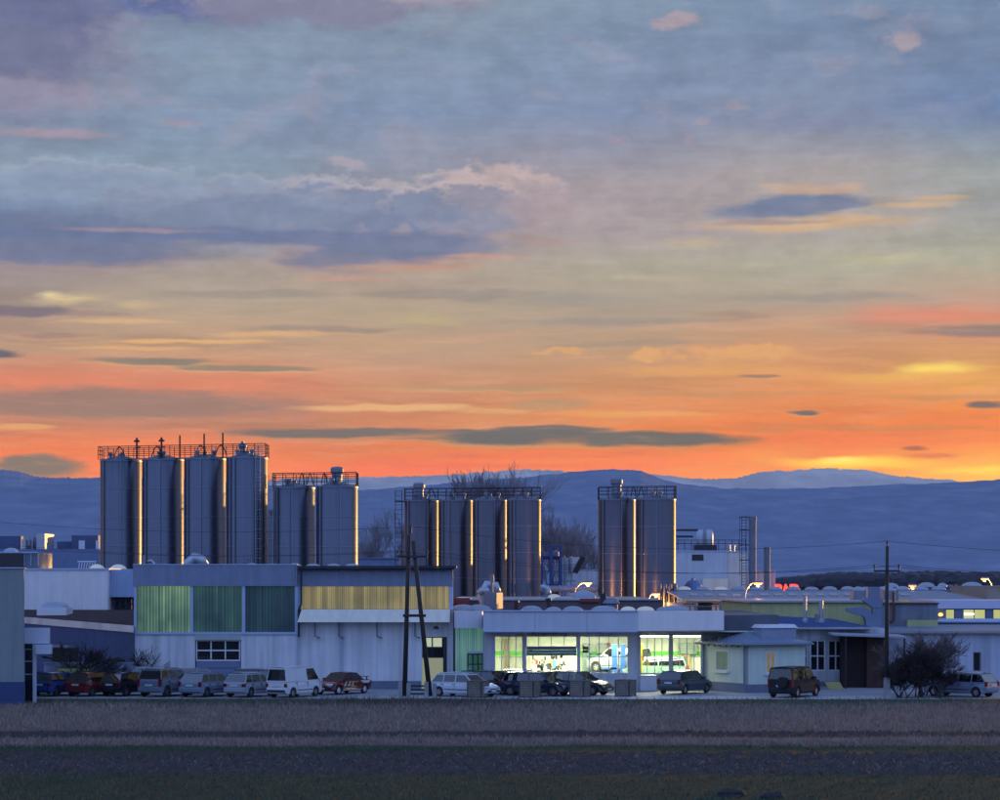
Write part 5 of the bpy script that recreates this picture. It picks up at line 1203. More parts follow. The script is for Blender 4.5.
b = MB(); Y = 236; b.box(X(987.3, Y), X(1080, Y), Y, 255, 0, Z(586.8, Y)); b.box(X(987, Y), X(1080, Y), Y-.1, 255.1, Z(586.8, Y)+.002, Z(586, Y)); b.box(X(995, Y), X(1010, Y), Y-.06, Y-.004, .5, Z(596, Y)); tag(b.build('beige_block', mat('beige_ribbed_sheet', (.32,.28,.22), .6, ribs=1.2)), 'beige ribbed block cut by the right edge of the picture', 'building')
# H, F, G, S, R
t = thing('yellow_green_hall', (X(820, 195), 195, 0), 'yellow green windowless block behind the blue roof', 'building')
b = MB(); Y = 195; b.box(X(752, Y), X(899, Y), Y, 222, 0, Z(602.5, Y)); b.build('wall', OLIVE, t)
b = MB(); b.box(X(748, Y), X(899.5, Y), Y-.25, 222.2, Z(602.5, Y)+.002, Z(600.8, Y)); b.build('roof', mat('grey_roof_edge', (.33,.35,.38), .5), t)
Fb = thing('blue_roof_workshop', (X(790, 176), 176, 0), 'white walled workshop with low blue metal roof and dark windows', 'building')
Y = 176.5; b = MB(); z28 = Z(628.5, Y)
xw0, xw1 = X(748, Y), X(886, Y)
wh = [(X(804.5, Y), X(807.5, Y), Z(671, Y), Z(645, Y)), (X(810, Y), X(825.5, Y), Z(671, Y), Z(640, Y)), (X(828, Y), X(843.5, Y), Z(671, Y), Z(640, Y))]
b.wall(xw0, xw1, 0, z28, Y, Y+.3, wh); b.box(xw1-.3, xw1, Y+.3, 193, 0, z28); b.box(xw0, xw1-.3, 192.7, 193, 0, z28); b.build('wall', W_PAINT2, Fb)
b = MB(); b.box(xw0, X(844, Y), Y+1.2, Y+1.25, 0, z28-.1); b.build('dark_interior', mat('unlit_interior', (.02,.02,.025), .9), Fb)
b = MB(); xr0, xr1 = X(724, Y), X(870, Y); zr1 = Z(613, 190)
b.hexa([(xr0, Y-.7, z28+.002), (xr1, Y-.7, z28+.002), (xr1, 193, z28+.002), (xr0, 193, z28+.002)], [(xr0, Y-.7, z28+.14), (xr1, Y-.7, z28+.14), (xr1-.6, 192, zr1-.45), (xr0, 192, zr1+.02)]); b.build('roof', BLUEROOF, Fb)
b = MB(); b.box(xr0, xr1+.05, Y-.86, Y-.72, z28-.03, z28+.12); b.build('gutter', STEEL, Fb)
for h in wh[1:]:
    glazing(h[0], h[1], h[2], h[3], Y, 2, [Z(656, Y)], parent=Fb, frame=WFRAME, gm=DGLASS, w=.09)
h = wh[0]; glazing(h[0], h[1], h[2], h[3], Y, 1, [Z(656, Y)], parent=Fb, frame=WFRAME, gm=DGLASS, w=.07)
b = MB(); b.box(X(807, Y), X(845, Y), Y-.08, Y-.002, 0, .35); b.build('plinth', PLINTH, Fb)
for i, (px, tp, r) in enumerate(((805, 596, .12), (821, 600.5, .16))):
    b = MB(); Yk = 184; b.tube([(X(px, Yk), Yk, z28), (X(px, Yk), Yk, Z(tp, Yk))], r, 12); b.lathe((X(px, Yk), Yk, z28+.3), [(r*2, 0), (r*2, .2), (r, .3)], 12); b.build('roof_flue', STEEL, Fb)
b = MB(); b.box(X(815, 184), X(817.5, 184), 183.8, 184.2, z28, Z(614, 184)); b.build('vent_box', DULL, Fb)
Sh = thing('timber_shed', (X(866, 174), 174, 0), 'dark brown timber lean-to shed beside the right pole', 'shed')
Y = 173.5; b = MB(); b.box(X(845, Y), X(868, Y), Y+1.2, Y+2.8, 0, Z(636, Y)); b.build('dark_boarding', mat('dark_timber', (.025,.014,.012), .85, var=.3, scale=3, streak=.2), Sh)
b = MB(); b.box(X(868.2, Y), X(886, Y), Y+.6, Y+2.8, 0, Z(636, Y)); b.build('boarding', BROWN, Sh)
b = MB(); b.hexa([(X(832, Y), Y-.5, Z(635.5, Y)), (X(906, Y), Y-.5, Z(638, Y)), (X(906, Y), Y+2.9, Z(637, Y)), (X(832, Y), Y+2.9, Z(634.5, Y))], [(X(832, Y), Y-.5, Z(633.8, Y)), (X(906, Y), Y-.5, Z(636.5, Y)), (X(906, Y), Y+2.9, Z(635, Y)), (X(832, Y), Y+2.9, Z(632.5, Y))]); b.build('roof', mat('pale_shed_roof', (.3,.32,.38), .6, var=.2), Sh)
b = MB(); b.box(X(844.4, Y), X(845.9, Y), Y-.4, Y-.2, 0, Z(636.5, Y)); b.box(X(903, Y), X(904.5, Y), Y-.4, Y-.2, 0, Z(638.5, Y)); b.build('post', WOOD, Sh)
Gb = thing('right_hand_building', (X(950, 176), 176, 0), 'long pale building with flat roof behind the bare bush at right', 'building')
Y = 177; b = MB(); hz_ = (X(973, Y), X(981, Y), Z(671.5, Y), Z(652, Y)); b.wall(X(886.6, Y), X(1090, Y), 0, Z(633, Y), Y, Y+.3, [hz_]); b.box(X(886.6, Y), X(886.6, Y)+.3, Y+.31, 192, 0, Z(633, Y)); b.build('wall', mat('pale_violet_render', (.46,.48,.56), .8, var=.1, streak=.25, scale=.4, bump=.2), Gb)
glazing(*hz_, Y, 1, [], parent=Gb, frame=DULL, gm=DGLASS, w=.07)
b = MB(); b.box(hz_[0]-.12, hz_[1]+.12, Y-.12, Y-.002, hz_[2]-.14, hz_[2]); b.build('window_sill', CREAM, Gb)
b = MB(); b.hexa([(X(886.6, Y)-.2, Y-.3, Z(633, Y)+.002), (X(1090, Y), Y-.3, Z(633, Y)+.002), (X(1090, Y), 192.2, Z(633, Y)+.002), (X(886.6, Y)-.2, 192.2, Z(633, Y)+.002)], [(X(886.6, Y)-.2, Y-.3, Z(631.2, Y)), (X(1090, Y), Y-.3, Z(631.2, Y)), (X(1090, Y), 192.2, Z(624.5, 192)), (X(886.6, Y)-.2, 192.2, Z(624.5, 192))]); b.build('roof', mat('wet_flat_roof', (.16,.20,.28), .5, var=.4, scale=.5), Gb)
b = MB(); b.box(X(886.6, Y)-.22, X(1090, Y), Y-.42, Y-.31, Z(633.2, Y), Z(631, Y)); b.build('gutter', mat('greyish_gutter', (.3,.29,.28), .5, metal=.3), Gb)
b = MB(); b.box(X(948, 178), X(948, 178)+.1, Y-.06, Y-.003, 2.4, 2.9); b.build('wall_box', DULL, Gb)
Sb = thing('lit_office_wing', (X(970, 205), 205, 0), 'office wing with lit yellow windows under a white band at right', 'building')
Y = 205; b = MB(); oh = [(X(945.5, Y), X(955, Y), Z(619.5, Y), Z(609, Y)), (X(963, Y), X(986, Y), Z(619.5, Y), Z(609, Y)), (X(993, Y), X(1020, Y), Z(619.5, Y), Z(609, Y))]
b.wall(X(935, Y), X(1080, Y), 0, Z(608.5, Y), Y, Y+.3, oh); b.box(X(935, Y), X(935, Y)+.3, Y+.3, 216, 0, Z(608.5, Y)); b.build('wall', PLINTH, Sb)
b = MB(); b.box(X(935, Y), X(1080, Y), Y-.25, 218, Z(608.5, Y)+.002, Z(600.3, Y)); b.build('roof_band', mat('lilac_white_band', (.5,.5,.6), .5, var=.05), Sb)
OFF = mat('lit_office_inside', (.4,.4,.3), .6, emit=lin((215,215,140)), estr=.75, var=.35, scale=.8)
b = MB(); b.box(X(936, Y), X(1080, Y), Y+2.5, Y+2.6, 0, Z(608.6, Y)); b.build('lit_interior', OFF, Sb)
for h in oh: glazing(h[0], h[1], h[2], h[3], Y, 1 if h[1]-h[0] < 1.2 else 2, [], parent=Sb, frame=DARK, w=.06)
b = MB(); b.box(X(968, Y), X(978, Y), Y+1.6, Y+1.7, Z(615.3, Y), Z(613.3, Y)); b.build('ceiling_lamp', mat('office_tube', (.8,.7,.8), .3, emit=(1, .75, .95), estr=6, var=0), Sb)
b = MB(); b.lathe((X(940, Y), Y-.3, Z(614.5, Y)), [(0, -.14), (.14, -.1), (.2, 0), (.14, .1), (0, .14)], 12); b.build('wall_lamp', mat('amber_lamp', (.8,.5,.1), .3, emit=(1, .55, .1), estr=2.5, var=0), Sb)
t = thing('lower_roof', (X(960, 196), 196, 0), 'flat blue grey roof with pale edges in front of lit office windows', 'roof')
b = MB(); Y = 194; b.box(X(880, Y), X(1080, Y), Y, 204.6, 0, Z(622.5, Y)); b.build('wall', PLINTH, t)
b = MB(); b.box(X(937, Y), X(1080, Y), Y-.2, 204.5, Z(622.5, Y)+.002, Z(621, Y)); b.box(X(940, 200), X(1080, 200), 200, 200.3, Z(621, Y), Z(618.5, 200)); b.build('roof_edge', TRIM, t)
t = thing('grey_plant_block', (X(910, 188), 188, 0), 'grey rendered block with a rust red pipe at its left edge', 'building')
Y = 188; b = MB(); b.box(X(882, Y), X(938, Y), Y, 193.8, 0, Z(604, Y)); b.build('wall', mat('grey_weathered_render', (.2,.22,.26), .85, var=.2, streak=.2, scale=1), t)
b = MB(); b.box(X(880.5, Y), X(938.8, Y), Y-.15, 193.9, Z(604, Y)+.002, Z(602.6, Y)); b.build('roof_edge', mat('brown_flashing', (.08,.04,.04), .6), t)
b = MB(); b.box(X(906.5, Y), X(937, Y), Y-.4, Y-.004, 0, Z(620, Y)); b.build('lower_panel', OLIVE, t)
b = MB(); b.tube([(X(889, Y), Y-.3, Z(622.5, Y)), (X(892, Y), Y-.3, Z(621, Y)), (X(893, Y), Y-.3, Z(618, Y)), (X(893, Y), Y-.3, Z(592, Y))], .11, 8); b.build('rust_pipe', RUST, t)
for i, (p, q, tp, a) in enumerate(((853.5, 866.5, 590.5, 'left'), (883.5, 898.5, 590.5, 'right'))):
    t = thing('ventilation_tower', ((X(p, 205)+X(q, 205))/2, 205, 4), f'grey ventilation box with white cap {"left" if i == 0 else "right"} of the big duct', 'vent', 'boxed vents behind the duct')
    b = MB(); Y = 205; b.box(X(p, Y), X(q, Y), Y, Y+2, 4, Z(tp, Y)); b.build('box', DULL, t)
    b = MB(); b.dome((X(p, Y)+X(q, Y))/2, Y+1, Z(tp, Y), (X(q, Y)-X(p, Y))/2*.78, .9, .32); b.build('cap', DOME, t)
# large bent duct
t = thing('large_duct', (X(873, 184), 184, z28), 'large bent galvanised duct rising from the blue roof', 'duct')
DM = mat('duct_sheet', (.20,.26,.36), .42, metal=.45, var=.1, streak=.05)
Y = 184
def rduct(pts, w0, w1, dep, name, m=DM):
    b = MB(); vs = []; fs = []
    for i, (px, py, nx_, ny_, w) in enumerate(pts):
        cx, cz = X(px, Y), Z(py, Y); hw = w/2
        for (s_, d) in ((-1, -1), (1, -1), (1, 1), (-1, 1)):
            vs.append((cx+nx_*hw*s_, Y+d*dep, cz+ny_*hw*s_))
    for i in range(len(pts)-1):
        for k in range(4):
            a, c = i*4+k, i*4+(k+1) % 4; fs.append((a, c, c+4, a+4))
    n = len(pts); fs += [(3, 2, 1, 0), (4*n-4, 4*n-3, 4*n-2, 4*n-1)]
    b.add(vs, fs); return b.build(name, m, t)
rduct([(876.5, 634, 1, 0, .62), (876.5, 608, 1, 0, .62)], 0, 0, .45, 'riser')
rduct([(876.5, 607.8, 1, 0, .62), (872, 600, 1, 0, 1.45), (872, 597.5, 1, 0, 1.2)], 0, 0, .5, 'funnel')
rduct([(873, 597.4, 1, 0, .85), (873, 587, 1, 0, .85)], 0, 0, .5, 'stack')
arc = []
for k in range(8):
    a = R(90-90*k/7); arc.append((860+9.5*math.cos(a), 623-12*math.sin(a), math.cos(a), math.sin(a), .62))
rduct([(846, 609.5, 0, 1, .22), (853, 610.5, 0, 1, .45)]+arc+[(869.5, 636, 1, 0, .6)], 0, 0, .46, 'goose_neck')

# ================================================================== E: small house with hip roof
ang = math.atan2(4.5, -2.34)   # from near corner along the left face
cx0, cy0 = X(745, 166), 166.0
u1 = (-2.34/5.07, 4.5/5.07); u2 = (.887, .461)
def EP(a, c, z): return (cx0+u1[0]*a+u2[0]*c, cy0+u1[1]*a+u2[1]*c, z)
LA, LC = 5.07, 4.67; ez = 3.12
Eb = thing('small_office', (cx0, cy0, 0), 'small white office with blue hip roof next to the lit garage', 'building')
EW = mat('white_render_garage_tint', (.62,.70,.58), .75, var=.05, streak=.08)  # green glow of the garage windows is painted into this wall colour
def pan(mb, face, a0, a1, z0, z1, off=0.0, th=.05, mi=0):
    """slab on the left (face 0) or right (face 1) wall of the small office"""
    if face == 0: q = lambda a, d: (a, -d)
    else: q = lambda a, d: (-d, a)
    P4 = [q(a0, off+th), q(a1, off+th), q(a1, off), q(a0, off)]
    if face == 0: P4 = P4[::-1]
    mb.hexa([EP(*p, z0) for p in P4], [EP(*p, z1) for p in P4], mi)
b = MB()
wl, wr = (1.95, 3.55, 1.35, 2.72), (1.6, 2.35, 1.25, 2.7)
for (face, L_, w) in ((0, LA, wl), (1, LC, wr)):
    pan(b, face, 0 if face == 0 else 0, w[0], 0, ez, -.25, .25); pan(b, face, w[1], L_, 0, ez, -.25, .25); pan(b, face, w[0], w[1], 0, w[2], -.25, .25); pan(b, face, w[0], w[1], w[3], ez, -.25, .25)
b.build('wall', EW, Eb)
b = MB(); pan(b, 0, 0, LA, 0, .62, .003, .03); pan(b, 1, 0, LC, 0, .55, .003, .03); b.build('plinth', PLINTH, Eb)
for face, w in ((0, wl), (1, wr)):
    f = MB(); d = .08
    pan(f, face, w[0], w[0]+d, w[2], w[3], -.05, .07); pan(f, face, w[1]-d, w[1], w[2], w[3], -.05, .07); pan(f, face, w[0]+d, w[1]-d, w[2], w[2]+d, -.05, .07); pan(f, face, w[0]+d, w[1]-d, w[3]-d, w[3], -.05, .07)
    if face: pan(f, face, (w[0]+w[1])/2-.03, (w[0]+w[1])/2+.03, w[2]+d, w[3]-d, -.05, .07)
    fo_ = f.build('window', WFRAME, Eb)
    p_ = MB(); pan(p_, face, w[0]+d, w[1]-d, w[2]+d, w[3]-d, -.04, .02)
    p_.build('pane', mat('curtained_glass', (.14,.2,.17), .15, var=.2, scale=2, emit=lin((90,120,90)), estr=.12) if face == 0 else mat('amber_curtain_glass', (.3,.25,.12), .15, var=.5, scale=2.5, emit=lin((170,140,70)), estr=.28), fo_)
    s_ = MB(); pan(s_, face, w[0]-.1, w[1]+.1, w[2]-.12, w[2]-.01, .004, .14); s_.build('window_sill', WFRAME, Eb)
b = MB(); o_ = .38; rz_ = 4.0
e4 = [EP(-o_, -o_, ez), EP(-o_, LC+o_, ez), EP(LA+o_, LC+o_, ez), EP(LA+o_, -o_, ez)]
e5 = [(p[0], p[1], ez+.12) for p in e4]; r1, r2 = EP(2.4, 1.9, rz_), EP(2.6, 2.8, rz_)
b.add(e4+e5+[r1, r2], [(3,2,1,0), (0,1,5,4), (1,2,6,5), (2,3,7,6), (3,0,4,7), (4,5,9,8), (5,6,9), (6,7,8,9), (7,4,8)])
b.build('roof', mat('blue_grey_seamed_roof', (.22,.29,.4), .4, metal=.3, var=.1, ribs=1.6), Eb)
b = MB()
for k in range(7): p = EP(.3+k*.72, -.32, ez); b.box(p[0]-.05, p[0]+.05, p[1]-.1, p[1]+.12, ez-.14, ez-.003)
b.build('rafter_ends', mat('dark_timber', (.025,.014,.012)), Eb)
b = MB(); g_ = [EP(-o_-.09, -o_-.09, ez+.02), EP(LA+o_, -o_-.09, ez+.02)]; b.tube(g_, .07, 8); b.tube([EP(-o_-.09, -o_-.09, ez+.02), EP(-o_-.09, LC+o_, ez+.02)], .07, 8)
p = EP(-.12, -.12, 0); b.tube([EP(-o_-.09, -o_-.05, ez), EP(-.2, -.2, ez-.3), (p[0]-.02, p[1]-.05, ez-.5), (p[0]-.02, p[1]-.05, 0)], .055, 8); b.build('gutter', DULL, Eb)
b = MB(); q4 = [EP(.9, 2.0, 3.5), EP(.9, 4.6, 3.5), EP(3.0, 4.6, 3.5), EP(3.0, 2.0, 3.5)]; b.hexa(q4, [(p[0], p[1], 4.18) for p in q4]); lt = b.build('roof_lantern', DOME, Eb, bevel=.05)
b = MB(); q4 = [EP(.8, 1.9, 4.182), EP(.8, 4.7, 4.182), EP(3.1, 4.7, 4.182), EP(3.1, 1.9, 4.182)]; b.hexa(q4, [(p[0]*.85+EP(1.95, 3.3, 0)[0]*.15, p[1]*.85+EP(1.95, 3.3, 0)[1]*.15, 4.42) for p in q4]); b.build('lantern_cap', W_SHEET, lt)

# ================================================================== red sign, lamps
t = thing('red_light_sign', (X(787, 300), 300, 5), 'red glowing letters just above the long hall skylights', 'sign')
REDL = mat('red_neon', (.6,.02,.01), .4, var=0, emit=(1.0, .03, .015), estr=5)
for ch, px, sx in (('P', 778.3, 1.7), ('A', 785.8, 1.3), ('R', 794.8, 2.3)):
    fc = bpy.data.curves.new('sign_text', 'FONT'); fc.body = ch; fc.size = 1.6; fc.extrude = .06; fc.offset = .05; fc.align_x = 'CENTER'; fc.materials.append(REDL)
    o = text_mesh('letter', fc, t); oo_ = ORG[t.name][0]; o.rotation_euler = (R(90), 0, 0); o.scale = (sx*.6, 1, 1); o.location = (X(px, 300)-oo_[0], 0, Z(593.9, 300)-5)
b = MB(); b.box(X(774, 300), X(802, 300), 300.1, 300.25, 5, Z(591.5, 300)); b.box(X(776, 300), X(777, 300), 300.1, 300.3, 0, 5); b.box(X(799, 300), X(800, 300), 300.1, 300.3, 0, 5); b.build('sign_frame', DARK, t)
HOT = mat('sodium_lamp_glass', (1, .6, .3), .3, var=0, emit=(1, .34, .06), estr=1.7)
HOTC = mat('sodium_lamp_core', (1, .8, .5), .3, var=0, emit=(1, .7, .3), estr=14)
def street_lamp(px, py, Y, side, base, label, watt, head=1.0, arm=14):
    hx, hz_ = X(px, Y), Z(py, Y); bx = X(px-side*arm, Y)
    t = thing('street_lamp', (bx, Y, 0), label, 'street lamp', 'sodium street lamps around the halls')
    b = MB(); b.tube([(bx, Y, 0), (bx, Y, hz_-1.3), (bx+(hx-bx)*.12, Y, hz_-.55), (bx+(hx-bx)*.45, Y, hz_-.05), (bx+(hx-bx)*.85, Y, hz_+.16)], .07, 8, r1=.045); b.lathe((bx, Y, 0), [(.14, 0), (.14, 1.2), (.07, 1.25)], 10); b.build('pole', STEEL, t, smooth=True)
    b = MB(); b.box(hx-.42, hx+.42, Y-.17, Y+.17, hz_+.06, hz_+.22); b.build('lamp_head', DULL, t, bevel=.04)
    b = MB(); vs = []; b.dome(0, 0, 0, .40, .24, .2); b.v = [(hx+x, Y+y, hz_+.055-z) for x, y, z in b.v]; b.f = [f[::-1] for f in b.f]; b.build('lamp_glass', HOT, t, smooth=True)
    b = MB(); b.lathe((hx, Y, hz_-.30), [(0, 0), (.12, .03), (.14, .1), (.1, .12)], 10); b.build('lamp_bulb', HOTC, t)
    l = bpy.data.lights.new('sodium_light', 'POINT'); l.energy = watt; l.color = (1, .42, .10); l.shadow_soft_size = .2
    o = bpy.data.objects.new('sodium_light', l); COL.objects.link(o); o.location = (hx, Y-.3, hz_-.7)
street_lamp(588, 583.3, 256, 1, 606, 'street lamp with curved arm glowing between middle and right silos', LAMP_W*2.5)
street_lamp(656, 594.3, 253.5, 1, 606, 'small street lamp glowing at the foot of the right silo pair', LAMP_W*1.5, arm=9)
street_lamp(758, 583.5, 229, 1, 606, 'street lamp glowing left of the red sign', LAMP_W, arm=13)
street_lamp(912.5, 586, 258, -1, 606, 'street lamp glowing over the dark ribbed shed', LAMP_W, arm=8)
street_lamp(984.5, 579, 290, -1, 606, 'high street lamp glowing at far right against the wood', LAMP_W, arm=8)
# ================================================================== CARS
RUB = mat('tyre_rubber', (.015,.015,.016), .85, var=.1); RIM = mat('alloy_rim', (.45,.47,.5), .3, metal=.9, var=0)
PLAST = mat('black_car_plastic', (.02,.02,.022), .5, var=0)
CGL = glass('car_glass', (.16,.19,.20), .24, .02)
SEAT = mat('car_seat_fabric', (.03,.03,.035), .9)
TAIL = mat('tail_light_red', (.18,.008,.008), .2, var=0, coat=.5)
HEAD = mat('headlight_glass', (.5,.53,.56), .12, var=0, metal=.4, coat=.6)
PLATE = mat('number_plate_white', (.6,.6,.6), .5, var=0)
SPEC = {  # L, W, H, belt z, rear belt x, rear roof x, front roof x, cowl x, hood front z, pillar splits
 'hatch': dict(L=3.95, W=1.68, H=1.46, zb=.93, rb=.10, rr=.48, rf=2.45, cw=3.02, zh=.72, sp=(.98, 2.0)),
 'wagon': dict(L=4.55, W=1.74, H=1.48, zb=.93, rb=.08, rr=.50, rf=2.75, cw=3.45, zh=.72, sp=(1.10, 2.05)),
 'sedan': dict(L=4.35, W=1.68, H=1.39, zb=.92, rb=.85, rr=1.40, rf=2.55, cw=3.15, zh=.72, sp=(1.42, 2.0)),
 'suv':   dict(L=4.45, W=1.82, H=1.72, zb=1.08, rb=.08, rr=.30, rf=2.75, cw=3.40, zh=.92, sp=(1.05, 2.0)),
 'boxy':  dict(L=4.45, W=1.80, H=1.88, zb=1.12, rb=.04, rr=.12, rf=2.95, cw=3.50, zh=.98, sp=(1.05, 2.1)),
 'van':   dict(L=4.05, W=1.62, H=1.86, zb=1.02, rb=.03, rr=.14, rf=3.20, cw=3.80, zh=.88, sp=(1.2, 2.35)),
}
def lerp(a, b, t): return a+(b-a)*t
def car(kind, paint, loc, head, label, cat='car', group=None, name='parked_car', rails=False, panel_van=False, spare=False, plate=True, scale=1.0, light_rims=False, livery=False, wing=False):
    s = SPEC[kind]; L, W, H, zb = s['L'], s['W'], s['H'], s['zb']; h = L/2
    t = thing(name, (*loc, .004), label, cat, group, rz=R(head)); t.scale = (scale,)*3
    rb, rr_, rf, cw = (q-h for q in (s['rb'], s['rr'], s['rf'], s['cw'])); zh = s['zh']; zs = .22; hw = W/2
    wr = .31 if kind not in ('suv', 'boxy') else .35; fx, rx = h-.78, -h+.76; ra = wr+.055
    pts = [(-h+.10, zs+.06), (-h+.01, .38), (-h, .58), (-h+.03, .62), (-h+.05, zb-.06), (rb, zb)]
    if kind == 'sedan': pts = [(-h+.10, zs+.06), (-h+.01, .38), (-h, .58), (-h+.02, .66), (-h+.06, zb-.05), (-h+.2, zb), (rb, zb+.01)]
    pts += [(cw, zb), (lerp(cw, h, .45), lerp(zb, zh, .35)), (h-.22, zh), (h-.06, zh-.12), (h, .52), (h-.01, .36), (h-.12, zs+.04)]
    def arch(c): return [(c+ra*math.cos(a), max(zs, wr+ra*math.sin(a))) for a in np.linspace(-.25, math.pi+.25, 11)]
    pts += arch(fx) + arch(rx)
    def wy(x, z):
        e = max(0, abs(x)-(h-.55))/.55
        return hw*(1-.10*e*e)-(.035 if z < .35 else 0)-(.015 if z > zb-.1 else 0)
    n = len(pts); b = MB()
    b.add([(x, wy(x, z), z) for x, z in pts]+[(x, -wy(x, z), z) for x, z in pts],
          [tuple(range(n))[::-1], tuple(range(n, 2*n))]+[(i, (i+1) % n, (i+1) % n+n, i+n) for i in range(n)])
    body = b.build('body', paint, t, world=False, bevel=.035)
    # greenhouse
    w0, w1 = hw-.045, hw-.20; zr = H
    def SP(x0, hf, sgn):  # point on the inclined side plane; x0 = x at that height
        return (x0, sgn*lerp(w0, w1, hf), lerp(zb, zr, hf))
    def xr(hf): return lerp(rb, rr_, hf)
    def xf(hf): return lerp(cw, rf, hf)
    lo, hi = .06, .90; pd, pa = .07, .07; bp = .035
    spl = [q-h for q in s['sp']]
    cf = MB(); wins = []
    for sg in (1, -1):
        def quad(mb, a, b_, c, d):
            mb.add([a, b_, c, d], [(0, 1, 2, 3) if sg < 0 else (3, 2, 1, 0)])
        quad(cf, SP(xr(0), 0, sg), SP(xf(0), 0, sg), SP(xf(lo), lo, sg), SP(xr(lo), lo, sg))
        quad(cf, SP(xr(hi), hi, sg), SP(xf(hi), hi, sg), SP(xf(1), 1, sg), SP(xr(1), 1, sg))
        edges = [(xr(lo), xr(lo)+pd, xr(hi), xr(hi)+pd)]
        for q in spl: edges.append((q-bp, q+bp, q-bp, q+bp) if q > rr_+.1 else None)
        edges = [e for e in edges if e]
        edges.append((xf(lo)-pa-.03, xf(lo), xf(hi)-pa, xf(hi)))
        for e in edges: quad(cf, SP(e[0], lo, sg), SP(e[1], lo, sg), SP(e[3], hi, sg), SP(e[2], hi, sg))
        for k, (e0, e1) in enumerate(zip(edges, edges[1:])):
            if kind == 'sedan' and k == 0 and e1[0]-e0[1] < .05: pass
            m_ = MB(); P4 = [SP(e0[1], lo, sg), SP(e1[0], lo, sg), SP(e1[2], hi, sg), SP(e0[3], hi, sg)]
            quad(m_, *[(x, y-sg*.006, z) for x, y, z in P4]); wins.append((m_, panel_van and k < len(edges)-2))
    # roof with slight crown, front and rear frames
    nr = 6; vs = []; fs = []
    xs_ = [lerp(rr_, rf, i/5) for i in range(6)]
    for i, x in enumerate(xs_):
        for k in range(nr+1):
            y = lerp(-w1, w1, k/nr); vs.append((x, y, zr+.045*(1-(2*k/nr-1)**2)+.03*math.sin(math.pi*i/5)))
    for i in range(5):
        for k in range(nr): a = i*(nr+1)+k; fs.append((a, a+nr+1, a+nr+2, a+1))
    cf.add(vs, fs)
    for (xb, xt, sg) in ((rb, rr_, -1), (cw, rf, 1)):
        def FP(u, v): return (lerp(xb, xt, v), u*lerp(w0, w1, v), lerp(zb, zr, v)+(.045*(1-u*u) if v > .98 else 0))
        for (u0, u1, v0, v1) in ((-1, 1, 0, .07), (-1, 1, .90, 1), (-1, -.93, .07, .90), (.93, 1, .07, .90)):
            cf.add([FP(u0, v0), FP(u1, v0), FP(u1, v1), FP(u0, v1)], [(0, 1, 2, 3) if sg > 0 else (3, 2, 1, 0)])
        m_ = MB(); P4 = [FP(-.93, .07), FP(.93, .07), FP(.93, .90), FP(-.93, .90)]; m_.add([(x-sg*.006, y, z) for x, y, z in P4], [(0, 1, 2, 3)])
        if panel_van and sg < 0: pass
        m_.build('windscreen' if sg > 0 else 'rear_window', CGL, t, world=False)
    cf.build('cabin_frame', paint, t, world=False)
    for m_, solid in wins: m_.build('side_panel' if solid else 'side_window', paint if solid else CGL, t, world=False)
    b = MB()
    for x in (lerp(rr_, rf, .92), lerp(rr_, rf, .5)):
        for y in (-.36, .36): b.box(x-.12, x+.02, y-.22, y+.22, zb-.02, zb+.34); b.box(x-.1, x-.04, y-.1, y+.1, zb+.35, zb+.5)
    b.box(cw-.35, cw-.1, -w0+.12, w0-.12, zb-.01, zb+.06); b.build('seats', SEAT, t, world=False)
    # trim
    b = MB(); b.box(-h-.02, -h+.06, -hw*.84, hw*.84, .36, .50); b.build('rear_bumper', paint if kind != 'van' else PLAST, t, world=False, bevel=.02)
    b = MB(); b.box(h-.05, h+.02, -hw*.8, hw*.8, .34, .46); b.build('front_bumper', PLAST, t, world=False, bevel=.02)
    b = MB(); b.box(h-.045, h+.012, -.42, .42, .52, zh-.14); b.build('grille', PLAST, t, world=False)
    for sg in (1, -1):
        b = MB(); b.box(h-.20, h-.02, sg*hw*.56, sg*(hw*.915), zh-.22, zh-.06); b.build('headlight', HEAD, t, world=False, bevel=.02)
        b = MB()
        if kind in ('wagon', 'suv', 'boxy', 'van'): b.box(-h-.012, -h+.14, sg*hw*.76, sg*(hw*.945), .68, zb+.06 if kind != 'van' else zb-.12)
        else: b.box(-h-.012, -h+.16, sg*hw*.66, sg*(hw*.945), .68, zb-.05)
        b.build('taillight', TAIL, t, world=False, bevel=.015)
        b = MB(); x = cw-.22; b.box(x-.05, x+.07, sg*(hw-.06), sg*(hw+.14), zb+.02, zb+.15); b.build('side_mirror', paint, t, world=False, bevel=.02)
        b = MB()
        for q in (spl[0]-.12, spl[1]-.12): b.box(q-.09, q+.06, sg*(wy(0, .8)-.002), sg*(wy(0, .8)+.03), zb-.13, zb-.10)
        b.build('door_handle', PLAST, t, world=False)
        b = MB(); b.box(rx+ra+.05, fx-ra-.05, sg*(wy(0, .5)-.01), sg*(wy(0, .5)+.012), .44, .50)
        for q in (spl[0], spl[1], cw-.12): b.box(q-.008, q+.008, sg*(wy(0, .8)-.01), sg*(wy(0, .8)+.003), .30, zb-.02)
        b.build('side_trim', PLAST, t, world=False)
    if plate:
        b = MB(); b.box(-h-.03, -h-.012, -.26, .26, .70, .81); b.build('number_plate', PLATE, t, world=False)
        b = MB(); b.box(h+.021, h+.03, -.26, .26, .36, .46); b.build('number_plate', PLATE, t, world=False)
    if rails:
        for sg in (1, -1):
            b = MB(); y = sg*(w1-.06); b.tube([(rr_+.15, y, H+.01), (rr_+.3, y, H+.09), (rf-.4, y, H+.09), (rf-.2, y, H+.01)], .022, 6); b.build('roof_rail', RIM, t, world=False)
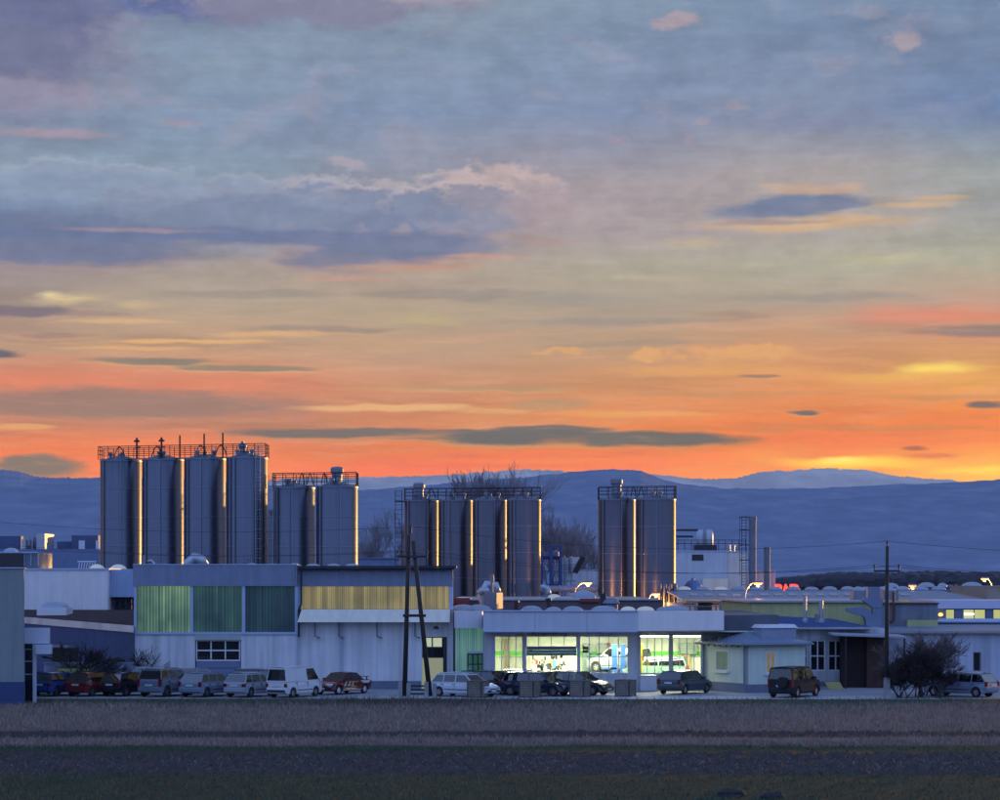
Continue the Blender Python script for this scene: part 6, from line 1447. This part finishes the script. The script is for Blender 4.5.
    if spare:
        b = MB(); b.lathe((-h-.20, -.18, .98), [(.13, 0), (.30, 0), (.35, .04), (.35, .18), (.30, .22), (.13, .2)], 24, axis='X'); b.lathe((-h-.21, -.18, .98), [(0, 0), (.16, 0), (.18, .03)], 16, axis='X'); b.build('spare_wheel', RUB, t, world=False)
    if wing:
        b = MB(); b.box(-h+.04, -h+.30, -hw*.8, hw*.8, zb+.17, zb+.21); b.box(-h+.1, -h+.22, hw*.6, hw*.63, zb-.01, zb+.17); b.box(-h+.1, -h+.22, -hw*.63, -hw*.6, zb-.01, zb+.17); b.build('rear_wing', paint, t, world=False)
    if livery:
        WH = mat('white_livery', (.6,.6,.62), .4, var=0); YL = mat('yellow_livery', (.6,.42,.08), .4, var=0)
        for sg in (1, -1):
            y0 = sg*(hw-.002); y1 = sg*(hw+.006); b = MB()
            b.box(rx+ra+.04, fx-ra-.04, y0, y1, .28, .43); b.hexa([(-h+.35, y0-sg*.04, .70), (-h+.9, y0, .70), (-h+.9, y1, .70), (-h+.35, y1, .70)], [(-h+.12, y0-sg*.08, zb-.04), (-h+1.3, y0-sg*.01, zb-.04), (-h+1.3, y1, zb-.04), (-h+.12, y1, zb-.04)])
            for q in (.1, .5, .9): b.hexa([(q-.1, y0, .5), (q-.02, y0, .5), (q-.02, y1, .5), (q-.1, y1, .5)], [(q-.35, y0-sg*.01, zb-.06), (q-.27, y0-sg*.01, zb-.06), (q-.27, y1, zb-.06), (q-.35, y1, zb-.06)])
            b.build('livery_stripe', WH, t, world=False)
            b = MB(); b.box(-.7, .1, y0-sg*.01, y1, .78, .84); b.build('livery_stripe', YL, t, world=False)
        b = MB(); b.hexa([(h-.5, .25, zh+.0), (h-.08, .25, zh-.08), (h-.08, hw*.93, zh-.08), (h-.5, hw*.97, zh+.0)], [(h-.7, .2, zh+.10), (h-.1, .25, zh-.02), (h-.1, hw*.9, zh-.02), (h-.7, hw*.93, zh+.10)]); b.build('livery_patch', WH, t, world=False)
    # wheels
    for x in (fx, rx):
        for sg in (1, -1):
            y0 = sg*(hw-.20); y1 = sg*(hw-.015)
            b = MB(); p = [(wr*.62, 0), (wr*.93, 0), (wr, .03), (wr, .155), (wr*.93, .185), (wr*.62, .18)]
            b.lathe((x, min(y0, y1), wr), p, 24, axis='Y'); w = b.build('wheel', RUB, t, world=False, smooth=False)
            b = MB(); yo = y1-sg*.03; b.lathe((x, yo-.01, wr), [(0, 0), (wr*.2, 0), (wr*.2, .02), (0, .02)], 12, axis='Y')
            b.lathe((x, yo-.008, wr), [(wr*.56, 0), (wr*.64, 0), (wr*.64, .016), (wr*.56, .016)], 24, axis='Y')
            for k in range(6):
                a = 2*math.pi*k/6+.3; c_, s_ = math.cos(a), math.sin(a); px_, pz_ = -s_*.035, c_*.035
                q4 = lambda r_, f_: (x+c_*r_+px_*f_, wr+s_*r_+pz_*f_)
                A, B_, C_, D_ = q4(wr*.15, 1), q4(wr*.6, 1.3), q4(wr*.6, -1.3), q4(wr*.15, -1)
                b.hexa([(A[0], yo-.008, A[1]), (B_[0], yo-.008, B_[1]), (C_[0], yo-.008, C_[1]), (D_[0], yo-.008, D_[1])], [(A[0], yo+.008, A[1]), (B_[0], yo+.008, B_[1]), (C_[0], yo+.008, C_[1]), (D_[0], yo+.008, D_[1])])
            b.build('rim', mat('white_rim', (.7,.7,.7), .4, var=0) if light_rims else RIM, w, world=False)
            b = MB(); b.lathe((x, min(y0, y1)+.05, wr), [(0, 0), (wr*.6, 0), (wr*.6, .02), (0, .02)], 20, axis='Y'); b.build('brake_disc', PLAST, w, world=False)
    return t
def cp(name, c, rough=.12, metal=.0): return mat(name, c, rough, metal, var=.02, coat=.25, spec=.4)
def at(px, Y): return (X(px, Y), Y)
PK = 'cars parked in the row at the left'
car('hatch', cp('dark_teal_paint', (.02,.05,.06)), at(31, 163.5), 78, 'dark teal car half hidden behind the corner building', group=PK)
car('hatch', cp('royal_blue_paint', (.02,.055,.20)), at(57, 162.5), 66, 'bright blue hatchback second in the left row', group=PK)
car('hatch', cp('brick_red_paint', (.15,.02,.02)), at(92.5, 162.3), 66, 'plain dark red hatchback between blue and black hatchbacks', group=PK)
car('hatch', cp('yellow_green_paint', (.55,.5,.03)), at(82, 168.5), 5, 'yellow car behind the red hatchback, only roof showing', group=PK)
car('hatch', cp('black_paint', (.012,.014,.02)), at(127, 162.5), 64, 'black hatchback right of the red hatchback', group=PK)
car('suv', cp('silver_grey_paint', (.15,.18,.24)), at(167.5, 162.0), 66, 'silver grey tall car with roof rails and red tail lights', group=PK, rails=True)
car('wagon', cp('pale_grey_paint', (.22,.25,.30)), at(158, 168.8), 20, 'pale car behind the silver grey tall car', group=PK, rails=True)
car('wagon', cp('silver_blue_paint', (.18,.22,.30)), at(209, 161.5), 64, 'silver blue wagon between the tall car and silver hatchback', group=PK)
car('wagon', cp('pale_grey_paint', (.22,.25,.30)), at(200, 168.6), 10, 'light grey car behind the silver blue wagon', group=PK)
car('wagon', cp('deep_navy_paint', (.02,.03,.06)), at(243, 167.2), 175, 'dark navy car behind the silver hatchback', group=PK, rails=True)
car('hatch', cp('light_silver_paint', (.30,.33,.38)), at(250.5, 161.0), 64, 'light silver hatchback left of the white van', group=PK)
car('van', cp('white_van_paint', (.62,.64,.66), .4, 0), at(294.5, 160.5), 60, 'small white panel van with tinted rear window', 'van', group=PK, name='parked_van', panel_van=True)
car('sedan', cp('rally_red_paint', (.13,.012,.018)), at(342, 164.8), 236, 'dark red rally saloon with white livery and white wheels', group=None, light_rims=True, livery=True, wing=True, scale=.98)
PG = 'cars parked before the lit workshop'
car('wagon', cp('white_paint', (.6,.63,.68), .3, 0), at(465, 161.0), -34, 'white estate car right beside the twin leg pole', group=PG, rails=True, scale=.96)
car('wagon', cp('black_paint', (.012,.014,.02)), at(490, 164.6), -33, 'black saloon behind the white estate car', group=PG)
car('wagon', cp('navy_black_paint', (.012,.02,.04)), at(537, 162.2), -26, 'very dark navy estate car in front of the open roller door', group=PG, rails=True)
car('hatch', cp('brick_red_paint', (.15,.02,.02)), at(528, 167.0), -20, 'red car hidden behind the navy estate, roof edge showing', group=PG)
car('wagon', cp('graphite_paint', (.022,.024,.026)), at(577, 163.4), -28, 'black hatchback right of navy estate facing the third planter', group=PG)
car('wagon', cp('dark_green_grey_paint', (.045,.065,.08)), at(685, 165.4), 58, 'dark green estate car beside the white storage bin', group=PG)
car('boxy', mat('green_black_paint', (.016,.024,.028), .4, 0, var=.02, spec=.15), at(794.5, 160.5), 60, 'boxy dark off-roader with spare wheel on its back door', 'off-roader', group=None, spare=True, scale=1.0)
car('wagon', cp('silver_blue_paint', (.18,.22,.30)), at(961, 161.2), 140, 'silver estate car with rear toward us behind the bare bush', group=None, rails=True)
# pickup raised on the lift inside
car('suv', cp('dull_white_paint', (.22,.25,.26)), at(620, 179), 150, 'white car raised on the blue lift inside the workshop', name='lifted_car', plate=False).location.z = .9
car('suv', cp('pale_green_paint', (.13,.24,.18)), at(656, 176.0), 172, 'pale green car inside the workshop behind fourth window', name='workshop_car', plate=False).location.z = .35

# ================================================================== planters
PW_ = mat('planter_boards', (.20,.17,.14), .8, var=.25, scale=3, streak=.1); PD = mat('planter_shaded_boards', (.05,.045,.045), .85, var=.25, scale=3)  # dark copy of the boards paints the left face's shade, also core and posts
def planter(px, Y, label):
    t = thing('wooden_planter', (X(px, Y), Y, .008), label, 'planter', 'square board planters along the yard edge', rz=R(-28))
    b = MB(); a = .50
    b.box(-a+.03, a-.03, -a+.03, a-.03, .02, .98, 1)
    for k in range(7):
        z0 = .06+k*.135; jx = random.uniform(-.012, .012)
        b.box(-a+jx, a+jx, -a, -a+.028, z0, z0+.115, 0); b.box(-a+jx, a+jx, a-.028, a, z0, z0+.115, 0)
        b.box(-a, -a+.028, -a+.03, a-.03, z0, z0+.115, 1); b.box(a-.028, a, -a+.03, a-.03, z0, z0+.115, 0)
    for x in (-a-.01, a-.07):
        for y in (-a-.01, a-.07): b.box(x, x+.08, y, y+.08, 0, 1.02, 1)
    b.build('box', [PW_, PD], t, world=False)
    b = MB(); b.box(-a-.03, a+.03, -a-.03, -a+.06, 1.021, 1.06); b.box(-a-.03, a+.03, a-.06, a+.03, 1.021, 1.06); b.box(-a-.03, -a+.06, -a+.061, a-.061, 1.021, 1.06); b.box(a-.06, a+.03, -a+.061, a-.061, 1.021, 1.06); b.build('rim_boards', PW_, t, world=False)
    b = MB(); b.box(-a+.06, a-.06, -a+.06, a-.06, .981, 1.01); b.build('soil', SED, t, world=False)
for px, Y, l in ((478, 159.6, 'square wooden planter in front of the white estate car'), (530, 159.6, 'square wooden planter in front of the navy estate car'),
                 (580, 160.4, 'square wooden planter before the nose of the black hatchback'), (625.5, 161.2, 'square wooden planter standing alone before the workshop pillar')):
    planter(px, Y, l)
b = MB(); x = X(835, 172); b.hexa([(x-.5, 171.4, .01), (x+.5, 171.2, .01), (x+.5, 171.3, .01), (x-.5, 171.5, .01)], [(x-.7, 172.0, .5), (x+.3, 171.8, .5), (x+.3, 171.9, .5), (x-.7, 172.1, .5)])
tag(b.build('leaning_board', mat('yellowish_board', (.35,.3,.1), .7)), 'yellowish board leaning below the dark paned windows', 'board')

# ================================================================== poles and wires
def insulator(b, p): b.lathe(p, [(.03, 0), (.03, .12), (.085, .13), (.06, .2), (.085, .22), (.05, .34), (0, .36)], 10)
YP = 158.0; t = thing('twin_leg_pole', (X(417, YP), YP, 0), 'dark wooden power pole with two splayed legs beside white estate', 'pole')
top = (X(411, YP), YP, Z(532, YP)); f1, f2 = (X(404.5, YP), YP, .15), (X(430, YP), YP, .15)
b = MB(); b.tube([f1, (top[0]-.12, YP, top[2]-.2)], .16, 12, r1=.12); b.build('pole_leg', WOOD, t, smooth=True)
b = MB(); b.tube([f2, (top[0]+.14, YP-.02, top[2]-.55)], .16, 12, r1=.12); b.build('pole_leg', WOOD, t, smooth=True)
b = MB(); z = Z(615.5, YP); b.tube([(X(403, YP), YP-.1, z), (X(426, YP), YP-.1, z)], .085, 8); b.build('tie_bar', WOOD, t)
b = MB(); z = Z(556.5, YP); b.box(X(397, YP), X(427.5, YP), YP-.2, YP-.1, z-.07, z+.07)
b.tube([(X(411, YP), YP-.02, Z(534, YP)), (X(411, YP), YP-.02, Z(529, YP))], .06, 8); b.build('crossarm', DARK, t)
TIPA = []
for px in (398, 427):
    b = MB(); p = (X(px, YP), YP-.15, z+.07); insulator(b, p); b.build('insulator', DARK, t); TIPA.append((p[0], p[1], p[2]+.3))
b = MB(); p = (X(411, YP), YP-.02, Z(531, YP)); insulator(b, p); b.build('insulator', DARK, t); TIPA.append((p[0], p[1], p[2]+.3))
for px in (404.5, 430.5):
    for s_ in (-.25, .25):
        b = MB(); x = X(px, YP)+s_; b.box(x-.13, x+.13, YP-.22, YP+.22, 0, 1.05 if s_ < 0 else .95); b.build('concrete_stub', CONC, t, bevel=.02)
b = MB()
for zz in (.3, .55, .78): b.tube([(X(408, YP), YP+.1, zz), (X(427, YP), YP+.1, zz)], .06, 6)
b.build('ground_brace', WOOD, t)
YR = 158.0; t = thing('single_pole', (X(887, YR), YR, 0), 'slim dark power pole with short crossarm right of the timber shed', 'pole')
b = MB(); b.tube([(X(886.3, YR), YR, 0), (X(887.3, YR), YR, Z(546, YR))], .15, 12, r1=.10); b.build('pole_shaft', WOOD, t, smooth=True)
b = MB(); z = Z(571, YR); b.box(X(873.5, YR), X(899.5, YR), YR-.2, YR-.1, z-.06, z+.06); b.build('crossarm', DARK, t)
TIPB = []
for px in (874.3, 898.7):
    b = MB(); p = (X(px, YR), YR-.15, z+.06); insulator(b, p); b.build('insulator', DARK, t); TIPB.append((p[0], p[1], p[2]+.3))
b = MB(); p = (X(887.3, YR), YR, Z(546, YR)); insulator(b, p); b.build('insulator', DARK, t); TIPB.append((p[0], p[1], p[2]+.3))
b = MB(); b.box(X(883.5, YR), X(889.5, YR), YR-.3, YR+.02, 0, 1.3); b.build('concrete_stub', CONC, t, bevel=.02)
def wire(p, q, sag, label):
    pts = [(lerp(p[0], q[0], u), lerp(p[1], q[1], u), lerp(p[2], q[2], u)-4*sag*u*(1-u)) for u in np.linspace(0, 1, 24)]
    b = MB(); b.tube(pts, .011, 4, caps=False); tag(b.build('power_line', DARK), label, 'power line', 'power lines between the poles')
TIPA = [TIPA[0], TIPA[2], TIPA[1]]; TIPB = [TIPB[0], TIPB[2], TIPB[1]]
for i, nm_ in enumerate(('left crossarm', 'topmost', 'right crossarm')):
    wire(TIPA[i], TIPB[i], .9, f'thin wire from the {nm_} insulator spanning between both poles')
    e = (TIPB[i][0]+28, TIPB[i][1]+6, TIPB[i][2]-.3); wire(TIPB[i], e, .6, f'thin wire from the {nm_} insulator of the single pole leading right')
    e = (TIPA[i][0]-34, TIPA[i][1]+8, TIPA[i][2]+1.2); wire(TIPA[i], e, .8, f'thin wire from the {nm_} insulator of the twin leg pole leading left')

# ================================================================== bare trees and bushes
BARK = mat('winter_bark', (.07,.06,.058), .9, var=.3, scale=4); TWIG = mat('winter_twigs', (.13,.10,.095), .9, var=.2)
def bare_tree(name, loc, hgt, label, seed, cat='tree', group=None, spread=.5, depth=6, stems=1, rmin=.03, up=.35, first=.25, kids=(3, 4), mt=None, r0=None, wf=1.0):
    r = random.Random(seed); t = thing(name, (loc[0], loc[1], 0), label, cat, group); tr = MB(); br = MB()
    def grow(p, d, ln, rad, k):
        pts = [p]; q = Vector(p); dd = Vector(d)
        for i in range(3):
            dd = (dd + Vector((r.gauss(0, .12), r.gauss(0, .12), r.gauss(.03, .08)))).normalized(); q = q+dd*ln/3; pts.append(tuple(q))
        (tr if k >= depth-1 else br).tube(pts, max(rad, rmin), 6 if k >= depth-1 else 3, caps=False, r1=max(rad*.62, rmin))
        if k <= 0: return
        n = r.randint(*kids)
        for i in range(n):
            f = r.uniform(.45, 1) if i < n-1 else 1
            j = min(int(f*3), 2); a_ = Vector(pts[j]); b_ = Vector(pts[j+1]); s_ = a_.lerp(b_, f*3-j if f < 1 else 1)
            nd_ = (dd + Vector((r.gauss(0, spread), r.gauss(0, spread), r.uniform(-.15, up)))).normalized()
            grow(tuple(s_), nd_, ln*r.uniform(.6, .84), rad*.56, k-1)
    for s_ in range(stems):
        d0 = Vector((r.gauss(0, .05 if stems == 1 else .45), r.gauss(0, .05 if stems == 1 else .45), 1)).normalized()
        grow((loc[0]+(r.gauss(0, .15) if stems > 1 else 0), loc[1]+(r.gauss(0, .15) if stems > 1 else 0), 0), d0, hgt*first*1.15, (r0 or hgt*.016), depth)
    # settle to the wanted height
    zm = max(v[2] for v in br.v); f = hgt/zm
    g = f*wf
    for mb in (tr, br): mb.v = [(loc[0]+(v[0]-loc[0])*g, loc[1]+(v[1]-loc[1])*g, v[2]*f) for v in mb.v]
    tr.build('trunk', BARK, t); br.build('crown', mt or TWIG, t)
    return t
DTW = mat('dark_bush_twigs', (.035,.026,.026), .9, var=.3)
BT = 'bare winter trees behind the silos'
def H_(py, Y): return Z(py, Y)
for i, (px, tp, Y, sp) in enumerate(((461, 460, 330, .17), (443, 484, 345, .22), (484, 480, 340, .22), (396, 503, 320, .30), (367, 508, 330, .30), (381, 520, 345, .32), (552, 502, 330, .24), (568, 513, 340, .26), (560, 522, 350, .28), (584, 524, 330, .28), (424, 495, 345, .3))):
    bare_tree('bare_tree', (X(px, Y), Y), H_(tp, Y), ['tallest bare tree rising above the four middle silos', 'bare tree left of the tallest one above the middle silos', 'bare tree right of the tallest one above the middle silos',
        'slender bare tree left of the middle silos', 'bare tree close to the right edge of the silo pair', 'lower bare tree between the two slender ones', 'bare tree just right of the middle silos', 'broad bare tree left of the right silo pair',
        'bare tree behind the blue steel tower', 'smaller bare tree touching the right silo pair', 'bare tree behind the leftmost middle silo'][i], 20+i, group=BT, spread=(.26 if i == 0 else sp), depth=6, rmin=.02, kids=((4, 4) if i == 0 else (3, 4)), wf=(.95 if i == 0 else .7), mt=mat('hazed_winter_twigs', (.22,.21,.235), .9, var=.2))  # twigs paler and bluer: distance haze painted into their colour
bare_tree('bare_bush', (X(920, 159.5), 159.5), 3.7, 'dense dark bare bush in front of the silver estate car', 51, 'bush', spread=.62, depth=5, stems=7, rmin=.012, up=.15, first=.30, r0=.05, kids=(3, 5), mt=DTW)
bare_tree('bare_bush', (X(938, 160), 159.2), 2.1, 'lower bare bush growing into the dense one on its right', 52, 'bush', mt=DTW, spread=.55, depth=4, stems=6, rmin=.012, up=.15, first=.30, r0=.045)
bare_tree('bare_bush', (X(902, 158.8), 158.8), 2.3, 'low bare bush at the foot of the single pole', 53, 'bush', mt=DTW, spread=.6, depth=5, stems=7, rmin=.012, up=.15, first=.30, r0=.04)
bare_tree('bare_bush', (X(926, 163), 163), 4.3, 'thin tall bare shrub rising behind the dense bush', 54, 'bush', spread=.5, depth=5, stems=5, rmin=.011, up=.3, first=.30, r0=.035)
bare_tree('small_bare_tree', (X(62, 168), 168), 3.4, 'small dark bare tree behind the blue hatchback', 55, mt=DTW, spread=.5, depth=4, stems=3, rmin=.016, up=.1, first=.3, r0=.07)
bare_tree('small_bare_tree', (X(143, 170.5), 170.5), 3.0, 'bare arching shrub against the left end of the long hall', 56, mt=DTW, spread=.55, depth=3, stems=6, rmin=.014, up=.0, first=.35, r0=.05)
for i, px in enumerate((70, 88, 105, 122)):
    bare_tree('wall_creeper', (X(px, 168.6), 168.6), 2.0+.2*(i % 2), f'bare creeper stems on the garden wall, {["first","second","third","fourth"][i]} from the left', 60+i, 'creeper', group='creepers on the garden wall', mt=DTW, spread=.7, depth=3, stems=5, rmin=.012, up=.0, first=.35, r0=.03)
